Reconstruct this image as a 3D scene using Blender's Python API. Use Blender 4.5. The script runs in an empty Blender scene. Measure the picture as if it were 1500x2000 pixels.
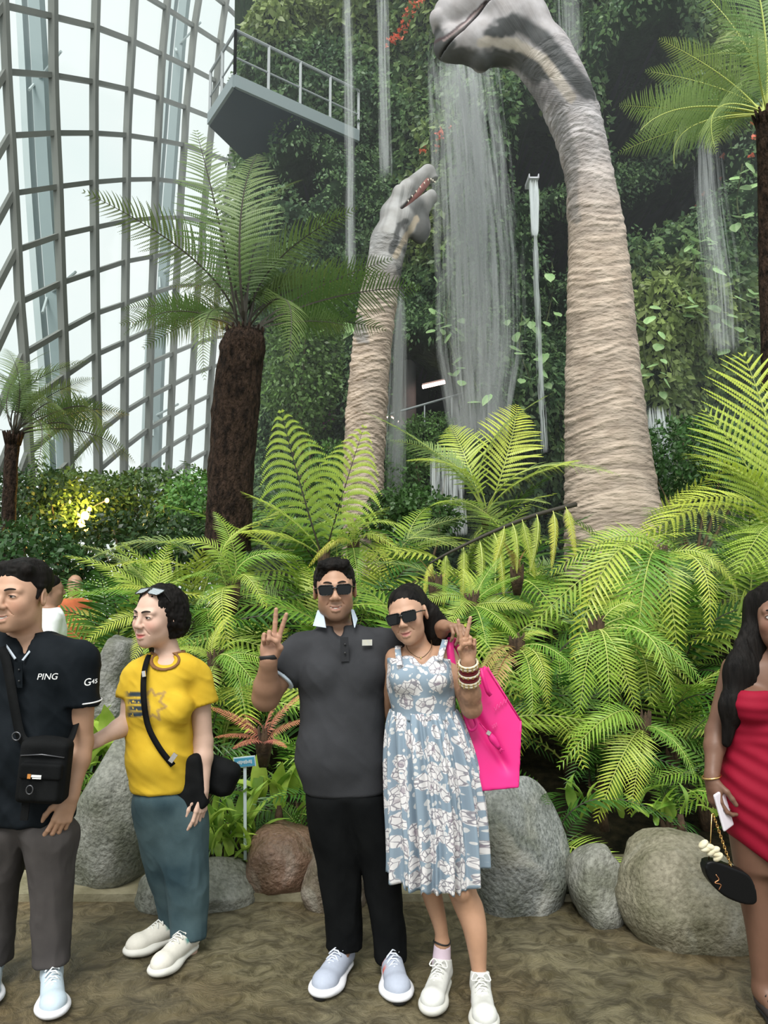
import bpy, math, random
import numpy as np
from mathutils import Vector, Matrix

random.seed(7)
RNG = np.random.default_rng(11)
SC = bpy.context.scene
COL = SC.collection

# ------------------------------------------------------------------ camera, world, sun, exposure
F_PX, CAM_H, HORIZON = 1450.0, 1.60, 1140.0
PITCH = math.atan((HORIZON - 1000.0) / F_PX)
cam_d = bpy.data.cameras.new('camera')
cam = bpy.data.objects.new('camera', cam_d)
COL.objects.link(cam)
cam.location = (0, 0, CAM_H)
cam.rotation_euler = (math.pi / 2 + PITCH, 0, 0)
cam_d.sensor_fit = 'VERTICAL'
cam_d.sensor_height = 36.0
cam_d.lens = F_PX / 2000.0 * 36.0
cam_d.clip_end = 400
SC.camera = cam

world = bpy.data.worlds.new('overcast_sky')
SC.world = world
world.use_nodes = True
_nt = world.node_tree
_nt.nodes.clear()
_o = _nt.nodes.new('ShaderNodeOutputWorld')
_b = _nt.nodes.new('ShaderNodeBackground')
_tc = _nt.nodes.new('ShaderNodeTexCoord')
_mp = _nt.nodes.new('ShaderNodeMapping')
_mp.inputs['Scale'].default_value = (1.5, 1.5, 3.0)
_nz = _nt.nodes.new('ShaderNodeTexNoise')
_nz.inputs['Scale'].default_value = 2.2
_nz.inputs['Detail'].default_value = 4
_rp = _nt.nodes.new('ShaderNodeValToRGB')
_rp.color_ramp.elements[0].position = 0.3
_rp.color_ramp.elements[0].color = (0.84, 0.93, 0.92, 1)
_rp.color_ramp.elements[1].position = 0.7
_rp.color_ramp.elements[1].color = (0.97, 1.0, 0.985, 1)
_nt.links.new(_tc.outputs['Generated'], _mp.inputs['Vector'])
_nt.links.new(_mp.outputs['Vector'], _nz.inputs['Vector'])
_nt.links.new(_nz.outputs['Fac'], _rp.inputs['Fac'])
_nt.links.new(_rp.outputs['Color'], _b.inputs['Color'])
_b.inputs['Strength'].default_value = 0.68
_nt.links.new(_b.outputs['Background'], _o.inputs['Surface'])

sun_d = bpy.data.lights.new('sun', 'SUN')
sun_d.energy = 2.3
sun_d.angle = math.radians(32)
sun_d.color = (1.0, 0.985, 0.94)
sun = bpy.data.objects.new('sun', sun_d)
COL.objects.link(sun)
sun.rotation_euler = (math.radians(34), math.radians(-10), 0)

SC.view_settings.view_transform = 'Standard'
SC.view_settings.look = 'None'
SC.view_settings.gamma = 1.0
SC.view_settings.exposure = 0.65
SC.view_settings.use_curve_mapping = False
SC.cycles.transparent_max_bounces = 16
SC.cycles.max_bounces = 6
SC.cycles.diffuse_bounces = 3
SC.cycles.transmission_bounces = 4
SC.cycles.volume_bounces = 0

_cp, _sp = math.cos(PITCH), math.sin(PITCH)
def ray(px, py):
    x = (px - 750.0) / F_PX
    u = (1000.0 - py) / F_PX
    return np.array([x, _cp - u * _sp, _sp + u * _cp])
def at(px, py, Y):
    """world point seen at photo pixel (px, py) at depth Y metres in front of the camera"""
    d = ray(px, py)
    t = Y / d[1]
    return np.array([d[0] * t, Y, CAM_H + d[2] * t])
def at_z(px, py, z):
    d = ray(px, py)
    t = (z - CAM_H) / d[2]
    return np.array([d[0] * t, d[1] * t, z])
def mpp(Y):
    return Y / F_PX                      # metres per photo pixel at depth Y

# ------------------------------------------------------------------ numpy noise
_perm = np.random.default_rng(5).random(4096)
def _hash(ix, iy, iz):
    return _perm[(ix * 73 + iy * 1231 + iz * 397 + ((ix * iy) ^ (iz * 7)) * 13) & 4095]
def vnoise(P, scale=1.0):
    """smooth value noise in 0..1; P is (N,3), scale scalar or 3-vector"""
    Q = P * np.asarray(scale, float)
    I = np.floor(Q).astype(np.int64)
    Fr = Q - I
    Fr = Fr * Fr * (3 - 2 * Fr)
    x, y, z = I[:, 0], I[:, 1], I[:, 2]
    a, b, c = Fr[:, 0], Fr[:, 1], Fr[:, 2]
    def L(p, q, t): return p + (q - p) * t
    return L(L(L(_hash(x, y, z), _hash(x+1, y, z), a), L(_hash(x, y+1, z), _hash(x+1, y+1, z), a), b),
             L(L(_hash(x, y, z+1), _hash(x+1, y, z+1), a), L(_hash(x, y+1, z+1), _hash(x+1, y+1, z+1), a), b), c)
def fbm(P, scale=1.0, octv=3):
    s, amp, tot = 0.0, 1.0, 0.0
    for i in range(octv):
        s = s + amp * vnoise(P + 17.3 * i, np.asarray(scale, float) * 2 ** i)
        tot += amp
        amp *= 0.5
    return s / tot
def smooth01(t):
    t = np.clip(t, 0, 1)
    return t * t * (3 - 2 * t)
def spline(pts, n):
    """Catmull-Rom through rows of pts, n samples"""
    P = np.asarray(pts, float)
    if len(P) == 2:
        t = np.linspace(0, 1, n)[:, None]
        return P[0] * (1 - t) + P[1] * t
    E = np.vstack([2 * P[0] - P[1], P, 2 * P[-1] - P[-2]])
    u = np.linspace(0, len(P) - 1, n)
    i = np.minimum(u.astype(int), len(P) - 2)
    t = (u - i)[:, None]
    p0, p1, p2, p3 = E[i], E[i+1], E[i+2], E[i+3]
    return 0.5 * (2*p1 + (p2-p0)*t + (2*p0-5*p1+4*p2-p3)*t*t + (3*p1-p0-3*p2+p3)*t**3)

# ------------------------------------------------------------------ materials
MATS = {}
def mat(name, c1, c2=None, rough=0.6, scale=5.0, detail=4.0, lo=0.35, hi=0.65, bump=0.0, bscale=40.0, bdist=0.01,
        spec=0.4, metal=0.0, attr=None, transl=0.0, alpha=1.0, emit=None, estr=0.0, objvar=0.0, stretch=None,
        battr=None, sheen=0.0, coat=0.0, hsv=0.0):
    if name in MATS:
        return MATS[name]
    m = bpy.data.materials.new(name)
    MATS[name] = m
    m.use_nodes = True
    nt = m.node_tree
    N, Lk = nt.nodes, nt.links
    N.clear()
    out = N.new('ShaderNodeOutputMaterial')
    bs = N.new('ShaderNodeBsdfPrincipled')
    bs.inputs['Roughness'].default_value = rough
    bs.inputs['Specular IOR Level'].default_value = spec
    bs.inputs['Metallic'].default_value = metal
    bs.inputs['Sheen Weight'].default_value = sheen
    bs.inputs['Coat Weight'].default_value = coat
    tc = N.new('ShaderNodeTexCoord')
    mp = N.new('ShaderNodeMapping')
    if stretch:
        mp.inputs['Scale'].default_value = stretch
    Lk.new(tc.outputs['Object'], mp.inputs['Vector'])
    col = None
    if c2 is not None:
        nz = N.new('ShaderNodeTexNoise')
        nz.inputs['Scale'].default_value = scale
        nz.inputs['Detail'].default_value = detail
        Lk.new(mp.outputs['Vector'], nz.inputs['Vector'])
        rp = N.new('ShaderNodeValToRGB')
        rp.color_ramp.elements[0].position = lo
        rp.color_ramp.elements[1].position = hi
        rp.color_ramp.elements[0].color = (*c1, 1)
        rp.color_ramp.elements[1].color = (*c2, 1)
        Lk.new(nz.outputs['Fac'], rp.inputs['Fac'])
        col = rp.outputs['Color']
    if attr:
        at_ = N.new('ShaderNodeAttribute')
        at_.attribute_name = attr
        if col is None:
            col = at_.outputs['Color']
        else:
            mx = N.new('ShaderNodeMix')
            mx.data_type = 'RGBA'
            mx.blend_type = 'MULTIPLY'
            mx.inputs[0].default_value = 1.0
            Lk.new(col, mx.inputs[6])
            Lk.new(at_.outputs['Color'], mx.inputs[7])
            col = mx.outputs[2]
    if objvar:
        oi = N.new('ShaderNodeObjectInfo')
        hs = N.new('ShaderNodeHueSaturation')
        if col is None:
            hs.inputs['Color'].default_value = (*c1, 1)
        else:
            Lk.new(col, hs.inputs['Color'])
        m1 = N.new('ShaderNodeMapRange')
        m1.inputs['To Min'].default_value = 1 - objvar
        m1.inputs['To Max'].default_value = 1 + objvar
        Lk.new(oi.outputs['Random'], m1.inputs['Value'])
        Lk.new(m1.outputs['Result'], hs.inputs['Value'])
        m2 = N.new('ShaderNodeMapRange')
        m2.inputs['To Min'].default_value = 0.5 + hsv
        m2.inputs['To Max'].default_value = 0.5 - hsv
        Lk.new(oi.outputs['Random'], m2.inputs['Value'])
        Lk.new(m2.outputs['Result'], hs.inputs['Hue'])
        col = hs.outputs['Color']
    if col is None:
        bs.inputs['Base Color'].default_value = (*c1, 1)
    else:
        Lk.new(col, bs.inputs['Base Color'])
    if bump:
        n2 = N.new('ShaderNodeTexNoise')
        n2.inputs['Scale'].default_value = bscale
        n2.inputs['Detail'].default_value = 5
        if battr:
            a2 = N.new('ShaderNodeAttribute')
            a2.attribute_name = battr
            Lk.new(a2.outputs['Vector'], n2.inputs['Vector'])
        else:
            Lk.new(mp.outputs['Vector'], n2.inputs['Vector'])
        bp = N.new('ShaderNodeBump')
        bp.inputs['Strength'].default_value = bump
        bp.inputs['Distance'].default_value = bdist
        Lk.new(n2.outputs['Fac'], bp.inputs['Height'])
        Lk.new(bp.outputs['Normal'], bs.inputs['Normal'])
    if emit:
        bs.inputs['Emission Color'].default_value = (*emit, 1)
        bs.inputs['Emission Strength'].default_value = estr
    sh = bs.outputs['BSDF']
    if transl:
        tr = N.new('ShaderNodeBsdfTranslucent')
        if col is None:
            tr.inputs['Color'].default_value = (*c1, 1)
        else:
            Lk.new(col, tr.inputs['Color'])
        ms = N.new('ShaderNodeMixShader')
        ms.inputs['Fac'].default_value = transl
        Lk.new(sh, ms.inputs[1])
        Lk.new(tr.outputs['BSDF'], ms.inputs[2])
        sh = ms.outputs['Shader']
    if alpha < 1:
        tp = N.new('ShaderNodeBsdfTransparent')
        ms = N.new('ShaderNodeMixShader')
        ms.inputs['Fac'].default_value = alpha
        Lk.new(tp.outputs['BSDF'], ms.inputs[1])
        Lk.new(sh, ms.inputs[2])
        sh = ms.outputs['Shader']
    Lk.new(sh, out.inputs['Surface'])
    return m

# ------------------------------------------------------------------ objects
def tag(o, label=None, cat=None, group=None, kind=None):
    if label: o['label'] = label
    if cat: o['category'] = cat
    if group: o['group'] = group
    if kind: o['kind'] = kind
    return o
def empty(name, loc=(0, 0, 0)):
    o = bpy.data.objects.new(name, None)
    COL.objects.link(o)
    o.empty_display_size = 0.1
    o.location = loc
    return o
def mesh_data(name, V, Fc, smooth=True, mats=(), midx=None, colors=None, attrs=None):
    V = np.asarray(V, np.float32)
    me = bpy.data.meshes.new(name)
    if isinstance(Fc, np.ndarray) and Fc.ndim == 2:
        n, k = Fc.shape
        me.vertices.add(len(V))
        me.vertices.foreach_set('co', V.ravel())
        me.loops.add(n * k)
        me.loops.foreach_set('vertex_index', Fc.astype(np.int32).ravel())
        me.polygons.add(n)
        me.polygons.foreach_set('loop_start', np.arange(0, n * k, k, dtype=np.int32))
        me.update(calc_edges=True)
    else:
        me.from_pydata([tuple(map(float, v)) for v in V], [], [tuple(map(int, f)) for f in Fc])
    for m in mats:
        me.materials.append(m)
    if midx is not None:
        me.polygons.foreach_set('material_index', np.asarray(midx, np.int32))
    if smooth:
        me.polygons.foreach_set('use_smooth', np.ones(len(me.polygons), bool))
    if colors is not None:
        a = me.color_attributes.new('Col', 'FLOAT_COLOR', 'POINT')
        c = np.ones((len(V), 4), np.float32)
        c[:, :3] = colors
        a.data.foreach_set('color', c.ravel())
    for an, av in (attrs or {}).items():
        a = me.attributes.new(an, 'FLOAT_VECTOR', 'POINT')
        a.data.foreach_set('vector', np.asarray(av, np.float32).ravel())
    me.update()
    return me
def obj(name, me, parent=None, loc=None):
    """link mesh data (in world coordinates, or local when parent given) as one object"""
    o = bpy.data.objects.new(name, me)
    COL.objects.link(o)
    if parent is not None:
        o.parent = parent
    if loc is not None:
        o.location = loc
    return o
class MB:
    """collects quads and tris for one mesh"""
    def __init__(s): s.v, s.f, s.m = [], [], []
    def add(s, V, F, m=0):
        b = sum(len(x) for x in s.v)
        s.v.append(np.asarray(V, float).reshape(-1, 3))
        s.f += [tuple(int(i) + b for i in f) for f in F]
        s.m += [m] * len(F)
        return s
    def box(s, c, h, R=None, m=0):
        q = np.array([[x, y, z] for x in (-1, 1) for y in (-1, 1) for z in (-1, 1)], float) * np.asarray(h)
        if R is not None: q = q @ np.asarray(R).T
        return s.add(q + np.asarray(c), [(0,1,3,2),(4,6,7,5),(0,4,5,1),(2,3,7,6),(0,2,6,4),(1,5,7,3)], m)
    def beam(s, a, b, w, h, up=(0, 0, 1), m=0):
        a, b = np.asarray(a, float), np.asarray(b, float)
        d = b - a
        L = np.linalg.norm(d)
        d = d / L
        u = np.asarray(up, float)
        x = np.cross(d, u)
        x /= np.linalg.norm(x) + 1e-9
        y = np.cross(x, d)
        return s.box((a + b) / 2, (w / 2, h / 2, L / 2), np.stack([x, y, d], 1), m)
    def tube(s, pts, r, n=8, m=0, closed=False, cap=True, flat=None):
        P = np.asarray(pts, float)
        r = np.broadcast_to(np.asarray(r, float), (len(P),))
        T = np.gradient(P, axis=0)
        T /= np.linalg.norm(T, axis=1)[:, None] + 1e-12
        u = np.array([0, 0, 1.0]) if abs(T[0][2]) < 0.9 else np.array([1.0, 0, 0])
        V = []
        x = np.cross(T[0], u); x /= np.linalg.norm(x)
        for i in range(len(P)):
            x = x - T[i] * np.dot(x, T[i]); x /= np.linalg.norm(x) + 1e-12
            y = np.cross(T[i], x)
            a = np.linspace(0, 2 * math.pi, n, endpoint=False)
            fx, fy = (1, 1) if flat is None else flat
            V.append(P[i] + r[i] * (np.cos(a)[:, None] * x * fx + np.sin(a)[:, None] * y * fy))
        V = np.vstack(V)
        Fc = []
        k = len(P)
        for i in range(k if closed else k - 1):
            j = (i + 1) % k
            for q in range(n):
                Fc.append((i*n+q, i*n+(q+1) % n, j*n+(q+1) % n, j*n+q))
        if cap and not closed:
            Fc.append(tuple(range(n))[::-1])
            Fc.append(tuple((k-1)*n + q for q in range(n)))
        return s.add(V, Fc, m)
    def build(s, name, mats, parent=None, smooth=False, loc=None):
        if not isinstance(mats, (list, tuple)): mats = [mats]
        V = np.vstack(s.v)
        if loc is not None: V = V - np.asarray(loc)
        me = mesh_data(name, V, s.f, smooth, mats, s.m)
        return obj(name, me, parent, loc)
def copy_obj(o, parent=None):
    c = o.copy()
    COL.objects.link(c)
    c.parent = parent
    return c

# ------------------------------------------------------------------ signed-distance modelling
class SDF:
    def __init__(s):
        s.p = []
        s.M, s.o, s.sc = np.eye(3), np.zeros(3), 1.0
    def frame(s, o=(0, 0, 0), M=None, sc=1.0):
        s.o, s.M, s.sc = np.asarray(o, float), np.eye(3) if M is None else np.asarray(M, float), sc
        return s
    def T(s, p): return s.o + s.M @ (np.asarray(p, float) * s.sc)
    def cone(s, a, b, r1, r2=None, k=0.02, op='u', n=None, f=1.0):
        r2 = r1 if r2 is None else r2
        a, b, r1, r2, k = s.T(a), s.T(b), r1 * s.sc, r2 * s.sc, k * s.sc
        if n is not None:
            n = s.M @ np.asarray(n, float); n /= np.linalg.norm(n)
        ba = b - a
        L2 = max(np.dot(ba, ba), 1e-12)
        def fn(P):
            q = P - a
            t = np.clip(q @ ba / L2, 0, 1)
            q = q - t[:, None] * ba
            if n is not None:
                qn = q @ n
                q = q + n * (qn * (1 / f - 1))[:, None]
            return (np.sqrt((q * q).sum(1)) - (r1 + (r2 - r1) * t)) * (1.0 if n is None else min(1.0, f))
        R = max(r1, r2) * max(1.0, f)
        s.p.append((fn, np.minimum(a, b) - R, np.maximum(a, b) + R, k, op))
        return s
    def chain(s, pts, rs, k=0.01, op='u', n=None, f=1.0):
        rs = np.broadcast_to(np.asarray(rs, float), (len(pts),))
        for i in range(len(pts) - 1):
            s.cone(pts[i], pts[i+1], rs[i], rs[i+1], k, op, n, f)
        return s
    def ell(s, c, r, R=None, k=0.02, op='u'):
        c, r, k = s.T(c), np.asarray(r, float) * s.sc, k * s.sc
        A = s.M if R is None else s.M @ np.asarray(R, float)
        def fn(P):
            q = (P - c) @ A
            k0 = np.sqrt(((q / r) ** 2).sum(1))
            k1 = np.sqrt(((q / (r * r)) ** 2).sum(1)) + 1e-9
            return k0 * (k0 - 1.0) / k1
        e = np.abs(A) @ r
        s.p.append((fn, c - e, c + e, k, op))
        return s
    def box(s, c, h, R=None, r=0.01, k=0.02, op='u'):
        c, h, k, r = s.T(c), np.asarray(h, float) * s.sc, k * s.sc, r * s.sc
        A = s.M if R is None else s.M @ np.asarray(R, float)
        def fn(P):
            q = np.abs((P - c) @ A) - (h - r)
            return np.sqrt((np.maximum(q, 0) ** 2).sum(1)) + np.minimum(q.max(1), 0) - r
        e = np.abs(A) @ h
        s.p.append((fn, c - e, c + e, k, op))
        return s
    def plate(s, c, hx, hz, r, hy, R=None, k=0.001, op='u', trap=0.0):
        """rounded rectangle in x-z with thickness hy, optionally narrower at the bottom"""
        c, k = s.T(c), k * s.sc
        A = s.M if R is None else s.M @ np.asarray(R, float)
        sc = s.sc
        def fn(P):
            q = ((P - c) @ A) / sc
            x = np.abs(q[:, 0] * (1 + trap * np.clip(-q[:, 2] / hz, -1, 1))) - (hx - r); z = np.abs(q[:, 2]) - (hz - r)
            d = np.hypot(np.maximum(x, 0), np.maximum(z, 0)) + np.minimum(np.maximum(x, z), 0) - r
            return np.maximum(d, np.abs(q[:, 1]) - hy) * sc
        e = np.abs(A) @ (np.array([hx * (1 + abs(trap)), hy, hz]) * sc)
        s.p.append((fn, c - e, c + e, k, op))
        return s
    def loft(s, secs, k=0.02, op='u', ex=2.3, cap=0.0, disp=None, rot=0.0):
        """secs rows: (z, cx, cy, a, b) in frame coordinates, z rising; elliptical sections; disp(theta, z, P)"""
        S = np.asarray(secs, float)
        S = spline(S, max(40, 12 * len(S))) if len(S) > 2 else S
        S = S[np.argsort(S[:, 0])]
        o, Mx, sc = s.o.copy(), s.M.copy(), s.sc
        cr, sr = math.cos(rot), math.sin(rot)
        def fn(P):
            q = ((P - o) @ Mx) / sc
            z = q[:, 2]
            g = lambda i: np.interp(z, S[:, 0], S[:, i])
            x, y = q[:, 0] - g(1), q[:, 1] - g(2)
            if rot: x, y = x * cr + y * sr, -x * sr + y * cr
            a, b = g(3), g(4)
            e = (np.abs(x / a) ** ex + np.abs(y / b) ** ex) ** (1 / ex)
            d = (e - 1) * np.minimum(a, b)
            if disp is not None:
                d = d - disp(np.arctan2(y / b, x / a), z, q)
            dz = np.maximum(S[0, 0] - z, z - S[-1, 0])
            if cap:
                dd = np.maximum(d + cap, 0); zz = np.maximum(dz + cap, 0)
                d = np.where((d > -cap) & (dz > -cap), np.sqrt(dd * dd + zz * zz) - cap, np.maximum(d, dz))
            else:
                d = np.maximum(d, dz)
            return d * sc
        R = max(S[:, 3].max(), S[:, 4].max()) * 1.25
        lo = np.array([S[:, 1].min() - R, S[:, 2].min() - R, S[0, 0]])
        hi = np.array([S[:, 1].max() + R, S[:, 2].max() + R, S[-1, 0]])
        cs = np.array([s.T([(lo, hi)[i & 1][0], (lo, hi)[i >> 1 & 1][1], (lo, hi)[i >> 2][2]]) for i in range(8)])
        s.p.append((fn, cs.min(0), cs.max(0), k * sc, op))
        return s
    def half(s, p, nrm, k=0.002, op='s'):
        """cut away everything on the side the normal points to"""
        p, nrm = s.T(p), s.M @ np.asarray(nrm, float)
        nrm = nrm / np.linalg.norm(nrm)
        s.p.append((lambda P: (p - P) @ nrm, np.full(3, -1e3), np.full(3, 1e3), k * s.sc, op))
        return s
    def func(s, fn, lo, hi, k=0.005, op='u'):
        s.p.append((fn, np.asarray(lo, float), np.asarray(hi, float), k, op))
        return s
    def nest(s, other, k=0.02, op='u'):
        lo, hi = other.bounds()
        s.p.append((lambda P: other(P, 0.3), lo, hi, k, op))
        return s
    def bounds(s):
        u = [q for q in s.p if q[4] == 'u']
        return np.min([q[1] for q in u], 0), np.max([q[2] for q in u], 0)
    def __call__(s, P, margin=0.02):
        d = np.full(len(P), 10.0)
        for fn, lo, hi, k, op in s.p:
            e = k + margin
            I = np.nonzero(((P > lo - e) & (P < hi + e)).all(1))[0]
            if len(I) == 0: continue
            if len(I) == len(P): I = slice(None)
            v = fn(P[I])
            d0 = d[I]
            if op == 'u':
                h = np.clip(0.5 + 0.5 * (d0 - v) / k, 0, 1)
                d[I] = d0 + (v - d0) * h - k * h * (1 - h)
            elif op == 's':
                h = np.clip(0.5 - 0.5 * (d0 + v) / k, 0, 1)
                d[I] = d0 + (-v - d0) * h + k * h * (1 - h)
            elif op == 'i':
                d[I] = np.maximum(d0, v)
        return d
    def mesh(s, h, lo=None, hi=None):
        bl, bh = s.bounds()
        lo = bl - 3 * h if lo is None else np.asarray(lo, float)
        hi = bh + 3 * h if hi is None else np.asarray(hi, float)
        B = 8
        nb = np.ceil((hi - lo) / h / B).astype(int)
        n = nb * B
        g = np.stack(np.meshgrid(*[np.arange(c) for c in nb], indexing='ij'), -1).reshape(-1, 3)
        cen = lo + (g * B + (B - 1) / 2) * h
        dc = s(cen, h * B * 1.5)
        act = np.abs(dc) < h * B * 0.87 * 1.7 + 2 * h
        vol = np.ones(n, np.float32)
        neg = g[(~act) & (dc < 0)]
        for b in neg: vol[b[0]*B:b[0]*B+B, b[1]*B:b[1]*B+B, b[2]*B:b[2]*B+B] = -1
        loc = np.stack(np.meshgrid(*[np.arange(B)] * 3, indexing='ij'), -1).reshape(-1, 3)
        A = g[act]
        for i in range(0, len(A), 2500):
            G = A[i:i+2500]
            idx = (G[:, None, :] * B + loc[None])
            pts = lo + idx * h
            bl_, bh_ = lo + G * B * h, lo + (G * B + B - 1) * h
            d = np.full(idx.shape[:2], 10.0)
            for fn, plo, phi, k, op in s.p:
                e = k + 0.02
                I = np.nonzero(((bh_ > plo - e) & (bl_ < phi + e)).all(1))[0]
                if len(I) == 0: continue
                v = fn(pts[I].reshape(-1, 3)).reshape(len(I), -1)
                d0 = d[I]
                if op == 'u':
                    hh = np.clip(0.5 + 0.5 * (d0 - v) / k, 0, 1)
                    d[I] = d0 + (v - d0) * hh - k * hh * (1 - hh)
                elif op == 's':
                    hh = np.clip(0.5 - 0.5 * (d0 + v) / k, 0, 1)
                    d[I] = d0 + (-v - d0) * hh + k * hh * (1 - hh)
                else:
                    d[I] = np.maximum(d0, v)
            idx = idx.reshape(-1, 3)
            vol[idx[:, 0], idx[:, 1], idx[:, 2]] = d.ravel()
        return surface_nets(vol, lo, h)

def surface_nets(vol, lo, h):
    s = vol < 0
    c = np.zeros(np.array(vol.shape) - 1, np.int8)
    for dx in (0, 1):
        for dy in (0, 1):
            for dz in (0, 1):
                c += s[dx:dx+c.shape[0], dy:dy+c.shape[1], dz:dz+c.shape[2]]
    cells = np.argwhere((c > 0) & (c < 8))
    if len(cells) == 0:
        return np.zeros((0, 3)), np.zeros((0, 4), int)
    corner = np.array([[x, y, z] for x in (0, 1) for y in (0, 1) for z in (0, 1)])
    vals = np.stack([vol[tuple((cells + q).T)] for q in corner], 1).astype(np.float64)
    acc = np.zeros((len(cells), 3)); cnt = np.zeros(len(cells))
    for i in range(8):
        for j in range(i + 1, 8):
            if np.abs(corner[i] - corner[j]).sum() != 1: continue
            a, b = vals[:, i], vals[:, j]
            m = (a < 0) != (b < 0)
            t = np.where(m, a / np.where(m, a - b, 1), 0)
            acc += np.where(m[:, None], corner[i] + t[:, None] * (corner[j] - corner[i]), 0)
            cnt += m
    V = lo + (cells + acc / cnt[:, None]) * h
    idx = np.full(c.shape, -1, np.int32)
    idx[tuple(cells.T)] = np.arange(len(cells))
    Q = []
    for ax in range(3):
        o1, o2 = (ax + 1) % 3, (ax + 2) % 3
        sl0 = [slice(None)] * 3; sl1 = [slice(None)] * 3
        sl0[ax] = slice(0, -1); sl1[ax] = slice(1, None)
        e = s[tuple(sl0)] != s[tuple(sl1)]
        E = np.argwhere(e)
        E = E[(E[:, o1] > 0) & (E[:, o2] > 0) & (E[:, o1] < c.shape[o1]) & (E[:, o2] < c.shape[o2])]
        if len(E) == 0: continue
        flip = s[tuple(E.T)]
        q = []
        for d1, d2 in ((1, 1), (0, 1), (0, 0), (1, 0)):
            w = E.copy(); w[:, o1] -= d1; w[:, o2] -= d2
            q.append(idx[tuple(w.T)])
        q = np.stack(q, 1)
        q[~flip] = q[~flip][:, ::-1]
        Q.append(q[(q >= 0).all(1)])
    return V, np.vstack(Q)
def normals_of(V, Q):
    n = np.zeros_like(V)
    fn = np.cross(V[Q[:, 2]] - V[Q[:, 0]], V[Q[:, 3]] - V[Q[:, 1]])
    for i in range(4): np.add.at(n, Q[:, i], fn)
    return n / (np.linalg.norm(n, axis=1)[:, None] + 1e-12)
def rotm(ax, deg):
    return np.array(Matrix.Rotation(math.radians(deg), 3, ax))
# ------------------------------------------------------------------ floor, kerb, planting mound
def floor_mat():
    m = mat('stamped_path', (0.115, 0.098, 0.05), (0.27, 0.235, 0.14), rough=0.42, scale=1.6, detail=6, lo=0.3, hi=0.72, bump=1.0, bscale=9, bdist=0.035, spec=0.5)
    nt = m.node_tree; N, Lk = nt.nodes, nt.links
    bs = next(n for n in N if n.type == 'BSDF_PRINCIPLED'); rp = next(n for n in N if n.type == 'VALTORGB')
    bp = next(n for n in N if n.type == 'BUMP'); nz = bp.inputs['Height'].links[0].from_node
    tc = next(n for n in N if n.type == 'TEX_COORD')
    nz.inputs['Scale'].default_value = 9.5; nz.inputs['Detail'].default_value = 9; nz.inputs['Distortion'].default_value = 1.1; nz.inputs['Roughness'].default_value = 0.68
    # flaked relief: the colour is darker in its creases and ochre in patches
    r2 = N.new('ShaderNodeValToRGB')
    r2.color_ramp.elements[0].position = 0.40; r2.color_ramp.elements[0].color = (0.30, 0.28, 0.22, 1)
    r2.color_ramp.elements[1].position = 0.60; r2.color_ramp.elements[1].color = (1.0, 1.0, 1.0, 1)
    Lk.new(nz.outputs['Fac'], r2.inputs['Fac'])
    ml = N.new('ShaderNodeMix'); ml.data_type = 'RGBA'; ml.blend_type = 'MULTIPLY'; ml.inputs[0].default_value = 0.9
    Lk.new(rp.outputs['Color'], ml.inputs[6]); Lk.new(r2.outputs['Color'], ml.inputs[7])
    pz = N.new('ShaderNodeTexNoise'); pz.inputs['Scale'].default_value = 0.9; pz.inputs['Detail'].default_value = 5
    Lk.new(tc.outputs['Object'], pz.inputs['Vector'])
    r3 = N.new('ShaderNodeValToRGB')
    r3.color_ramp.elements[0].position = 0.45; r3.color_ramp.elements[0].color = (1, 1, 1, 1)
    r3.color_ramp.elements[1].position = 0.75; r3.color_ramp.elements[1].color = (1.0, 0.72, 0.5, 1)
    Lk.new(pz.outputs['Fac'], r3.inputs['Fac'])
    m2 = N.new('ShaderNodeMix'); m2.data_type = 'RGBA'; m2.blend_type = 'MULTIPLY'; m2.inputs[0].default_value = 0.8
    Lk.new(ml.outputs[2], m2.inputs[6]); Lk.new(r3.outputs['Color'], m2.inputs[7])
    Lk.new(m2.outputs[2], bs.inputs['Base Color'])
    return m
M_floor = floor_mat()
n = 60
gx, gy = np.meshgrid(np.linspace(-14, 10, n), np.linspace(-5, 30, n), indexing='ij')
V = np.stack([gx, gy, gx * 0], -1).reshape(-1, 3)
ii = np.arange(n * n).reshape(n, n)
Q = np.stack([ii[:-1, :-1], ii[1:, :-1], ii[1:, 1:], ii[:-1, 1:]], -1).reshape(-1, 4)
tag(obj('floor', mesh_data('floor', V, Q, True, [M_floor])), 'olive brown stamped concrete path with a flaked slate texture', None, kind='structure')

M_kerb = mat('kerb_concrete', (0.16, 0.145, 0.085), (0.30, 0.27, 0.18), rough=0.5, scale=6, detail=7, bump=0.5, bscale=18, bdist=0.02)
kb = MB()
xs = np.linspace(-3.4, 5.0, 30)
for a, b in zip(xs[:-1], xs[1:]):
    kb.box(((a + b) / 2, 4.22, 0.012), ((b - a) / 2, 0.27, 0.022))
kb.box((0.8, 3.935, 0.012), (4.2, 0.012, 0.026))
tag(kb.build('trim_1', M_kerb), 'low concrete edging strip along the foot of the boulders', None, kind='structure')

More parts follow.
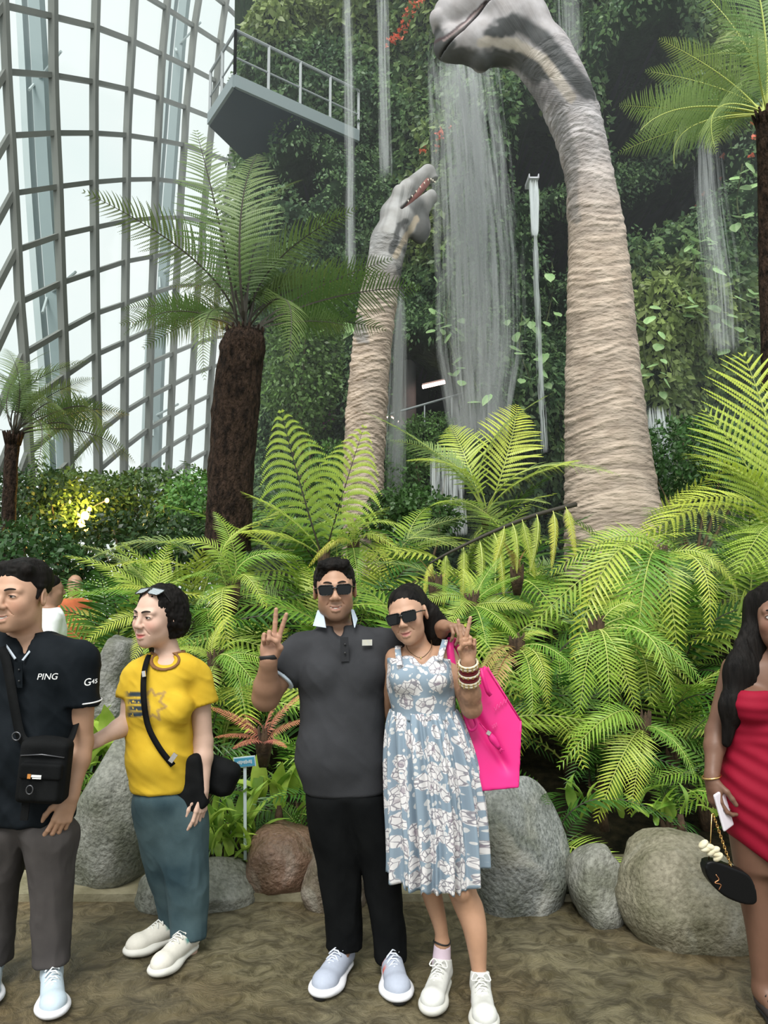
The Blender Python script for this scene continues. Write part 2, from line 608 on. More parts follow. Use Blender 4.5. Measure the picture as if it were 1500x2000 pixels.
def soil_h(x, y):
    t = smooth01((y - 4.25) / 4.5)
    s = smooth01((x + 3.6) / 1.6)
    return (0.02 + 1.25 * t + 0.10 * np.clip(y - 8.5, 0, 8)) * s - 0.06 * (1 - s)
M_soil = mat('soil', (0.006, 0.006, 0.003), (0.022, 0.018, 0.009), rough=0.95, scale=14, bump=0.8, bscale=25, bdist=0.05, spec=0.1)
nx, ny = 90, 80
gx, gy = np.meshgrid(np.linspace(-5.2, 9, nx), np.linspace(4.25, 16, ny), indexing='ij')
P = np.stack([gx, gy, gx * 0], -1).reshape(-1, 3)
P[:, 2] = soil_h(P[:, 0], P[:, 1]) + (fbm(P, 2.0) - 0.5) * 0.16
ii = np.arange(nx * ny).reshape(nx, ny)
Q = np.stack([ii[:-1, :-1], ii[1:, :-1], ii[1:, 1:], ii[:-1, 1:]], -1).reshape(-1, 4)
tag(obj('planting_bed', mesh_data('planting_bed', P, Q, True, [M_soil])), 'dark soil mound of the fern bed behind the boulders', None, kind='structure')

# ------------------------------------------------------------------ planted mountain wall
YW = 14.0
def px_of(P):
    """photo pixel of world points (used only to lay out the modelled relief of the wall)"""
    x, y, z = P[:, 0], P[:, 1], P[:, 2] - CAM_H
    fw = y * _cp + z * _sp
    up = -y * _sp + z * _cp
    return 750 + F_PX * x / fw, 1000 - F_PX * up / fw
CAVES = [
    [(985, 378), (985, 310), (1010, 250), (1060, 205), (1110, 230), (1150, 340), (1110, 348), (1050, 352), (1010, 378)],
    [(1066, 455), (1085, 420), (1125, 405), (1150, 520), (1075, 495)],
    [(1165, 160), (1200, 115), (1290, 95), (1285, 160), (1245, 200), (1300, 262), (1200, 300), (1175, 230)],
    [(1205, 385), (1290, 350), (1340, 322), (1405, 298), (1420, 375), (1310, 432), (1230, 478), (1205, 470)],
    [(752, 705), (800, 688), (880, 725), (905, 745), (900, 800), (860, 842), (780, 845), (750, 815)],
    [(462, 295), (540, 330), (600, 300), (640, 330), (600, 400), (540, 390)],
]
def poly_sd(poly, x, y):
    """signed distance (metres, negative inside) to polygon"""
    d = np.full(len(x), 1e9); ins = np.zeros(len(x), bool)
    for (x0, y0), (x1, y1) in zip(poly, poly[1:] + poly[:1]):
        ex, ey = x1 - x0, y1 - y0
        t = np.clip(((x - x0) * ex + (y - y0) * ey) / (ex * ex + ey * ey + 1e-9), 0, 1)
        d = np.minimum(d, np.hypot(x - x0 - t * ex, y - y0 - t * ey))
        c = ((y0 > y) != (y1 > y)) & (x < ex * (y - y0) / (ey if abs(ey) > 1e-9 else 1e-9) + x0)
        ins ^= c
    return np.where(ins, -d, d)
CAVES_W = [[tuple(at(px, py, YW)[[0, 2]]) for px, py in c] for c in CAVES]
def wall_y(X, Z):
    P = np.stack([X, X * 0, Z], 1)
    y = YW + np.clip(-1.5 - X, 0, 9) ** 2 * 0.9 + 0.10 * np.clip(X - 3, 0, 20)
    bul = fbm(P, (0.6, 1, 0.4), 3) - 0.5
    y = y - 3.6 * bul - 0.9 * (fbm(P + 9, (1.6, 1, 0.9), 2) - 0.5)
    sd = np.full(len(X), 1e9)
    for c in CAVES_W: sd = np.minimum(sd, poly_sd(c, X, Z))
    sd = sd - 0.12 + 0.3 * (fbm(P, 2.2, 2) - 0.5)
    cave = smooth01(-(sd - 0.05) / 0.3)
    # planter ledges swell outwards just under each opening
    lip = np.exp(-((sd - 0.25) / 0.3) ** 2) * 0.45
    return y * (1 - cave) - lip + cave * (YW + 5.0), cave
nx, nz = 210, 250
gx, gz = np.meshgrid(np.linspace(-4.6, 10.5, nx), np.linspace(-0.4, 17.5, nz), indexing='ij')
X, Z = gx.ravel(), gz.ravel()
Yw, cave = wall_y(X, Z)
P = np.stack([X, Yw, Z], 1)
ii = np.arange(nx * nz).reshape(nx, nz)
Q = np.stack([ii[:-1, :-1], ii[1:, :-1], ii[1:, 1:], ii[:-1, 1:]], -1).reshape(-1, 4)
M_wall = mat('wall_moss', (0.008, 0.02, 0.008), (0.02, 0.045, 0.016), rough=0.9, scale=5, bump=0.8, bscale=12, bdist=0.1, spec=0.1)
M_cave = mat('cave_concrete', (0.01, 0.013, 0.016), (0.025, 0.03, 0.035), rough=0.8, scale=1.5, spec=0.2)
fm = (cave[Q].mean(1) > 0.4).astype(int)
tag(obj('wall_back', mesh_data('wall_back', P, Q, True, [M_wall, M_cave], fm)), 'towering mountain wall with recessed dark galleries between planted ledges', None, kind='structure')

def leaf_cloud(name, pos, nrm, size, colr, mats, asp=0.55, droop=0.6, parent=None, label=None):
    """folded leaf blades (2 quads) scattered on a surface, one object"""
    N = len(pos)
    d = RNG.normal(size=(N, 3))
    axis = nrm * 0.55 + d * 0.55 + np.array([0, 0, -droop])
    axis /= np.linalg.norm(axis, axis=1)[:, None]
    side = np.cross(axis, nrm + 0.5 * RNG.normal(size=(N, 3)))
    side /= np.linalg.norm(side, axis=1)[:, None] + 1e-9
    up = np.cross(side, axis)
    L = size[:, None]; W = L * asp
    a = pos
    b = pos + axis * L * 0.45 + side * W * 0.5 - up * W * 0.12
    c = pos + axis * L - up * L * 0.18
    e = pos + axis * L * 0.45 - side * W * 0.5 - up * W * 0.12
    V = np.stack([a, b, c, e], 1).reshape(-1, 3)
    i0 = np.arange(N)[:, None] * 4
    Fc = np.concatenate([i0 + np.array([[0, 1, 2]]), i0 + np.array([[0, 2, 3]])], 0)
    me = mesh_data(name, V, Fc, False, mats, None, np.repeat(colr, 4, 0))
    return obj(name, me, parent)
M_leafwall = mat('wall_leaves', (1, 1, 1), rough=0.45, attr='Col', transl=0.28, spec=0.35)
def wall_leaves(Nw, xr, zr, smin, smax, seed):
    rg = np.random.default_rng(seed)
    X = rg.uniform(*xr, Nw); Z = rg.uniform(*zr, Nw)
    y, cv = wall_y(X, Z)
    e = 0.05
    yx, _ = wall_y(X + e, Z); yz, _ = wall_y(X, Z + e)
    nr = np.stack([(yx - y) / e, -np.ones(Nw), (yz - y) / e], 1)
    nr /= np.linalg.norm(nr, axis=1)[:, None]
    keep = cv < 0.02 + 0.06 * rg.random(Nw)
    P = np.stack([X, y, Z], 1)
    cl = fbm(P, 2.6, 2); zone = fbm(P + 31, (0.5, 0.5, 0.35), 2); tuft = fbm(P + 77, 5.0, 2)
    P = P + nr * (rg.random(Nw) * 0.10 + np.clip(cl - 0.45, 0, 1) * 0.75)[:, None]
    sz = (smin + (smax - smin) * np.clip((zone - 0.35) * 3, 0, 1)) * rg.uniform(0.6, 1.3, Nw)
    dark, mid, yel = np.array([0.055, 0.12, 0.05]), np.array([0.17, 0.29, 0.105]), np.array([0.34, 0.43, 0.13])
    t = np.clip((tuft - 0.35) * 2.2 + rg.normal(0, 0.2, Nw), 0, 1)[:, None]
    c = dark * (1 - t) + mid * t
    t2 = np.clip((zone - 0.52) * 4 + rg.normal(0, 0.15, Nw), 0, 0.8)[:, None]
    c = c * (1 - t2) + yel * t2 * rg.uniform(0.6, 1.1, (Nw, 1))
    return P[keep], nr[keep], sz[keep], c[keep]
A = wall_leaves(105000, (-4.4, 8.3), (0.8, 14.3), 0.085, 0.19, 3)
fo = leaf_cloud('wall_foliage', *A, [M_leafwall])
tag(fo, 'dense creeping green foliage clothing the mountain wall', 'foliage', kind='stuff')

# bigger pale heart-leaved climbers on the wall
def heart_leaf():
    pr = [(0, 0), (0.22, -0.10), (0.42, 0.05), (0.45, 0.30), (0.30, 0.62), (0, 1.0)]
    V = [(0, 0.12, 0)] ; F = []
    right = [(x, y, 0.18 * x) for x, y in pr]
    left = [(-x, y, 0.18 * x) for x, y in pr[1:-1]]
    V = right + left
    n = len(right)
    for i in range(1, n - 1):
        F.append((0, i, i + 1) if i + 1 < n else (0, i, n - 1))
    li = [n + i for i in range(len(left))] + [n - 1]
    for i in range(len(li) - 1):
        F.append((0, li[i + 1], li[i]))
    return np.array(V, float), F
HV, HF = heart_leaf()
M_heart = mat('heart_leaf', (0.24, 0.44, 0.17), (0.42, 0.58, 0.28), rough=0.35, scale=2, objvar=0.35, transl=0.25)
heart_me = mesh_data('heart_leaf', HV, HF, False, [M_heart])
M_vine = mat('vine_stem', (0.07, 0.09, 0.03), rough=0.7)
VINES = [  # px polyline down the wall, number of leaves, wording
    ([(880, 560), (872, 640), (905, 740)], 15, 'beside the broad waterfall under the small dinosaur chin'),
    ([(1020, 610), (1015, 680), (1035, 740)], 17, 'between the thin spout stream and the big neck'),
    ([(1075, 480), (1080, 560), (1065, 640)], 10, 'on the dark ledge left of the big neck'),
    ([(1262, 610), (1258, 690), (1285, 760)], 17, 'hugging the right edge of the big neck'),
    ([(1365, 480), (1350, 560), (1370, 660)], 22, 'under the dark gallery right of the big neck'),
    ([(1450, 320), (1440, 400), (1462, 470)], 15, 'beside the orange blossoms near the right tree fern'),
    ([(1440, 560), (1430, 640), (1420, 720)], 16, 'below the right tree fern trunk'),
    ([(930, 640), (920, 720), (950, 800)], 10, 'seen through the broad waterfall'),
    ([(690, 640), (650, 700), (640, 790)], 10, 'left of the small dinosaur neck'),
]
rg = random.Random(4)
for path, nl, where in VINES:
    pts = []
    for px, py in spline(path, 16):
        p = at(px, py, YW)
        y, _ = wall_y(np.array([p[0]]), np.array([p[2]]))
        p = at(px, py, float(y[0]) - 0.35)
        pts.append(p)
    pts = np.array(pts)
    root = empty('climbing_vine', pts[-1])
    tag(root, 'climbing vine with pale heart-shaped leaves ' + where, 'vine', 'heart-leaved vines on the wall')
    st = MB().tube(pts - pts[-1], 0.012, 5).build('stem', M_vine, root)
    for i in range(nl):
        q = pts[rg.randrange(16)] + np.array([rg.uniform(-0.32, 0.32), rg.uniform(-0.3, -0.06), rg.uniform(-0.16, 0.16)])
        o = obj('leaf', heart_me, root, q - pts[-1])
        o.rotation_euler = (math.radians(rg.uniform(-160, -110)), rg.uniform(-0.4, 0.4), rg.uniform(-1.0, 1.0))
        s_ = rg.uniform(0.14, 0.27); o.scale = (s_, s_, s_)

# orange blossom clusters
M_flower = mat('orange_petal', (0.75, 0.12, 0.05), (0.9, 0.28, 0.16), rough=0.5, scale=9, transl=0.3)
M_flower2 = mat('magenta_petal', (0.5, 0.09, 0.36), rough=0.5, transl=0.3)
def blossoms(spots, nb, size, m, label):
    pos, nr = [], []
    for px, py, rx, ry in spots:
        for _ in range(nb):
            p = at(px + random.gauss(0, rx), py + random.gauss(0, ry), YW)
            y, _c = wall_y(np.array([p[0]]), np.array([p[2]]))
            c = np.array([p[0], float(y[0]) - random.uniform(0.35, 0.6), p[2]])
            for k in range(5):
                pos.append(c); nr.append((random.gauss(0, .8), -1, random.gauss(0, .8)))
    pos, nr = np.array(pos), np.array(nr)
    sz = RNG.uniform(0.7, 1.2, len(pos)) * size
    o = leaf_cloud('blossoms', pos, nr, sz, np.ones((len(pos), 3)), [m], asp=0.8, droop=0.0)
    tag(o, label, 'flowers', kind='stuff')
blossoms([(1440, 300, 18, 14), (1452, 400, 16, 18), (1425, 345, 14, 14)], 16, 0.075, M_flower, 'orange blossoms scattered beside the right tree fern trunk')
blossoms([(800, 22, 22, 12), (772, 45, 10, 8)], 20, 0.07, M_flower, 'orange blossoms high on the wall left of the big dinosaur head')
blossoms([(840, 312, 20, 7)], 14, 0.07, M_flower, 'orange blossoms just above the small dinosaur snout')
blossoms([(646, 822, 7, 14)], 12, 0.05, M_flower2, 'magenta blossoms left of the small dinosaur neck')

# lower gallery: concrete column, sloping handrail, tube lamps
M_conc = mat('pale_concrete', (0.30, 0.31, 0.33), (0.40, 0.41, 0.43), rough=0.7, scale=2)
c0 = at(782, 690, 15.2); c1 = at(782, 900, 15.2)
cl = MB().tube([c1, (c0 + c1) / 2, c0 + np.array([0, 0, 0.6])], 0.33, 20).build('gallery_column', M_conc, smooth=True, loc=c1)
tag(cl, 'round pale concrete column in the lower gallery', 'column', kind='structure')
M_steel = mat('rail_steel', (0.30, 0.33, 0.34), rough=0.5)
h0, h1 = at(752, 812, 13.2), at(905, 768, 13.4)
hr = empty('handrail', h0)
tag(hr, 'sloping steel handrail crossing the lower gallery', 'handrail')
MB().tube([h0 - h0, h1 - h0], 0.022, 8).build('rail', M_steel, hr, True)
for t in (0.15, 0.5, 0.85):
    q = (h1 - h0) * t
    MB().tube([q, q + np.array([0, 0, -0.9])], 0.014, 6).build('post', M_steel, hr, True)
M_tube = mat('lit_tube', (1, 0.9, 0.85), emit=(1.0, 0.62, 0.5), estr=7.0)
M_house = mat('lamp_housing', (0.25, 0.25, 0.26), rough=0.5)
for (a, b, r, lab) in (((825, 756), (869, 746), 0.036, 'long glowing tube lamp on the gallery ceiling'),
                       ((763, 817), (777, 825), 0.04, 'short glowing tube lamp at the foot of the concrete column'),
                       ((752, 811), (757, 815), 0.035, 'tiny glowing lamp at the lower end of the handrail')):
    pa, pb = at(*a, 14.6), at(*b, 14.6)
    lm = empty('tube_lamp', pa)
    tag(lm, lab, 'lamp', 'gallery tube lamps')
    MB().tube([pa - pa, pb - pa], r, 10).build('tube', M_tube, lm, True)
    MB().beam(pa - pa + np.array([0, 0.05, 0.05]), pb - pa + np.array([0, 0.05, 0.05]), 0.07, 0.05).build('housing', M_house, lm)

# small white planter spout of the narrow fall
M_white = mat('white_panel', (0.62, 0.63, 0.68), rough=0.4)
sp0 = at(1041, 352, 13.0)
tr = MB()
tr.box(sp0 + np.array([0, 0.1, 0]), (0.085, 0.2, 0.012)).box(sp0 + np.array([-0.085, 0.1, 0.03]), (0.008, 0.2, 0.04)).box(sp0 + np.array([0.085, 0.1, 0.03]), (0.008, 0.2, 0.04))
tag(tr.build('water_spout', M_white, loc=sp0), 'small white trough spout jutting from the dark gallery', 'spout')

# ------------------------------------------------------------------ glass dome to the left
RIBX = {
 'z': [(-4000, -85), (0, -85), (700, -40), (1000, -15), (1200, 0)],
 'a': [(-300, -5), (0, 5), (130, 10), (260, 18), (380, 25), (490, 31), (591, 36), (680, 44), (1000, 60), (1200, 70)],
 'b': [(-300, 100), (0, 101), (150, 102), (260, 106), (365, 111), (460, 114), (553, 117), (647, 121), (760, 125), (900, 132), (1200, 145)],
 'c': [(-300, 195), (0, 185), (160, 181), (355, 181), (531, 183), (613, 184), (773, 187), (847, 188), (960, 190), (1200, 195)],
 'd': [(-300, 278), (0, 260), (75, 256), (175, 250), (265, 246), (352, 245), (511, 243), (593, 242), (738, 241), (876, 240), (1200, 238)],
 'e': [(-300, 350), (0, 325), (106, 315), (193, 310), (273, 306), (350, 302), (574, 295), (710, 291), (839, 288), (945, 284), (1200, 276)],
 'f': [(-300, 425), (0, 387), (51, 378), (132, 370), (210, 362), (282, 358), (350, 353), (559, 342), (753, 334), (873, 329), (965, 325), (1200, 313)],
 'g': [(-300, 495), (0, 440), (83, 428), (158, 421), (310, 405), (556, 385), (732, 374), (850, 368), (902, 364), (1200, 345)],
 'h': [(-300, 560), (0, 493), (51, 482), (115, 473), (310, 450), (560, 424), (773, 408), (882, 403), (1200, 382)],
 'i': [(-300, 620), (0, 543), (25, 536), (87, 523), (152, 510), (310, 486), (600, 452), (900, 433), (1200, 415)],
 'j': [(-300, 678), (0, 594), (66, 574), (123, 560), (181, 548), (310, 525), (600, 485), (900, 462), (1200, 445)],
 'k': [(-300, 730), (0, 640), (60, 613), (95, 600), (310, 560), (600, 515), (900, 490), (1200, 472)],
}
RIBY = {  # first row index, row crossings
 'z': (-2, [-150, -10, 130, 272, 398, 518, 634, 746, 855, 960, 1060]),
 'a': (-2, [-250, -122, 10, 140, 265, 378, 489, 591, 692, 790, 885, 978, 1068]),
 'b': (-3, [-320, -200, -84, 32, 147, 260, 365, 460, 553, 647, 735, 822, 905, 985, 1064]),
 'c': (-3, [-270, -165, -56, 52, 160, 260, 356, 445, 531, 613, 693, 773, 847, 920, 992, 1062]),
 'd': (-4, [-320, -220, -122, -22, 79, 175, 264, 351, 432, 511, 593, 668, 738, 806, 876, 945, 1012, 1078]),
 'e': (-4, [-250, -160, -73, 16, 106, 192, 273, 350, 426, 501, 574, 644, 710, 776, 839, 905, 968, 1030]),
 'f': (-5, [-275, -193, -110, -30, 51, 132, 210, 283, 356, 425, 493, 559, 625, 690, 753, 813, 873, 932, 990, 1046]),
 'g': (-5, [-220, -140, -65, 9, 83, 158, 230, 300, 367, 431, 495, 556, 614, 673, 732, 791, 850, 905, 960, 1014]),
 'h': (-6, [-240, -165, -92, -20, 51, 115, 182, 250, 315, 376, 435, 493, 548, 603, 660, 717, 773, 829, 882, 935, 988]),
 'i': (-6, [-180, -110, -42, 25, 87, 152, 212, 272, 332, 390, 446, 500, 552, 604, 656, 708, 760, 812, 862, 912, 962]),
 'j': (-6, [-120, -55, 5, 66, 123, 181, 238, 294, 350, 404, 457, 508, 558, 607, 656, 705, 754, 802, 850, 898, 946]),
 'k': (-6, [-65, -8, 42, 95, 150, 206, 260, 313, 366, 418, 468, 517, 565, 612, 659, 706, 752, 798, 844, 890, 936]),
}
RIBD = dict(z=15.2, a=16.2, b=17.6, c=19.0, d=20.5, e=22.2, f=24.0, g=25.8, h=27.5, i=29.2, j=31.0, k=33.0)
names = 'zabcdefghijk'
ROWS = range(-6, 19)
NODE = {}
for r_ in names:
    r0, ys = RIBY[r_]
    ks = np.arange(r0, r0 + len(ys))
    ry = np.array(RIBX[r_])
    for k in ROWS:
        if k < ks[0]: y = ys[0] + (k - ks[0]) * (ys[1] - ys[0])
        elif k > ks[-1]: y = ys[-1] + (k - ks[-1]) * (ys[-1] - ys[-2])
        else: y = ys[k - r0]
        if y < -330 or y > 1135: continue
        x = np.interp(y, ry[:, 0], ry[:, 1])
        # the shell leans gently towards us with height
        NODE[r_, k] = at(x, y, RIBD[r_] - 0.0012 * (600 - y))
M_rib = mat('dome_rib_paint', (0.17, 0.18, 0.165), (0.21, 0.22, 0.20), rough=0.55, scale=0.6)
M_glass = bpy.data.materials.new('dome_glass')
M_glass.use_nodes = True
nt = M_glass.node_tree; nt.nodes.clear()
o_ = nt.nodes.new('ShaderNodeOutputMaterial'); t_ = nt.nodes.new('ShaderNodeBsdfTransparent'); g_ = nt.nodes.new('ShaderNodeBsdfGlossy'); x_ = nt.nodes.new('ShaderNodeMixShader')
t_.inputs['Color'].default_value = (0.985, 1.0, 0.995, 1)
g_.inputs['Roughness'].default_value = 0.05
x_.inputs['Fac'].default_value = 0.025
nt.links.new(t_.outputs[0], x_.inputs[1]); nt.links.new(g_.outputs[0], x_.inputs[2]); nt.links.new(x_.outputs[0], o_.inputs['Surface'])
dome = empty('wall_left', at(100, 1135, 18))
tag(dome, 'curved glass dome wall of grey ribs, crossbars and clear panes', None, kind='structure')
D0 = np.array(dome.location)
def inplane(a, b):
    return np.array([a[0] - b[0], a[1] - b[1], 0])
nodes_arr = np.array(list(NODE.values()))
for ri, r_ in enumerate(names):
    ks = [k for k in ROWS if (r_, k) in NODE]
    pts = np.array([NODE[r_, k] for k in ks])
    pts = spline(pts, len(pts) * 2)
    m_ = MB()
    w_ = 0.17 + 0.003 * ri
    nb = names[min(ri + 1, len(names) - 1)]; pb = names[max(ri - 1, 0)]
    tan = NODE[nb, 3] - NODE[pb, 3]; tan /= np.linalg.norm(tan)
    m_v = []
    for p in pts:
        nrm = np.cross(tan, (0, 0, 1.0)); nrm /= np.linalg.norm(nrm)
        if nrm[1] > 0: nrm = -nrm
        m_v += [p + tan * w_/2 + nrm * 0.13, p - tan * w_/2 + nrm * 0.13, p - tan * w_/2 - nrm * 0.05, p + tan * w_/2 - nrm * 0.05]
    Fq = []
    for i in range(len(pts) - 1):
        for q in range(4): Fq.append((4*i+q, 4*i+(q+1) % 4, 4*i+4+(q+1) % 4, 4*i+4+q))
    m_.add(np.array(m_v) - D0, Fq)
    m_.build('rib', M_rib, dome)
for k in ROWS:
    rr = [r_ for r_ in names if (r_, k) in NODE]
    if len(rr) < 2: continue
    pts = np.array([NODE[r_, k] for r_ in rr])
    m_ = MB()
    for a, b in zip(pts[:-1], pts[1:]):
        m_.beam(a - D0, b - D0, 0.12, 0.12)
    m_.build('crossbar', M_rib, dome)
for ri in range(len(names) - 1):
    for k in ROWS:
        cs = [(names[ri], k), (names[ri+1], k), (names[ri+1], k+1), (names[ri], k+1)]
        if not all(c in NODE for c in cs): continue
        V = np.array([NODE[c] for c in cs]) - D0
        nrm = np.cross(V[1] - V[0], V[3] - V[0]); nrm /= np.linalg.norm(nrm)
        if nrm[1] > 0: nrm = -nrm
        V2 = np.vstack([V + nrm * 0.01, V - nrm * 0.01])
        obj('glass_pane', mesh_data('glass_pane', V2, [(0,1,2,3),(7,6,5,4),(0,4,5,1),(1,5,6,2),(2,6,7,3),(3,7,4,0)], False, [M_glass]), dome)
# arched steel outside the glass
M_arch = mat('outer_steel', (0.40, 0.47, 0.48), (0.46, 0.52, 0.53), rough=0.6, scale=0.5)
M_arch2 = mat('outer_steel_web', (0.23, 0.29, 0.30), rough=0.6)
for path, Y, w_, lab in (([(52, -120), (66, 130), (76, 330), (92, 560), (108, 760), (120, 1000)], 20.5, 0.62, 'broad pale steel arch standing outside the glass at the far left'),
                         ([(368, -120), (346, 60), (328, 300), (312, 520), (300, 760), (292, 1000)], 26.5, 0.55, 'slim pale steel arch outside the glass behind the large tree fern'),
                         ([(590, -120), (556, 40), (528, 160), (490, 330)], 33.5, 0.8, 'pale steel arch outside the glass above the walkway')):
    pts = np.array([at(x, y, Y) for x, y in spline(path, 14)])
    ar = empty('steel_arch', pts[-1])
    tag(ar, lab, 'steel arch', 'steel arches outside the dome')
    for off, ww, mm in ((-w_ * 0.42, w_ * 0.3, M_arch), (w_ * 0.3, w_ * 0.55, M_arch2)):
        m_ = MB()
        for a, b in zip(pts[:-1], pts[1:]):
            m_.beam(a - pts[-1] + np.array([off, 0, 0]), b - pts[-1] + np.array([off, 0, 0]), ww, 0.4, up=(0, 1, 0))
        m_.build('flange' if off < 0 else 'web', mm, ar)
    for fr in ((3, 8, 11) if w_ < 0.8 else (4, 7)):
        q = pts[fr] - pts[-1]
        for dx, dz in ((1.2, 0.25), (0.35, -0.9)):
            MB().tube([q, q + np.array([dx, -1.0, dz])], 0.04, 6).build('strut', M_arch, ar)

# ------------------------------------------------------------------ cantilevered walkway
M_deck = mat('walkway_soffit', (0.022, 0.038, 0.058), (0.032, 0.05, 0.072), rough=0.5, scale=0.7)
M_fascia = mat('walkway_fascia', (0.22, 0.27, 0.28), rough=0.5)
HD = 10.6
corner_px = [(409, 247), (458, 174), (700, 280), (640, 390), (545, 372), (470, 306)]
top = np.array([at_z(px, py, HD) for px, py in corner_px])
wk = empty('elevated_walkway', top[1])
tag(wk, 'cantilevered walkway with dark underside and steel railing beside the planted wall', 'walkway')
T0 = top[1]
V = np.vstack([top - T0, top - T0 + np.array([0, 0, 0.22])])
nc = len(top)
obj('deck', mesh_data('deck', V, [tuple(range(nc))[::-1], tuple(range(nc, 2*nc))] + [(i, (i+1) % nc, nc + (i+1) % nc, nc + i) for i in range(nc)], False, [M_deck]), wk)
for a, b in ((0, 1), (1, 2)):
    MB().beam(top[a] - T0 + np.array([0, -0.03, 0.13]), top[b] - T0 + np.array([0, -0.03, 0.13]), 0.08, 0.24).build('fascia', M_fascia, wk)
    for hgt, r_ in ((1.15, 0.03), (0.62, 0.018)):
        MB().tube([top[a] - T0 + np.array([0, 0, hgt]), top[b] - T0 + np.array([0, 0, hgt])], r_, 6).build('rail', M_steel, wk)
    for t in np.linspace(0, 1, 5 if a else 3):
        q = top[a] * (1 - t) + top[b] * t - T0
        MB().beam(q + np.array([0, 0, 0.2]), q + np.array([0, 0, 1.15]), 0.05, 0.05, up=(0, 1, 0)).build('post', M_steel, wk)
# rooted column under the walkway
a, b = at(585, 330, 16.6), at(560, 470, 17.2)
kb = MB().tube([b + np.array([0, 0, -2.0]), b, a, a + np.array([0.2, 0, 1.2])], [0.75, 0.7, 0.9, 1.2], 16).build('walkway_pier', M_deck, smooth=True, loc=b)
tag(kb, 'dark blue grey pier carrying the walkway', 'pier', kind='structure')

# ------------------------------------------------------------------ waterfalls
def water_mat(nm, alpha):
    m = bpy.data.materials.new(nm)
    m.use_nodes = True
    nt = m.node_tree; nt.nodes.clear()
    o = nt.nodes.new('ShaderNodeOutputMaterial'); tp = nt.nodes.new('ShaderNodeBsdfTransparent')
    df = nt.nodes.new('ShaderNodeBsdfDiffuse'); tl = nt.nodes.new('ShaderNodeBsdfTranslucent'); a = nt.nodes.new('ShaderNodeMixShader'); b = nt.nodes.new('ShaderNodeMixShader')
    df.inputs['Color'].default_value = (0.93, 0.97, 0.98, 1); tl.inputs['Color'].default_value = (0.93, 0.97, 0.98, 1)
    a.inputs['Fac'].default_value = 0.5
    b.inputs['Fac'].default_value = alpha
    nt.links.new(df.outputs[0], a.inputs[1]); nt.links.new(tl.outputs[0], a.inputs[2])
    nt.links.new(tp.outputs[0], b.inputs[1]); nt.links.new(a.outputs[0], b.inputs[2]); nt.links.new(b.outputs[0], o.inputs['Surface'])
    return m
M_mist = water_mat('falling_spray', 0.06)
M_stream = water_mat('falling_stream', 0.3)
def waterfall(path, Y, nst, label, m, wid=(0.010, 0.03), ln=(0.5, 2.2), edge=0.5, depth=0.15):
    """path rows: (px left, px right, py) from top to bottom; strands of falling water"""
    rg = np.random.default_rng(len(label) * 7 + nst)
    A = np.array([np.r_[at(l, y, Y), at(r, y, Y)] for l, r, y in path])
    z = A[::-1, 2]; xl = A[::-1, 0]; xr = A[::-1, 3]
    V, Fc = [], []
    for i in range(nst):
        u = np.clip(rg.normal(0.5, edge * 0.5), 0, 1) if edge < 1 else rg.random()
        L = rg.uniform(*ln)
        zt = rg.uniform(z[0] + 0.15, z[-1] + 0.3 * L)
        zb = max(zt - L, z[0]); zt = min(zt, z[-1])
        if zt - zb < 0.1: continue
        dy = rg.normal(0, depth)
        w = rg.uniform(*wid)
        b0 = len(V)
        for k, (tt, ww) in enumerate(((0, 0.15), (0.3, 1), (0.7, 0.9), (1, 0.1))):
            zz = zb + (zt - zb) * tt
            xx = np.interp(zz, z, xl) * (1 - u) + np.interp(zz, z, xr) * u
            V += [(xx - w * ww / 2, Y + dy, zz), (xx + w * ww / 2, Y + dy + 0.004, zz)]
        for k in range(3): Fc.append((b0 + 2*k, b0 + 2*k+1, b0 + 2*k+3, b0 + 2*k+2))
    base = np.array([(xl[0] + xr[0]) / 2, Y, z[0]])
    o = obj('waterfall', mesh_data('waterfall', np.array(V) - base, Fc, False, [m]), None, base)
    tag(o, label, 'waterfall', 'waterfalls on the planted wall')
waterfall([(668, 688, -60), (672, 692, 200), (676, 694, 540)], 12.6, 420, 'thin white waterfall at the wall edge by the walkway', M_mist)
waterfall([(735, 757, -60), (738, 760, 150), (742, 766, 340)], 12.4, 330, 'thin waterfall falling left of the small dinosaur head', M_mist)
waterfall([(836, 958, 90), (846, 985, 300), (852, 1005, 500), (858, 1010, 700), (885, 985, 860)], 12.2, 3000, 'broad misty waterfall in the middle between the two dinosaurs', M_mist, wid=(0.012, 0.07), edge=0.5, ln=(0.3, 1.8), depth=0.3)
waterfall([(1085, 1130, -60), (1090, 1135, 120)], 13.0, 260, 'short strip of falling water above the big dinosaur neck', M_mist)
waterfall([(1033, 1051, 352), (1036, 1052, 400), (1040, 1050, 460)], 12.7, 190, 'bright sheet of water leaving the white spout', M_stream, wid=(0.02, 0.06), ln=(0.3, 0.9), edge=1, depth=0.02)
waterfall([(1040, 1049, 450), (1045, 1054, 600), (1050, 1062, 750), (1056, 1072, 885)], 12.6, 190, 'narrow broken stream below the white spout', M_stream, wid=(0.008, 0.025), ln=(0.2, 0.9), depth=0.03)
waterfall([(772, 790, 560), (764, 792, 700), (756, 792, 840), (750, 790, 970)], 12.0, 420, 'pale waterfall right behind the small dinosaur neck', M_mist, wid=(0.012, 0.045))
waterfall([(1362, 1392, 260), (1365, 1410, 420), (1378, 1432, 560), (1385, 1440, 690)], 12.2, 420, 'soft spray falling past the gallery at the right', M_mist, wid=(0.012, 0.04))
waterfall([(842, 905, 880), (842, 905, 960), (838, 912, 1045)], 11.2, 230, 'low broken cascade behind the dark-stemmed fern', M_stream, wid=(0.008, 0.03), ln=(0.3, 1.0), edge=1)
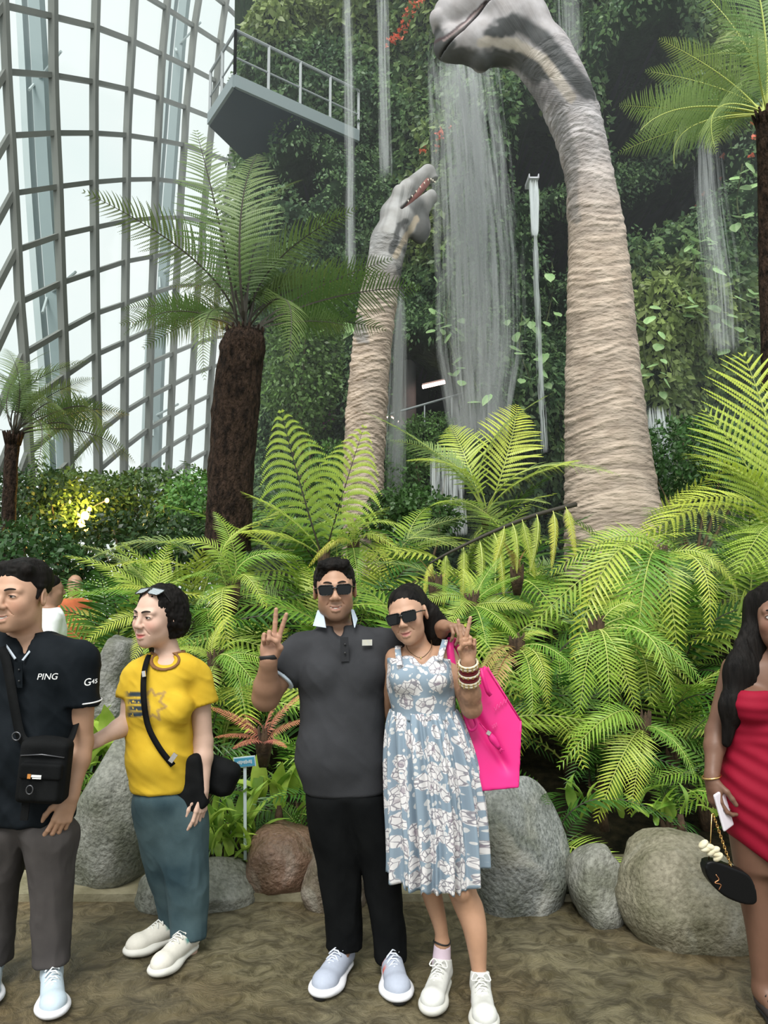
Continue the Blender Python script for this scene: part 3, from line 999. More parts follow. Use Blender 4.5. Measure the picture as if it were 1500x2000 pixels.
waterfall([(1262, 1300, 795), (1266, 1308, 860), (1274, 1316, 955)], 10.8, 300, 'short white cascade at the right foot of the big dinosaur', M_stream, wid=(0.008, 0.03), ln=(0.3, 0.9), edge=1, depth=0.06)

# ------------------------------------------------------------------ fine spray hanging in the air before the wall
mv = bpy.data.materials.new('spray_haze'); mv.use_nodes = True
nt = mv.node_tree; nt.nodes.clear()
o_ = nt.nodes.new('ShaderNodeOutputMaterial'); v_ = nt.nodes.new('ShaderNodeVolumeScatter')
v_.inputs['Color'].default_value = (0.92, 0.98, 1.0, 1); v_.inputs['Density'].default_value = 0.028; v_.inputs['Anisotropy'].default_value = 0.2
nt.links.new(v_.outputs[0], o_.inputs['Volume'])
hz = MB().box((2.4, 12.15, 8.2), (7.2, 0.95, 7.0)).build('mist', mv)
tag(hz, 'thin mist of waterfall spray hanging before the planted wall', 'mist', kind='stuff')
# ------------------------------------------------------------------ dinosaurs
def path_param(V, pts):
    """arc-length coordinate along polyline and angle around it"""
    seg = np.diff(pts, axis=0); L = np.linalg.norm(seg, axis=1); acc = np.r_[0, np.cumsum(L)]
    best = np.full(len(V), 1e9); s_ = np.zeros(len(V)); ang = np.zeros(len(V))
    for i in range(len(seg)):
        q = V - pts[i]
        t = np.clip(q @ seg[i] / L[i] ** 2, 0, 1)
        r = q - t[:, None] * seg[i]
        d = np.linalg.norm(r, axis=1)
        side = np.cross(seg[i], (0, 1.0, 0)); side /= np.linalg.norm(side)
        m = d < best
        best[m] = d[m]; s_[m] = (acc[i] + t * L[i])[m]
        ang[m] = np.arctan2(r[:, 1], r @ side)[m]
    return s_, ang, best
def dino_skin():
    m = mat('dinosaur_hide', (0.78, 0.76, 0.74), (1.0, 1.0, 1.0), rough=0.62, scale=5, detail=6, attr='Col', bump=0.9, bscale=1.0, bdist=0.05, battr='hide', spec=0.3)
    return m
M_dino = dino_skin()
def stripe(px, py, line, w):
    d = np.full(len(px), 1e9)
    for (x0, y0), (x1, y1) in zip(line[:-1], line[1:]):
        ex, ey = x1 - x0, y1 - y0
        t = np.clip(((px - x0) * ex + (py - y0) * ey) / (ex * ex + ey * ey), 0, 1)
        d = np.minimum(d, np.hypot(px - x0 - t * ex, py - y0 - t * ey))
    return smooth01((1.3 - d / w) * 1.4)
def build_dino(name, Y, neck, head, label, wr, paint, h, extra=None):
    u = mpp(Y) * 1.02
    S = SDF()
    NP = spline([(x, y, r) for x, y, r in neck], 40)
    pts = np.array([at(x, y, Y) for x, y, _ in NP])
    for i in range(len(pts) - 1):
        S.cone(pts[i], pts[i+1], NP[i, 2] * u, NP[i+1, 2] * u, k=0.04)
    head(S, lambda px, py, dy=0.0: at(px, py, Y + dy), u)
    V, Q = S.mesh(h)
    nr = normals_of(V, Q)
    s_, ang, dist = path_param(V, pts)
    px, py = px_of(V)
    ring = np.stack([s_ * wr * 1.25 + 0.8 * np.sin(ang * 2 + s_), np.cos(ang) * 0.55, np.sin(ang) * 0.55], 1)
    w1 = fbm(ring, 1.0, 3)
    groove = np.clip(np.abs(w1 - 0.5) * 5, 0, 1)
    nk = smooth01((py - paint['neck_from']) / 60.0)
    V = V + nr * ((groove - 0.7) * (0.012 * nk + 0.003) * wr / 8)[:, None] * 1.2
    hide = np.stack([s_ * wr * 2.2, np.cos(ang) * 3.0, np.sin(ang) * 3.0], 1) * (0.6 + 0.4 * nk)[:, None]
    tan_, grey, dark = np.array(paint['tan']), np.array(paint['grey']), np.array(paint['dark'])
    t = smooth01((py - paint['t0']) / (paint['t1'] - paint['t0']))[:, None]
    c = grey * (1 - t) + tan_ * t
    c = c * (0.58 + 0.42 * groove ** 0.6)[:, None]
    c = c * (0.82 + 0.36 * fbm(V, 3.0, 3))[:, None]
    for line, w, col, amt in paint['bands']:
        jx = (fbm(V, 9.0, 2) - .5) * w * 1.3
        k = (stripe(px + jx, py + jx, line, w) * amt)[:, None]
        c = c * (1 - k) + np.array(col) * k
    base = np.array([pts[0][0], Y, pts[0][2]])
    o = obj(name, mesh_data(name, V - base, Q, True, [M_dino], None, c, {'hide': hide}), None, base)
    tag(o, label, 'dinosaur', 'long-necked dinosaur figures')
    if extra: extra(o, base, lambda px, py, dy=0.0: at(px, py, Y + dy), u)
    return o

GREY, TAN, DARK = (0.50, 0.475, 0.49), (0.56, 0.455, 0.37), (0.055, 0.06, 0.062)
def head_big(S, P, u):
    S.cone(P(1060, 110), P(1010, 55), 50*u, 62*u, k=0.12)
    S.cone(P(1010, 48), P(945, 18), 60*u, 58*u, k=0.15)
    S.cone(P(945, 10), P(880, 30), 56*u, 34*u, k=0.12)
    S.cone(P(880, 36, -0.0), P(868, 52), 35*u, 26*u, k=0.1)
    S.ell(P(851, 36, -0.12), (13*u, 15*u, 17*u), k=0.06)
    S.ell(P(851, 36, 0.14), (13*u, 15*u, 17*u), k=0.06)
    S.ell(P(893, 2, -0.12), (18*u, 16*u, 16*u), k=0.08)
    S.cone(P(1005, 80), P(940, 84), 46*u, 44*u, k=0.14)
    S.cone(P(940, 84), P(884, 86), 42*u, 33*u, k=0.10)
    S.cone(P(884, 88), P(872, 92), 32*u, 26*u, k=0.08)
    S.ell(P(940, 124), (15*u, 22*u, 13*u), k=0.12)
    S.chain([P(846, 84, -.38), P(872, 69, -.38), P(908, 42, -.38), P(949, 3, -.38), P(985, -22, -.38)], 2.4*u, k=0.015, op='s', n=(0, 1, 0), f=26)
    S.ell(P(845, 30, -0.33), (4*u, 4*u, 4*u), k=0.03, op='s')
big_neck = [(1215, 1150, 104), (1200, 1040, 94), (1191, 940, 84), (1184, 850, 78), (1178, 750, 72), (1172, 600, 64), (1168, 500, 57), (1161, 420, 52),
            (1150, 340, 46), (1130, 255, 49), (1098, 175, 53), (1060, 110, 55)]
paint_big = dict(neck_from=150, t0=180, t1=520, tan=TAN, grey=GREY, dark=DARK, bands=[
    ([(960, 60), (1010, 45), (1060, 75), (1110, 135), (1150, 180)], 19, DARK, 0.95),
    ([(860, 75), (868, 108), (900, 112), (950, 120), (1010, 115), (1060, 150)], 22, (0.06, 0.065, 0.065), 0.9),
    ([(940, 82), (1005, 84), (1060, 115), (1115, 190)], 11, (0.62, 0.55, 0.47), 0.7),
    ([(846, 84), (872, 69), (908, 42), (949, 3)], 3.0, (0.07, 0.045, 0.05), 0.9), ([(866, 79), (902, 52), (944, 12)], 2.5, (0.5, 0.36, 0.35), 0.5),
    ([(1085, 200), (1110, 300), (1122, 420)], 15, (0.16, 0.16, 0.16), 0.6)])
build_dino('sauropod_dinosaur', 10.0, big_neck, head_big, 'towering long-necked grey brown dinosaur with wrinkled neck bending its head over the path', 8.5, paint_big, 0.017)

def head_small(S, P, u):
    S.cone(P(760, 470), P(772, 428), 34*u, 28*u, k=0.1)
    S.cone(P(766, 416), P(798, 372), 24*u, 20*u, k=0.08)
    S.cone(P(798, 370), P(836, 337), 19*u, 15*u, k=0.05)
    S.cone(P(836, 337), P(846, 350), 14*u, 11*u, k=0.04)
    S.ell(P(779, 376, -0.10), (13*u, 12*u, 15*u), k=0.05)
    S.cone(P(784, 434), P(818, 404), 29*u, 23*u, k=0.07)
    S.cone(P(818, 404), P(838, 386), 22*u, 17*u, k=0.05)
    S.ell(P(820, 444), (22*u, 20*u, 34*u), k=0.1)
    S.chain([P(784, 413, -.1), P(810, 387, -.1), P(834, 362, -.1), P(858, 351, -.1)], [3*u, 6*u, 9*u, 10*u], k=0.015, op='s', n=(0, 1, 0), f=6)
    S.ell(P(777, 374, -.27), (5*u, 4*u, 4*u), k=.02, op='s')
small_neck = [(715, 1130, 44), (710, 1000, 40), (711, 900, 39), (716, 800, 39.5), (724, 700, 38), (736, 600, 37), (749, 530, 34), (760, 470, 34)]
paint_small = dict(neck_from=520, t0=480, t1=640, tan=TAN, grey=(0.40, 0.40, 0.40), dark=DARK, bands=[
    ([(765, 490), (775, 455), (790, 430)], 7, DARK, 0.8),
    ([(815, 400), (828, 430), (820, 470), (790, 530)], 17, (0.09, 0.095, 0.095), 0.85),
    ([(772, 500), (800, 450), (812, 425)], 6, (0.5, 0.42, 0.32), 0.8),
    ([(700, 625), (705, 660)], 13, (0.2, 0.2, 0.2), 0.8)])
def mouth_small(o, base, P, u):
    S = SDF()
    S.chain([P(788, 414), P(808, 386), P(832, 354)], [5*u, 8*u, 9*u], k=0.01, n=(0, 1, 0), f=1.3)
    V, Q = S.mesh(0.012)
    obj('mouth_lining', mesh_data('mouth_lining', V - base, Q, True, [mat('mouth_pink', (0.34, 0.15, 0.14), (0.42, 0.2, 0.18), rough=0.4)]), o)
    M_tooth = mat('tooth_ivory', (0.72, 0.66, 0.55), rough=0.4)
    for i in range(9):
        t = i / 8
        a = spline([(797, 391), (818, 367), (838, 349), (849, 354)], 9)[i]
        p = P(a[0], a[1], -0.13 + 0.08 * t) - base
        MB().tube([p, p + np.array([0.01, 0, -0.035])], [0.012, 0.004], 6).build('tooth', M_tooth, o, True)
build_dino('sauropod_dinosaur', 11.0, small_neck, head_small, 'smaller long-necked dinosaur with its jaws wide open beside the broad waterfall', 10.0, paint_small, 0.013, mouth_small)
# ------------------------------------------------------------------ fern fronds (shared meshes)
def frond_profile(t, kind):
    if kind == 'sword':
        return np.clip(np.minimum((t - 0.04) * 6, 1), 0, 1) * (1 - t) ** 0.55 * 1.05 + 0.03
    return np.clip(np.minimum((t - 0.08) * 3.6, 1), 0, 1) * (1 - t ** 2.6) ** 0.9 + 0.02
def rachis(arch, n, skew=0.35):
    t = np.linspace(0, 1, n)
    tt = t ** (1 - skew * 0.5)
    z = arch * 4 * tt * (1 - tt)
    return np.stack([t * 0, t, z], 1)
def frond_mesh(name, kind, arch, mats, npair, lmax, wid, droop=0.25, fwd=0.45, seed=0, pin=12, tipcol=(1.15, 1.1, 0.85), basecol=(0.8, 0.92, 0.9), back=0.0):
    rg = np.random.default_rng(seed)
    R = rachis(arch, 60)
    T = np.gradient(R, axis=0); T /= np.linalg.norm(T, axis=1)[:, None]
    up = np.cross(np.array([1.0, 0, 0]), T)
    up = np.where(up[:, 2:3] < -0.99, -up, up)
    V, Fc, Cc, mi = [], [], [], []
    def addv(v, c):
        V.append(v); Cc.append(c); return len(V) - 1
    # rachis: three-sided tapering stalk
    ring = []
    for i in range(0, 60, 4):
        r = 0.008 * (1 - i / 66)
        ring.append([addv(R[i] + np.array([math.cos(a), 0, 0]) * r + up[i] * math.sin(a) * r, (1, 1, 1)) for a in (0, 2.1, 4.2)])
    for a, b in zip(ring[:-1], ring[1:]):
        for q in range(3): Fc.append((a[q], a[(q+1) % 3], b[(q+1) % 3], b[q])); mi.append(1)
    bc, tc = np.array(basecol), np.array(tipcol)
    ts = np.linspace(0.06 if kind == 'sword' else 0.16, 0.985, npair)
    for t in ts:
        p = np.array([np.interp(t, np.linspace(0, 1, 60), R[:, j]) for j in range(3)])
        k = int(t * 59)
        ln = lmax * frond_profile(t, kind) * rg.uniform(0.9, 1.08)
        for sd in (-1, 1):
            d = np.array([sd, 0, 0]) * 1.0 + T[k] * (fwd + 0.5 * t + rg.normal(0, 0.06)) + up[k] * rg.normal(0.12, 0.07)
            d /= np.linalg.norm(d)
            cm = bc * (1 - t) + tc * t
            if kind == 'sword':
                nseg = 4
                w = wid * (0.7 + 0.3 * frond_profile(t, kind))
                prev = None
                for s in range(nseg + 1):
                    u = s / nseg
                    q = p + d * ln * u + np.array([0, 0, -1]) * droop * ln * u * u
                    ww = w * (0.55, 1.0, 0.85, 0.5, 0.04)[s]
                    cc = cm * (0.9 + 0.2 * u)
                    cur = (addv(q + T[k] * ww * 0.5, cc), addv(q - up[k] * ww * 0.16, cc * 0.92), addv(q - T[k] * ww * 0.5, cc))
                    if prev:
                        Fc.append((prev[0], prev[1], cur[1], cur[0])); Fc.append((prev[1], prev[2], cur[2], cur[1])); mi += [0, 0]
                    prev = cur
            else:
                npn = max(3, int(pin * (0.35 + 0.65 * ln / lmax)))
                sp = ln / npn
                plen = wid * (0.5 + 0.5 * ln / lmax)
                nrm = np.cross(d, T[k]); nrm /= np.linalg.norm(nrm)
                if nrm[2] < 0: nrm = -nrm
                # mid vein
                v0 = addv(p - T[k] * 0.002, cm * 0.8); v1 = addv(p + T[k] * 0.002, cm * 0.8)
                q = p + d * ln + np.array([0, 0, -1]) * droop * ln
                for s in range(npn + 1):
                    u = (s + 0.5) / (npn + 1)
                    q = p + d * ln * u + np.array([0, 0, -1]) * droop * ln * u * u - T[k] * back * ln * u * u
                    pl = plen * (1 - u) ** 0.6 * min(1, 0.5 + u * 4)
                    cc = cm * (0.88 + 0.25 * u) * rg.uniform(0.9, 1.1)
                    for s2 in (-1, 1):
                        e = T[k] * s2 + d * 0.55
                        e /= np.linalg.norm(e)
                        wv = d * sp * 0.46
                        a0 = addv(q - wv, cc); a1 = addv(q + e * pl * 0.6 - wv * 0.75 - nrm * pl * 0.05, cc)
                        a2 = addv(q + e * pl - nrm * pl * 0.16, cc * 1.04); a3 = addv(q + e * pl * 0.6 + wv - nrm * pl * 0.05, cc); a4 = addv(q + wv, cc)
                        Fc.append((a0, a1, a3, a4)); Fc.append((a1, a2, a3)); mi += [0, 0]
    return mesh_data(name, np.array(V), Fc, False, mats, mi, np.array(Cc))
def leafmat(nm, c1, c2, tr=0.22, rough=0.38, var=0.18, hue=0.02):
    return mat(nm, c1, c2, rough=rough, scale=2.2, detail=2, lo=0.3, hi=0.7, attr='Col', transl=tr, objvar=var, hsv=hue, spec=0.4)
L_bright = leafmat('fern_bright', (0.32, 0.43, 0.055), (0.47, 0.56, 0.115))
L_mid = leafmat('fern_green', (0.14, 0.30, 0.035), (0.26, 0.43, 0.065))
L_deep = leafmat('fern_deep_shade', (0.032, 0.10, 0.018), (0.075, 0.18, 0.03))  # deep green, darkened further so shadow between the fronds sits in the colour
L_yel = leafmat('fern_yellow', (0.46, 0.50, 0.06), (0.58, 0.58, 0.12))
L_red = leafmat('fern_rust_pink', (0.66, 0.17, 0.13), (0.78, 0.32, 0.25))
L_tan = leafmat('fern_fading', (0.46, 0.27, 0.10), (0.52, 0.36, 0.16))
L_tree = leafmat('treefern_green', (0.082, 0.145, 0.045), (0.145, 0.22, 0.075), tr=0.3)
L_pale = leafmat('treefern_pale', (0.20, 0.31, 0.115), (0.30, 0.40, 0.16), tr=0.35)
S_green = mat('rachis_green', (0.46, 0.52, 0.14), rough=0.5)
S_dark = mat('rachis_dark', (0.035, 0.03, 0.02), rough=0.6)
S_red = mat('rachis_red', (0.38, 0.14, 0.09), rough=0.5)
FR = {}
for ai, arch in enumerate((0.10, 0.22, 0.36)):
    FR['bright', ai] = frond_mesh('frond', 'sword', arch, [L_bright, S_green], 30, 0.25, 0.023, seed=ai)
    FR['mid', ai] = frond_mesh('frond', 'sword', arch, [L_mid, S_green], 28, 0.26, 0.024, droop=0.3, seed=10 + ai)
    FR['deep', ai] = frond_mesh('frond', 'sword', arch, [L_deep, S_dark], 25, 0.24, 0.027, seed=20 + ai)
    FR['yel', ai] = frond_mesh('frond', 'sword', arch, [L_yel, S_green], 36, 0.13, 0.024, droop=0.7, seed=30 + ai)
    FR['red', ai] = frond_mesh('frond', 'sword', arch, [L_red, S_red], 30, 0.20, 0.022, seed=40 + ai)
    FR['tan', ai] = frond_mesh('frond', 'sword', arch, [L_tan, S_red], 30, 0.21, 0.024, seed=50 + ai)
    FR['feather', ai] = frond_mesh('frond', 'bi', arch, [L_bright, S_green], 26, 0.34, 0.021, droop=0.35, seed=60 + ai, pin=20)
    FR['tree', ai] = frond_mesh('frond', 'bi', arch, [L_tree, S_dark], 42, 0.215, 0.0125, droop=0.25, fwd=0.3, seed=70 + ai, pin=22)
    FR['pale', ai] = frond_mesh('frond', 'bi', arch, [L_pale, S_green], 42, 0.21, 0.0125, droop=0.25, fwd=0.3, seed=80 + ai, pin=22)
FR['plume', 0] = frond_mesh('frond', 'bi', 0.06, [L_bright, S_dark], 17, 0.46, 0.030, droop=0.12, fwd=0.75, seed=90, pin=26, back=0.75)
FR['plume', 1] = frond_mesh('frond', 'bi', 0.12, [L_bright, S_green], 19, 0.46, 0.024, droop=0.08, fwd=0.7, seed=91, pin=28, back=0.1)

M_crown = mat('fern_crown', (0.035, 0.022, 0.012), (0.09, 0.055, 0.03), rough=0.9, scale=20, bump=0.8, bscale=60)
cm = MB()
for i in range(14):
    a = i * 2.4
    cm.tube([(0, 0, -0.12), (0.03 * math.cos(a), 0.03 * math.sin(a), 0.0), (0.05 * math.cos(a), 0.05 * math.sin(a), 0.07 + 0.02 * (i % 3))], [0.03, 0.022, 0.004], 5)
crown_me = mesh_data('crown', np.vstack(cm.v), cm.f, True, [M_crown])

def orient(o, d, roll=0.0, upv=(0, 0, 1)):
    """local +Y along d, local +Z as near upv as possible"""
    d = np.asarray(d, float); L = np.linalg.norm(d); y = d / L
    u = np.asarray(upv, float)
    if abs(np.dot(u, y)) > 0.97: u = np.array([0, -1.0, 0.0]) if y[2] > 0 else np.array([0, -1.0, 0.3])
    x = np.cross(y, u); x /= np.linalg.norm(x)
    z = np.cross(x, y)
    if roll:
        x, z = x * math.cos(roll) + z * math.sin(roll), z * math.cos(roll) - x * math.sin(roll)
    o.rotation_mode = 'QUATERNION'
    o.rotation_quaternion = Matrix(np.stack([x, y, z], 1).tolist()).to_quaternion()
    o.scale = (L, L, L)
def add_frond(root, me, base, tip, roll=0.0, name='frond', upv=(0, 0, 1)):
    b = np.array(root.location)
    o = obj(name, me, root, np.asarray(base) - b)
    orient(o, np.asarray(tip) - np.asarray(base), roll, upv)
    return o
def fern(base, tips, kinds, label, group, name='fern', arches=(0, 1, 2), crown=1.0, cat='fern'):
    root = empty(name, base)
    tag(root, label, cat, group)
    if crown:
        c = obj('crown', crown_me, root); c.scale = (crown,) * 3
    for i, tp in enumerate(tips):
        kd = kinds[i % len(kinds)]
        ar = random.choice(arches)
        if kd == 'plume': ar = min(ar, 1)
        dv = np.asarray(tp) - base
        if kd == 'plume' or (kd == 'feather' and dv[2] > 0.75 * np.linalg.norm(dv)):
            add_frond(root, FR[kd, ar], base, tp, random.uniform(-0.2, 0.2), upv=(0, -1, 0.1))
            continue
        add_frond(root, FR[kd, ar], base, tp, random.uniform(-0.3, 0.3) - 0.55 * dv[0] / np.linalg.norm(dv))
    return root
def P3(px, py, Y): return at(px, py, Y)

# ------------------------------------------------------------------ hero plants laid out from the photograph
def hero(bpx, tips, kinds, label, group=None, **kw):
    base = at(*bpx)
    T_ = [at(t[0], t[1], bpx[2] + (t[2] if len(t) > 2 else random.uniform(-0.35, 0.2))) for t in tips]
    return fern(base, T_, kinds, label, group, **kw)

hero((632, 1095, 6.0), [(548, 800, -0.2), (470, 960, -0.3), (712, 830, -0.1), (760, 990, -0.4), (465, 1040, -0.5)], ['plume', 'feather', 'plume', 'feather', 'feather'],
     'tall pale green feathery fern with a dark stalk in front of the small dinosaur', name='feathery_fern', arches=(0,))
hero((948, 1010, 7.6), [(700, 800, 0.1), (795, 900, -0.6), (1085, 765, -0.2), (1010, 790, 0.4), (760, 860, 0.3), (1130, 900, -0.9), (1215, 930, -0.9), (850, 985, -0.8), (1075, 985, -1.0), (880, 830, 0.5)], ['pale', 'feather'],
     'spreading umbrella-shaped fern on dark stems in front of the low cascade', name='umbrella_fern', arches=(0, 1))
hero((1520, 1075, 6.0), [(1450, 690, 0.2), (1590, 720, 0.3), (1335, 885, -0.3), (1310, 985, -0.5), (1250, 1050, -0.6), (1440, 1120, -0.9), (1375, 800, 0.2), (1560, 850, -0.4)], ['plume', 'plume', 'feather', 'feather', 'feather', 'feather', 'plume'],
     'tallest bright yellow green fern at the right edge under the tree fern trunk', name='feathery_fern', arches=(1, 1))
hero((1290, 1095, 5.3), [(1035, 1225, -0.4), (1120, 1290, -0.5), (1240, 1305, -0.6), (1385, 1240, -0.5), (1075, 1120, -0.1), (1180, 1300, -0.5), (1325, 1290, -0.6), (1440, 1150, -0.2), (1150, 1050, 0.2)],
     ['bright', 'bright', 'mid'], 'large arching fern with drooping yellow green fronds right of the seated hand gestures'.replace(' right of the seated hand gestures', ' above the grey boulders'), 'arching ferns', arches=(1, 2))
hero((922, 1185, 5.0), [(822, 1135, -0.1), (795, 1195, -0.2), (1015, 1125, -0.1), (1040, 1185, -0.2), (1010, 1245, -0.4), (865, 1240, -0.4), (950, 1265, -0.5), (905, 1110, 0.1), (975, 1090, 0.1)],
     ['mid', 'bright'], 'star-shaped green fern right behind the raised hand with bangles', 'arching ferns', arches=(0, 1))
hero((1010, 1270, 4.8), [(1070, 1385, -0.3), (930, 1340, -0.3), (1140, 1330, -0.3), (1090, 1250, 0), (950, 1420, -0.3), (1040, 1400, -0.35)], ['bright', 'tan', 'mid'],
     'green fern with browning fronds just right of the pink tote bag', 'arching ferns', arches=(1, 2))
hero((1165, 1235, 4.75), [(1315, 1395, -0.4), (1375, 1335, -0.2), (1245, 1400, -0.4), (1130, 1400, -0.4), (1330, 1250, 0.1), (1280, 1200, 0.1), (1190, 1420, -0.4)],
     ['mid', 'mid', 'bright'], 'mid green fern with long comb-like fronds above the oval boulder', 'arching ferns', arches=(1, 2))
hero((1255, 1425, 4.45), [(1165, 1605, -0.3), (1320, 1455, -0.2), (1090, 1500, -0.3), (1190, 1400, 0), (1360, 1520, -0.25), (1110, 1440, -0.2), (1230, 1590, -0.3)],
     ['bright', 'mid', 'mid'], 'fern with a pale yellow frond hanging down over the oval boulder', 'arching ferns', arches=(1, 2))
hero((515, 1452, 4.25), [(412, 1382, -0.15), (420, 1440, -0.2), (598, 1350, -0.05), (602, 1405, -0.1), (455, 1462, -0.25), (575, 1325, 0.05), (470, 1395, -0.1), (560, 1460, -0.2)],
     ['red'], 'rust pink fern fronds low down beside the man in the grey polo', name='rust_fern', arches=(0, 1))
hero((1010, 1130, 5.6), [(985, 1060, -0.1), (1025, 1075, 0), (1000, 1075, -0.2)], ['tan', 'red'], 'small pinkish fern behind the star-shaped fern', name='rust_fern', arches=(0,))
hero((850, 1150, 5.4), [(812, 1085, -0.1), (835, 1100, 0), (870, 1120, 0)], ['tan'], 'small faded peach fern between the couple and the hanging yellow fronds', name='rust_fern', arches=(0,))
# hanging yellow strips on an arching stem
stem_px = [(1125, 985), (1040, 1008), (960, 1040), (880, 1078), (840, 1100)]
sp = np.array([at(x, y, 5.8 - 0.001 * i * 100) for i, (x, y) in enumerate(stem_px)])
sp = spline(sp, 20)
root = empty('arching_stem_fern', sp[0])
tag(root, 'arching fern stem with narrow yellow fronds hanging in a row', 'fern')
MB().tube(sp - sp[0], np.linspace(0.022, 0.008, 20), 6).build('stem', S_dark, root, True)
for x0, y0, x1, y1 in ((872, 1080, 866, 1185), (905, 1066, 902, 1188), (935, 1052, 936, 1182), (964, 1040, 985, 1165), (985, 1028, 960, 1120), (1020, 1015, 1045, 1130), (1048, 1005, 1035, 1120), (1080, 998, 1078, 1110), (1105, 990, 1125, 1090), (845, 1096, 825, 1175), (1000, 1022, 1010, 1120)):
    add_frond(root, FR['yel', 0], at(x0, y0, 5.6), at(x1, y1, 5.45), random.uniform(-0.4, 0.4), upv=(0, -1, 0))
dk = [((948, 1005), (905, 780)), ((948, 1005), (880, 930))]
# left fern bank
hero((300, 1240, 5.3), [(130, 1085, -0.1), (240, 1060, 0), (135, 1170, -0.3), (215, 1150, -0.4), (330, 1060, 0.1), (420, 1110, -0.1), (160, 1260, -0.4), (260, 1290, -0.5)],
     ['bright', 'bright', 'mid'], 'big yellow green fern behind the woman in yellow', 'arching ferns', arches=(1, 2))
hero((455, 1160, 5.4), [(310, 1060, 0), (420, 1000, 0.2), (540, 1010, 0.1), (380, 1190, -0.4), (520, 1190, -0.4), (590, 1090, 0), (450, 1290, -0.5), (350, 1130, -0.3)],
     ['bright', 'mid'], 'large light green fern between the woman in yellow and the raised hand', 'arching ferns', arches=(1, 2))
hero((420, 1300, 4.8), [(500, 1250, -0.1), (330, 1270, 0), (520, 1370, -0.3), (400, 1420, -0.3), (480, 1400, -0.3), (450, 1200, 0.1), (540, 1300, -0.2)],
     ['mid', 'bright'], 'fresh green fern at the shoulder of the woman in yellow', 'arching ferns', arches=(1, 2))
hero((690, 1080, 6.2), [(610, 1030, 0), (760, 1020, 0), (655, 990, 0.2), (730, 1000, 0.1), (790, 1090, -0.3), (600, 1110, -0.4), (700, 1140, -0.5), (820, 1050, -0.2)],
     ['mid', 'bright', 'yel'], 'leafy fern behind the head of the man in the grey polo', 'arching ferns', arches=(1, 2))

# ------------------------------------------------------------------ the rest of the fern bank
BANK = []
rg = random.Random(21)
for Y, dx, L, n_ in ((4.50, 0.66, 0.58, 6), (5.0, 0.62, 0.85, 7), (5.6, 0.6, 1.1, 9), (6.3, 0.62, 1.3, 11), (7.2, 0.75, 1.45, 11), (8.4, 1.0, 1.6, 10)):
    x0, x1 = -2.35 - 0.12 * (Y - 4.6), 0.55 * Y + 0.35
    x = x0 + rg.uniform(0, 0.3)
    while x < x1:
        BANK.append((x + rg.uniform(-0.12, 0.12), Y + rg.uniform(-0.22, 0.22), L * rg.uniform(0.85, 1.15), n_))
        x += dx
side_words = []
def where_words(x, y):
    p = px_of(np.array([[x, y, 0.6]]))
    px = float(p[0][0])
    row = 'lowest row' if y < 4.9 else 'second row' if y < 5.5 else 'third row' if y < 6.2 else 'fourth row' if y < 7.05 else 'fifth row' if y < 8.05 else 'topmost row'
    return row
counts = {}
for x, y, L, n_ in BANK:
    row = where_words(x, y)
    counts[row] = counts.get(row, 0) + 1
ORD = ['first', 'second', 'third', 'fourth', 'fifth', 'sixth', 'seventh', 'eighth', 'ninth', 'tenth', 'eleventh', 'twelfth', 'thirteenth', 'fourteenth', 'fifteenth', 'sixteenth', 'seventeenth', 'eighteenth', 'nineteenth', 'twentieth']
seen = {}
for x, y, L, n_ in sorted(BANK, key=lambda b: b[0]):
    row = where_words(x, y)
    i = seen.get(row, 0); seen[row] = i + 1
    z = float(soil_h(np.array([x]), np.array([y]))[0])
    base = np.array([x, y, z + 0.06])
    pal = (['deep', 'deep', 'mid'] if y < 4.8 else ['mid', 'deep', 'deep'] if y < 5.3 else ['bright', 'mid', 'deep'] if y < 7 else ['mid', 'bright', 'pale', 'deep'])  # front rows take darker palettes: understory shade put into the leaf colour
    rg.shuffle(pal)
    tips = []
    for k in range(n_):
        az = k * 2 * math.pi / n_ + rg.uniform(-0.3, 0.3)
        el = math.radians(rg.choice((-8, 8, 22, 38, 55)) + rg.uniform(-8, 8))
        l = L * rg.uniform(0.75, 1.1)
        d = np.array([math.cos(az) * math.cos(el), math.sin(az) * math.cos(el) * 0.8 - 0.12, math.sin(el)])
        tips.append(base + d * l)
    tone = {'deep': 'dark green', 'mid': 'mid green', 'bright': 'light green', 'pale': 'pale green'}[pal[0]]
    fern(base, tips, pal, f'{tone} fern, {ORD[i]} from the left in the {row} of the fern bank', 'ferns of the bank', arches=(1, 2, 2))

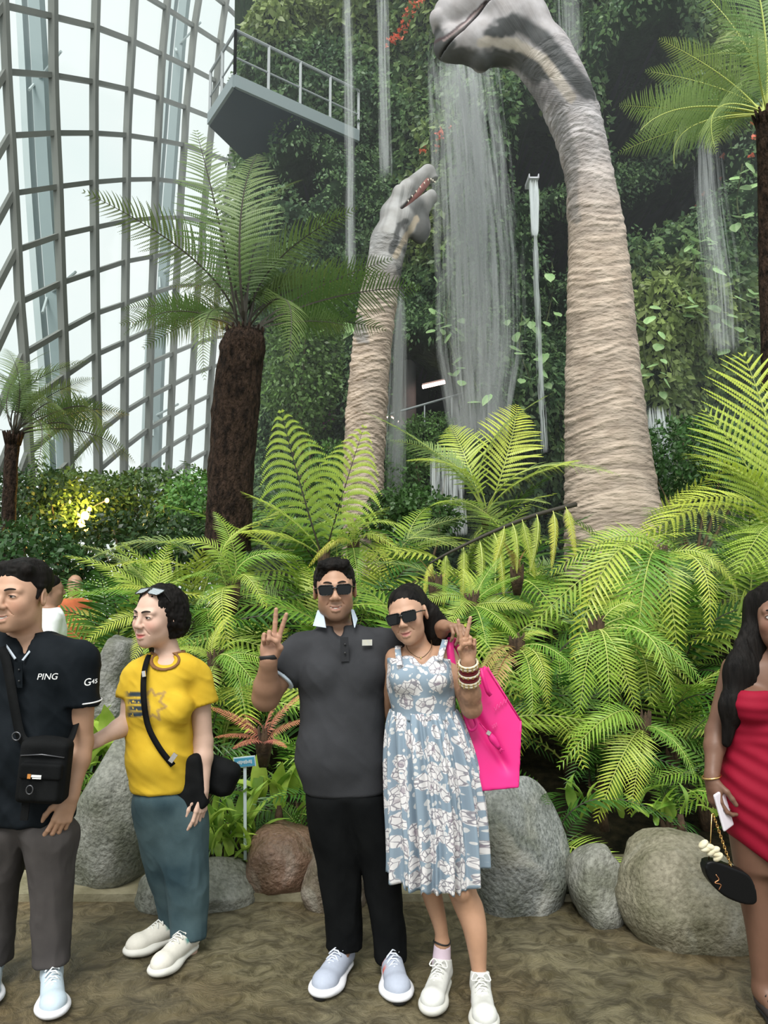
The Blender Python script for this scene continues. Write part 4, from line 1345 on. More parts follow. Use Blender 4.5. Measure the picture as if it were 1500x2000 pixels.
# ------------------------------------------------------------------ tree ferns
M_trunk = mat('treefern_trunk', (0.012, 0.008, 0.006), (0.055, 0.034, 0.024), rough=0.95, scale=26, detail=6, bump=1.0, bscale=55, bdist=0.05, spec=0.15, stretch=(1, 1, 0.45))
def tree_fern(trunk_px, Y, tips, kind, label, hw_fibre=0.05, name='tree_fern', extra_back=8, L=1.9, seed=1):
    rg = random.Random(seed)
    pts = spline([(*at(x, y, Y), hw * mpp(Y)) for x, y, hw in trunk_px], 40)
    base, top = pts[0, :3], pts[-1, :3]
    root = empty(name, base)
    tag(root, label, 'tree fern', 'tree ferns')
    # trunk: rings with fibrous relief
    n = 40
    V = []
    for p in pts:
        a = np.linspace(0, 2 * math.pi, n, endpoint=False)
        V.append(np.stack([p[0] + np.cos(a) * p[3], p[1] + np.sin(a) * p[3], np.full(n, p[2])], 1))
    V = np.vstack(V)
    cen = np.repeat(pts[:, :3], n, 0)
    dr = V - cen; dr[:, 2] = 0
    V = V + dr / (np.linalg.norm(dr, axis=1)[:, None] + 1e-9) * ((fbm(V, (14, 14, 9), 3) - 0.5) * hw_fibre)[:, None]
    Fq = [(i*n+q, i*n+(q+1) % n, i*n+n+(q+1) % n, i*n+n+q) for i in range(len(pts)-1) for q in range(n)]
    Fq.append(tuple((len(pts)-1)*n + q for q in range(n)))
    tr = obj('trunk', mesh_data('trunk', V - base, Fq, True, [M_trunk]), root)
    # root fibres and old frond stubs standing off the trunk
    fb = MB()
    for i in range(420):
        k = rg.randrange(1, 39); a = rg.uniform(0, 2 * math.pi); r = pts[k, 3]
        q = pts[k, :3] + np.array([math.cos(a) * r, math.sin(a) * r, rg.uniform(-.05, .05)])
        e = q + np.array([math.cos(a) * 0.02, math.sin(a) * 0.02, rg.uniform(0.02, 0.06)]) * rg.uniform(0.5, 1.2) * (hw_fibre / 0.05)
        sd = np.array([-math.sin(a), math.cos(a), 0]) * 0.005
        fb.add([q - sd - base, q + sd - base, e - base], [(0, 1, 2)])
    f_ = fb.build('trunk_fibres', M_trunk, tr); f_['kind'] = 'stuff'
    for i in range(16):
        a = i * 2.4; r = pts[-1, 3]
        q = top + np.array([math.cos(a) * r * 0.8, math.sin(a) * r * 0.8, -0.12])
        MB().tube([q - base, q - base + np.array([math.cos(a) * 0.05, math.sin(a) * 0.05, 0.16])], [0.022, 0.01], 5).build('frond_stub', M_trunk, root, True)
    for i, t in enumerate(tips):
        tp = at(t[0], t[1], Y + (t[2] if len(t) > 2 else rg.uniform(-0.4, 0.4)))
        ar = t[3] if len(t) > 3 else rg.choice((0, 1))
        a = math.atan2(tp[1] - top[1], tp[0] - top[0])
        b = top + np.array([math.cos(a), math.sin(a), 0]) * pts[-1, 3] * 0.45
        dv = tp - b
        add_frond(root, FR[kind, ar], b, tp, rg.uniform(-0.15, 0.15) + 0.9 * dv[0] / np.linalg.norm(dv))
    for i in range(extra_back):
        a = math.pi * (0.1 + 0.8 * (i + rg.random() * 0.6) / max(1, extra_back))
        el = math.radians(rg.uniform(5, 55))
        tp = top + L * np.array([math.cos(a) * math.cos(el), math.sin(a) * math.cos(el), math.sin(el)])
        dv = tp - top
        add_frond(root, FR[kind, rg.choice((0, 1))], top, tp, rg.uniform(-0.2, 0.2) + 0.8 * dv[0] / np.linalg.norm(dv))
    return root
tree_fern([(444, 1075, 46), (448, 1000, 44), (456, 850, 45), (468, 720, 45), (476, 670, 44), (478, 648, 34)], 7.0,
          [(158, 372, -0.2, 1), (382, 252, 0.2, 0), (505, 300, 0.5, 1), (592, 352, 0.6, 1), (700, 405, 0.2, 1), (768, 505, 0.0, 1), (826, 562, -0.4, 1), (235, 605, -0.5, 1),
           (240, 655, -0.9, 1), (300, 640, 0.6, 1), (400, 745, -0.8, 2), (690, 640, -0.4, 1), (640, 600, 0.9, 1), (560, 720, -1.0, 2), (330, 560, 0.8, 1)], 'tree',
          'large tree fern with a thick dark brown trunk in front of the glass dome', extra_back=12, L=1.75, seed=3)
tree_fern([(15, 1150, 13), (18, 1000, 13), (22, 900, 13), (26, 850, 14)], 9.0,
          [(222, 800, -0.4, 1), (185, 738, 0.2, 1), (100, 685, 0.5, 1), (10, 680, 0.5, 1), (140, 925, -0.7, 2), (265, 905, -0.2, 1), (-120, 740, 0, 1), (60, 965, -0.9, 2), (-60, 900, -0.5, 2), (185, 860, -0.9, 2), (110, 800, -1.0, 1)],
          'tree', 'slender tree fern with a spreading crown at the far left edge', 0.02, extra_back=9, L=1.4, seed=5)
tree_fern([(1512, 760, 22), (1506, 600, 21), (1502, 450, 20), (1500, 330, 20), (1499, 225, 22)], 6.6,
          [(1285, 75, 0.2, 0), (1345, -40, 0.3, 0), (1208, 205, -0.2, 1), (1245, 262, -0.5, 1), (1205, 300, 0.5, 1), (1400, 300, -0.8, 1), (1450, -110, 0.3, 0), (1320, 330, -0.2, 2), (1640, 60, 0, 1), (1680, 250, 0, 1), (1560, 380, -0.5, 2), (1420, 60, 1.0, 0), (1480, 60, -0.9, 0)],
          'pale', 'pale green tree fern with a slim dark trunk at the upper right edge', 0.02, extra_back=9, L=1.4, seed=8)

# ------------------------------------------------------------------ leafy shrubs on the far left
M_shrub = mat('shrub_leaf', (1, 1, 1), rough=0.4, attr='Col', transl=0.3)
M_bark = mat('shrub_bark', (0.12, 0.09, 0.05), rough=0.9)
def shrub(c_px, Y, r, nleaf, col, label, sz=0.08, seed=0):
    rg_ = np.random.default_rng(seed)
    c = at(*c_px, Y)
    base = np.array([c[0], Y, max(0.0, c[2] - r[2] - 0.9)])
    root = empty('shrub', base)
    tag(root, label, 'shrub', 'shrubs below the dome')
    d = rg_.normal(size=(nleaf, 3)); d /= np.linalg.norm(d, axis=1)[:, None]
    lump = 0.72 + 0.55 * fbm(d * 1.0 + seed, 2.4, 2)
    rad = rg_.random(nleaf) ** 0.25
    pos = c + d * np.array(r) * (lump * rad)[:, None]
    cc = np.array(col) * (0.55 + 0.9 * rg_.random((nleaf, 1))) * (0.7 + 0.6 * fbm(pos, 4.0, 2)[:, None])
    fo = leaf_cloud('foliage', pos - base, d, rg_.uniform(0.7, 1.3, nleaf) * sz, cc, [M_shrub], parent=root, droop=0.25)
    fo['kind'] = 'stuff'
    for k in range(7):
        e = c + d[k] * np.array(r) * 0.75
        MB().tube(spline([base - base, (base + e) / 2 - base + rg_.normal(0, 0.12, 3), e - base], 6), np.linspace(0.03, 0.008, 6), 5).build('branch', M_bark, root, True)
    return root
shrub((150, 985), 11.0, (0.95, 0.8, 0.55), 4200, (0.10, 0.17, 0.045), 'olive green shrub with the glowing lantern in front of it', seed=1)
shrub((275, 985), 11.5, (0.9, 0.8, 0.62), 4200, (0.085, 0.155, 0.045), 'rounded dark green shrub midway below the glass dome', seed=2)
shrub((385, 1000), 10.0, (0.5, 0.6, 0.6), 3000, (0.11, 0.25, 0.06), 'fresh green shrub at the left of the thick brown trunk', seed=3)
shrub((60, 1010), 10.5, (0.75, 0.6, 0.75), 3600, (0.04, 0.085, 0.03), 'very dark shrub under the slender tree fern', seed=4)
shrub((300, 1075), 9.0, (1.2, 0.5, 0.5), 3600, (0.035, 0.075, 0.025), 'dark low shrub behind the fern bank at the left', seed=5)
shrub((40, 1110), 8.5, (0.9, 0.5, 0.55), 3600, (0.04, 0.10, 0.03), 'dark green shrub behind the man in the black polo', seed=6)
shrub((850, 870), 12.6, (0.75, 0.4, 0.55), 5000, (0.10, 0.20, 0.05), 'clipped round green bush under the gallery handrail', sz=0.055, seed=7)
shrub((690, 960), 12.2, (1.3, 0.5, 0.9), 5000, (0.09, 0.19, 0.05), 'leafy green bush at the foot of the wall behind the small dinosaur', seed=8)
shrub((590, 720), 13.4, (0.75, 0.6, 1.6), 6000, (0.11, 0.20, 0.05), 'tall leafy bush against the wall right of the thick trunk', seed=9, sz=0.1)
shrub((800, 1010), 10.6, (0.8, 0.5, 0.45), 3200, (0.06, 0.13, 0.035), 'dark bush at the foot of the low cascade', seed=10)
shrub((1350, 900), 10.2, (1.1, 0.5, 0.6), 4200, (0.06, 0.14, 0.04), 'dark bush right of the big dinosaur foot', seed=11)

# lantern glowing among the shrubs
lp = at(166, 1008, 10.35)
lt = empty('garden_lantern', lp)
tag(lt, 'warm yellow glowing garden lantern among the shrubs', 'lantern')
M_glow = mat('lantern_glow', (1.0, 0.75, 0.2), emit=(1.0, 0.58, 0.08), estr=9.0)
for i, (dx, dz, r) in enumerate(((0, 0, 0.055), (-0.05, -0.1, 0.05), (0.06, 0.1, 0.03), (0.02, -0.17, 0.035), (0.3, 0.22, 0.03))):
    S = SDF().ell((dx, 0, dz), (r, r, r * 1.25), k=0.01)
    V, Q = S.mesh(0.012)
    obj('bulb', mesh_data('bulb', V, Q, True, [M_glow]), lt)
MB().tube([(0.0, 0.06, -1.9), (0.0, 0.06, 0.1), (0.3, 0.06, 0.24)], 0.012, 6).build('pole', M_house, lt, True)
ld = bpy.data.lights.new('lantern_light', 'POINT'); ld.energy = 70; ld.color = (1.0, 0.62, 0.15); ld.shadow_soft_size = 0.15
lo_ = bpy.data.objects.new('lantern_light', ld); COL.objects.link(lo_); lo_.parent = lt; lo_.location = (0, -0.15, 0)
for (px, py, Y, r) in ((143, 1133, 6.6, 0.012),):
    pass

# ------------------------------------------------------------------ low broad-leaved plants by the boulders
def lance(name, m, w=0.2, curl=0.35, n=7):
    V, Fq = [], []
    for i in range(n):
        t = i / (n - 1)
        ww = w * math.sin(math.pi * min(1, 0.12 + 0.88 * t) ** 0.8) if t < 1 else 0.004
        y, z = t, curl * 1.6 * t * (1 - t) * 1.2
        V += [(-ww / 2, y, z + ww * 0.18), (0, y, z), (ww / 2, y, z + ww * 0.18)]
    for i in range(n - 1):
        for q in (0, 1): Fq.append((3*i+q, 3*i+q+1, 3*i+4+q, 3*i+3+q))
    return mesh_data(name, V, Fq, True, [m])
L_lance = mat('lance_leaf', (0.24, 0.42, 0.05), (0.36, 0.52, 0.10), rough=0.3, scale=3, transl=0.3, objvar=0.3, hsv=0.02)
lance_me = lance('leaf', L_lance, 0.17)
broad_me = lance('leaf', L_lance, 0.36, 0.25)
def rosette(bpx, n_, L, me, label, spread=1.0, seed=0):
    rg = random.Random(seed)
    base = at(*bpx)
    root = empty('broad_leaf_plant', base)
    tag(root, label, 'plant', 'low broad-leaved plants')
    MB().tube([(0, 0, -0.06), (0, 0, 0.05)], [0.03, 0.015], 8).build('stem_base', M_crown, root, True)
    for i in range(n_):
        az = i * 2.4 + rg.uniform(-.3, .3)
        el = math.radians(rg.uniform(15, 75))
        l = L * rg.uniform(0.6, 1.15)
        off = np.array([rg.uniform(-1, 1) * 0.10 * spread, rg.uniform(-1, 1) * 0.06, rg.uniform(0, 0.12)])
        d = np.array([math.cos(az) * math.cos(el), math.sin(az) * math.cos(el) * 0.7 - 0.15, math.sin(el)]) * l
        add_frond(root, me, base + off, base + off + d, rg.uniform(-.4, .4), 'leaf')
rosette((450, 1655, 4.15), 34, 0.28, lance_me, 'bright green strap-leaved plant beside the jeans of the woman in yellow', 1.4, 1)
rosette((545, 1590, 4.35), 20, 0.26, broad_me, 'broad-leaved green plant growing above the brown boulder', 1.6, 2)
rosette((440, 1700, 4.1), 16, 0.2, broad_me, 'leafy green plant low behind the flat boulder', 1.4, 3)
rosette((200, 1500, 4.7), 24, 0.28, broad_me, 'bright leafy plant between the two left boulders', 1.8, 4)
rosette((700, 1640, 4.3), 12, 0.25, lance_me, 'green strap-leaved plant seen between the black trouser legs', 1.4, 5)
rosette((1180, 1600, 4.3), 18, 0.2, broad_me, 'dark leafy plant behind the oval boulder', 2.2, 6)
rosette((1330, 1610, 4.15), 16, 0.18, broad_me, 'small leafy plant behind the saddle-shaped boulder', 2.2, 7)

# ------------------------------------------------------------------ boulders
def boulder(c_px, Y, hw, hh, dep, col1, col2, label, seed, vein=0.0, cut=(), rough=0.62, tilt=0.0, power=2.4):
    c = at(*c_px, Y)
    rx, rz = hw * mpp(Y), hh * mpp(Y)
    n1, n2 = 56, 40
    th = np.linspace(0, 2 * math.pi, n1, endpoint=False); ph = np.linspace(-math.pi/2 + 0.02, math.pi/2 - 0.02, n2)
    TH, PH = np.meshgrid(th, ph, indexing='ij')
    d = np.stack([np.cos(PH) * np.cos(TH), np.cos(PH) * np.sin(TH), np.sin(PH)], -1).reshape(-1, 3)
    e = (np.abs(d) ** power).sum(1) ** (-1 / power)
    d = d * e[:, None]
    r = 1 + (fbm(d + seed * 3.1, 1.1, 2) - 0.5) * 0.42 + (fbm(d + seed * 1.7, 4.0, 2) - 0.5) * 0.07
    V = d * r[:, None]
    V /= np.array([max(abs(V[:, 0])), max(abs(V[:, 1])), max(abs(V[:, 2]))])
    for nrm, off in cut:
        nn = np.array(nrm, float); nn /= np.linalg.norm(nn)
        s = V @ nn - off
        V = V - nn * (np.clip(s, 0, 9) * 0.85)[:, None]
    V = V * np.array([rx, dep, rz])
    if tilt: V = V @ rotm('Y', tilt).T
    base = np.array([c[0], Y, c[2] + V[:, 2].min()])
    ii = np.arange(n1 * n2).reshape(n1, n2)
    Q = np.stack([ii[:, :-1], np.roll(ii, -1, 0)[:, :-1], np.roll(ii, -1, 0)[:, 1:], ii[:, 1:]], -1).reshape(-1, 4)
    Fq = [tuple(q) for q in Q] + [tuple(ii[:, -1]), tuple(ii[::-1, 0])]
    m = mat('granite_' + str(seed), col1, col2, rough=rough, scale=48, detail=12, lo=0.30, hi=0.72, bump=0.8, bscale=45, bdist=0.02, spec=0.35)
    nt = m.node_tree
    bs = next(n for n in nt.nodes if n.type == 'BSDF_PRINCIPLED'); rp = next(n for n in nt.nodes if n.type == 'VALTORGB')
    tc = next(n for n in nt.nodes if n.type == 'TEX_COORD')
    nz = nt.nodes.new('ShaderNodeTexNoise'); nz.inputs['Scale'].default_value = 3.2; nz.inputs['Detail'].default_value = 7; nz.inputs['Distortion'].default_value = 1.2
    r2 = nt.nodes.new('ShaderNodeValToRGB')
    r2.color_ramp.elements[0].position = 0.52; r2.color_ramp.elements[0].color = (0, 0, 0, 1)
    r2.color_ramp.elements[1].position = 0.72; r2.color_ramp.elements[1].color = (1, 1, 1, 1)
    mx = nt.nodes.new('ShaderNodeMix'); mx.data_type = 'RGBA'; mx.inputs[7].default_value = (0.52, 0.51, 0.46, 1)
    ml = nt.nodes.new('ShaderNodeMath'); ml.operation = 'MULTIPLY'; ml.inputs[1].default_value = 0.25 + vein
    nt.links.new(tc.outputs['Object'], nz.inputs['Vector']); nt.links.new(nz.outputs['Fac'], r2.inputs['Fac'])
    nt.links.new(r2.outputs['Color'], ml.inputs[0]); nt.links.new(ml.outputs[0], mx.inputs[0])
    nt.links.new(rp.outputs['Color'], mx.inputs[6]); nt.links.new(mx.outputs[2], bs.inputs['Base Color'])
    lz = nt.nodes.new('ShaderNodeTexNoise'); lz.inputs['Scale'].default_value = 4.5; lz.inputs['Detail'].default_value = 5
    r3 = nt.nodes.new('ShaderNodeValToRGB')
    r3.color_ramp.elements[0].position = 0.35; r3.color_ramp.elements[0].color = (0.5, 0.52, 0.42, 1)
    r3.color_ramp.elements[1].position = 0.62; r3.color_ramp.elements[1].color = (1.1, 1.1, 1.1, 1)
    m4 = nt.nodes.new('ShaderNodeMix'); m4.data_type = 'RGBA'; m4.blend_type = 'MULTIPLY'; m4.inputs[0].default_value = 0.9
    nt.links.new(tc.outputs['Object'], lz.inputs['Vector']); nt.links.new(lz.outputs['Fac'], r3.inputs['Fac'])
    nt.links.new(mx.outputs[2], m4.inputs[6]); nt.links.new(r3.outputs['Color'], m4.inputs[7]); nt.links.new(m4.outputs[2], bs.inputs['Base Color'])
    o = obj('boulder', mesh_data('boulder', V + c - base, Fq, True, [m]), None, base)
    tag(o, label, 'boulder', 'boulders edging the fern bed')
G1, G2 = (0.13, 0.135, 0.12), (0.30, 0.305, 0.28)
boulder((222, 1602), 4.3, 92, 158, 0.36, (0.13, 0.135, 0.115), (0.29, 0.295, 0.26), 'large smooth grey boulder between the two people at the left', 1, cut=[((-0.75, -0.2, 0.65), 0.62)])
boulder((222, 1330), 5.0, 48, 100, 0.3, (0.15, 0.15, 0.14), (0.29, 0.29, 0.28), 'upright slanting grey stone behind the face of the woman in yellow', 2, cut=[((-0.8, -0.3, 0.5), 0.55), ((0.1, 0, 1), 0.8)], power=3)
boulder((385, 1738), 3.98, 114, 54, 0.24, (0.12, 0.125, 0.105), (0.27, 0.275, 0.24), 'low flat grey stone behind the legs of the woman in yellow', 3, cut=[((0.5, -0.4, 0.7), 0.72)])
boulder((552, 1680), 4.15, 68, 74, 0.26, (0.13, 0.075, 0.05), (0.24, 0.15, 0.105), 'rounded reddish brown boulder left of the black trousers', 4, vein=0.15, rough=0.45)
boulder((660, 1723), 3.98, 66, 70, 0.22, (0.14, 0.105, 0.08), (0.27, 0.22, 0.175), 'brown grey boulder behind the black trousers', 5, vein=0.5)
boulder((1006, 1672), 4.02, 108, 146, 0.34, (0.13, 0.14, 0.135), (0.33, 0.345, 0.33), 'tall grey boulder flecked with white beneath the pink tote bag', 6, vein=0.55, cut=[((0.6, -0.5, 0.55), 0.66)])
boulder((1164, 1730), 3.8, 53, 84, 0.2, (0.18, 0.18, 0.16), (0.36, 0.36, 0.33), 'small upright oval boulder between its two larger neighbours', 7, vein=0.5, cut=[((0.2, -0.8, 0.4), 0.75)])
boulder((1350, 1752), 3.62, 138, 112, 0.3, (0.16, 0.145, 0.10), (0.31, 0.285, 0.21), 'wide saddle-shaped brown grey boulder behind the black evening purse', 8, vein=0.2, tilt=9, cut=[((-0.25, -0.8, 0.5), 0.74), ((0.6, -0.2, 0.75), 0.72)])

# ------------------------------------------------------------------ plant label on a stake
sg = at(478, 1488, 4.05)
ft = at(481, 1575, 4.1)
st = empty('plant_label', ft)
tag(st, 'small blue plant label on a pale stake among the leaves', 'sign')
M_blue = mat('label_blue', (0.09, 0.36, 0.55), rough=0.35)
M_pale = mat('label_pale', (0.62, 0.72, 0.76), rough=0.4)
Rs = rotm('X', 8) @ rotm('Y', -6)
MB().box(sg - ft, (0.058, 0.003, 0.028), Rs).build('plate', M_pale, st)
MB().box(sg - ft + Rs @ np.array([0, -0.004, 0]), (0.053, 0.002, 0.023), Rs).build('panel', M_blue, st)
for k in range(9):
    MB().box(sg - ft + Rs @ np.array([-0.036 + k * 0.009, -0.0065, 0.002 * (k % 2)]), (0.0034, 0.0006, 0.006 + 0.002 * (k % 3)), Rs).build('lettering', M_pale, st)
MB().beam(sg - ft + np.array([0, 0.006, 0]), np.array([0, 0, -0.3]), 0.016, 0.006, up=(0, 1, 0)).build('stake', M_pale, st)
# ------------------------------------------------------------------ people: shared builders
def merge(meshes):
    V, Q, b = [], [], 0
    for v, q in meshes:
        V.append(v); Q.append(q + b); b += len(v)
    return np.vstack(V), np.vstack(Q)
def mesh_multi(S, h, boxes, hf):
    """coarse mesh of the figure with finer meshing inside the boxes (face, hands) - one surface"""
    V, Q = S.mesh(h)
    out = []
    ins = np.zeros(len(V), bool)
    for lo, hi in boxes:
        lo, hi = np.asarray(lo), np.asarray(hi)
        ins |= ((V > lo + 1.2 * h) & (V < hi - 1.2 * h)).all(1)
        out.append(S.mesh(hf, lo, hi))
    keep = ~ins[Q].all(1)
    Q = Q[keep]
    used = np.unique(Q); mp = np.full(len(V), -1); mp[used] = np.arange(len(used))
    return merge([(V[used], mp[Q])] + out)
def secs_px(rows, Y0):
    """rows: (py, x_left, x_right, depth_half, depth_offset) -> loft sections, bottom first"""
    out = []
    for r in rows:
        py, xl, xr, b = r[:4]
        dy = r[4] if len(r) > 4 else 0.0
        a, c = at(xl, py, Y0 + dy), at(xr, py, Y0 + dy)
        out.append((a[2], (a[0] + c[0]) / 2, Y0 + dy, (c[0] - a[0]) / 2, b))
    return sorted(out)
def shrink(secs, d):
    return [(z, x, y, max(a - d, 0.01), max(b - d, 0.01)) for z, x, y, a, b in secs]

def head_sdf(S, c, M, sc, jaw=1.0, nose=1.0, smile=0.5, fem=False, ears=True, brow=1.0, chin=1.0):
    S.frame(c, M, sc)
    S.ell((0, .018, .036), (.0755, .096, .082), k=.02)
    S.ell((0, -.030, -.022), (.064, .062, .088), k=.03)
    S.ell((0, -.022, -.066), (.054 * jaw, .056, .043), k=.03)
    S.ell((0, -.066, -.098), (.024 * jaw, .020, .018 * chin), k=.025)
    S.ell((0, -.066, -.064), (.030, .022, .030), k=.02)
    for s in (-1, 1):
        S.ell((s * .040, -.060, -.030 + .004 * smile), (.021, .022, .020 + .004 * smile), k=.022)
        S.cone((s * .012, -.086, .020), (s * .044, -.072, .021), .0085 * brow, .007, k=.018)
        S.ell((s * .031, -.097, .003), (.017, .014, .0095), k=.012, op='s')
        S.ell((s * .031, -.078, .002), (.0155, .0115, .010), k=.006)
        if ears:
            S.ell((s * .077, .014, -.004), (.009, .019, .031), R=rotm('Z', s * 22), k=.008)
            S.ell((s * .087, .008, -.002), (.006, .010, .017), R=rotm('Z', s * 22), k=.006, op='s')
    S.cone((0, -.086, .014), (0, -.107 * (0.97 + 0.03 * nose), -.028), .0085, .0118 * nose, k=.010)
    for s in (-1, 1):
        S.ell((s * .0125 * nose, -.099, -.033), (.0080 * nose, .010, .0078), k=.009)
        S.ell((s * .0065 * nose, -.107, -.0405), (.0032, .004, .003), k=.003, op='s')
        S.cone((s * .017, -.094, -.036), (s * .034, -.078, -.064 + .006 * smile), .0012, .0012, k=.006, op='s')
    cr = .006 * smile
    up = [(-.026, -.0775, -.0640 + cr), (-.012, -.0905, -.0615), (0, -.0935, -.0625), (.012, -.0905, -.0615), (.026, -.0775, -.0640 + cr)]
    lw = [(-.024, -.0775, -.0665 + cr), (-.011, -.0895, -.0745 - .002 * smile), (0, -.0915, -.0765 - .002 * smile), (.011, -.0895, -.0745 - .002 * smile), (.024, -.0775, -.0665 + cr)]
    S.chain(up, [.002, .0048, .0045, .0048, .002], k=.004)
    S.chain(lw, [.002, .0052, .0058, .0052, .002], k=.004)
    S.chain([(-.025, -.083, -.0655 + cr), (-.011, -.0965, -.0680), (0, -.0985, -.0690), (.011, -.0965, -.0680), (.025, -.083, -.0655 + cr)], [.0008, .0016 + .0014 * smile, .002 + .0018 * smile, .0016 + .0014 * smile, .0008], k=.003, op='s')
    S.frame()
def head_local(V, c, M, sc): return ((V - np.asarray(c)) @ M) / sc
def face_colors(V, col, c, M, sc, skin, lip, blush=0.10, beard=0.0):
    q = head_local(V, c, M, sc)
    near = (np.abs(q[:, 0]) < .09) & (q[:, 1] < .0) & (q[:, 2] > -.13) & (q[:, 2] < .1)
    x, y, z = q.T
    lipm = smooth01(1.5 - np.sqrt((x / .026) ** 2 + ((z + .0685 - .006 * (x / .026) ** 2) / .0105) ** 2) * 1.25) * (y < -.07)
    lm = (lipm * near)[:, None] * 0.85
    col = col * (1 - lm) + np.array(lip) * lm
    ck = np.exp(-(((np.abs(x) - .042) / .02) ** 2 + ((z + .03) / .02) ** 2)) * near * blush
    col = col * (1 - ck[:, None] * np.array([0.0, 0.9, 0.9]))
    if beard:
        bz = smooth01((-.045 - z) / .03) * (1 - np.exp(-((x / .02) ** 2 + ((z + .07) / .013) ** 2)))
        mu = np.exp(-((x / .028) ** 2 + ((z + .051) / .006) ** 2))
        bm = np.clip(np.maximum(bz, mu) * near * beard, 0, 1)[:, None]
        col = col * (1 - bm) + np.array([.05, .035, .03]) * bm
    return col
def face_parts(root, base, c, M, sc, open_=0.5, teeth=0.0, browcol=(0.02, 0.015, 0.012), brows=True, eyes=True, browz=0.0):
    W = lambda p: np.asarray(c) + M @ (np.asarray(p, float) * sc) - base
    if eyes:
        for s in (-1, 1):
            n1, n2 = 14, 8
            V, C = [], []
            for i in range(n1):
                a = 2 * math.pi * i / n1
                for j in range(1, n2 + 1):
                    r = j / n2
                    x = .0125 * r * math.cos(a); z = (.0062 * open_ + .0008) * r * math.sin(a)
                    y = -.0898 + .0035 * (x / .0125) ** 2 + abs(x) * 0.10
                    V.append(W((s * .031 + x, y, .002 + z)))
                    d = math.hypot(x + s * 0.001, z)
                    C.append((.012, .008, .006) if d < .0058 else (.62, .60, .57))
            F_ = []
            for i in range(n1):
                k = (i + 1) % n1
                for j in range(n2 - 1):
                    F_.append((i*n2+j, i*n2+j+1, k*n2+j+1, k*n2+j))
            F_.append(tuple(i*n2 for i in range(n1)))
            obj('eye', mesh_data('eye', V, F_, True, [mat('eye_surface', (1, 1, 1), attr='Col', rough=0.15)], None, np.array(C)), root)
            ar = [(s * .031 + x, -.0905 + .0035 * (x / .0125) ** 2 + abs(x) * 0.10, .002 + (.0066 * open_ + .001) * math.sqrt(max(0, 1 - (x / .0138) ** 2))) for x in np.linspace(-.0138, .0138, 9)]
            MB().tube([W(p) for p in ar], 0.0013 * sc, 5).build('eyelid', mat('lash_line', (.03, .02, .018), rough=0.6), root, True)
    if brows:
        for s in (-1, 1):
            pts = [(s * x, y, z + browz) for x, y, z in ((.011, -.0975, .0215), (.024, -.0945, .0265), (.036, -.0865, .0265), (.047, -.0735, .021))]
            MB().tube([W(p) for p in spline(pts, 9)], np.array([.6, 1, 1, 1, .95, .9, .8, .6, .25]) * .0033 * sc, 6).build('eyebrow', mat('brow_' + str(browcol[0]), browcol, rough=0.8), root, True)
    if teeth:
        V, F_ = [], []
        xs = np.linspace(-.0195, .0195, 11)
        for x in xs:
            y = -.0945 + 16 * x * x; zz = -.0655 + .0045 * (x / .0195) ** 2
            V += [W((x, y, zz)), W((x, y + .001, zz - .0068 * teeth * (1 - 0.5 * (x / .02) ** 2)))]
        for i in range(len(xs) - 1): F_.append((2*i, 2*i+1, 2*i+3, 2*i+2))
        obj('teeth', mesh_data('teeth', V, F_, True, [mat('tooth_white', (.75, .72, .66), rough=0.3)]), root)
def hair_mat():
    m = mat('black_hair', (.004, .0035, .0033), (.012, .010, .009), rough=0.6, scale=40, bump=0.8, bscale=90, bdist=0.006, stretch=(1, 1, 0.14), spec=0.1)
    return m
M_hair = hair_mat()
def hand_sdf(S, wrist, fdir, palm, thumb_side, curl, splay=(6, 1, -4, -10), sc=1.0, thumb=((0.75, 0.45, 0.35), (0.5, 0.75, 0.45), (0.3, 0.85, 0.5))):
    """fdir: wrist to knuckles; palm: direction the palm faces; thumb_side: +1/-1 of cross(fdir, palm)
    curl: per finger (index..little) three joint bends in degrees; thumb: three directions in (thumbward, fingerward, palmward)"""
    y = np.asarray(fdir, float); y = y / np.linalg.norm(y)
    z = np.asarray(palm, float); z = z - y * np.dot(z, y); z /= np.linalg.norm(z)
    x = np.cross(y, z) * thumb_side
    M = np.stack([x, y, z], 1)
    S.frame(wrist, M, sc)
    S.cone((0, -.01, 0), (0, .03, 0), .027, .03, k=.015, n=(0, 0, 1), f=0.72)
    for bx, by in ((.027, .084), (.009, .088), (-.009, .085), (-.026, .078)):
        S.cone((bx * 0.55, .02, 0), (bx, by, 0), .0145, .0115, k=.010)
    S.ell((.022, .035, .010), (.016, .026, .013), k=.012)
    S.ell((-.022, .04, .007), (.013, .028, .011), k=.010)
    lens = ((.041, .025, .020), (.045, .028, .021), (.041, .026, .020), (.032, .020, .018))
    rad = (.0093, .0095, .0090, .0080)
    base = ((.027, .086), (.009, .090), (-.009, .087), (-.026, .080))
    for i in range(4):
        p = np.array([base[i][0], base[i][1], 0.0]); a = 0.0
        sp = math.radians(splay[i])
        for j in range(3):
            a += math.radians(curl[i][j])
            d = np.array([math.sin(sp) * math.cos(a), math.cos(sp) * math.cos(a), math.sin(a)])
            q = p + d * lens[i][j]
            r0 = rad[i] * (1 - 0.08 * j)
            S.cone(p, q, r0, r0 * 0.93, k=.0035)
            p = q
    p = np.array([.024, .018, .006])
    for (dx, dy, dz), ln, r in zip(thumb, (.040, .031, .025), (.0125, .0105, .0095)):
        d = np.array([dx, dy, dz]); d /= np.linalg.norm(d)
        q = p + d * ln
        S.cone(p, q, r, r * 0.9, k=.006)
        p = q
    S.frame()
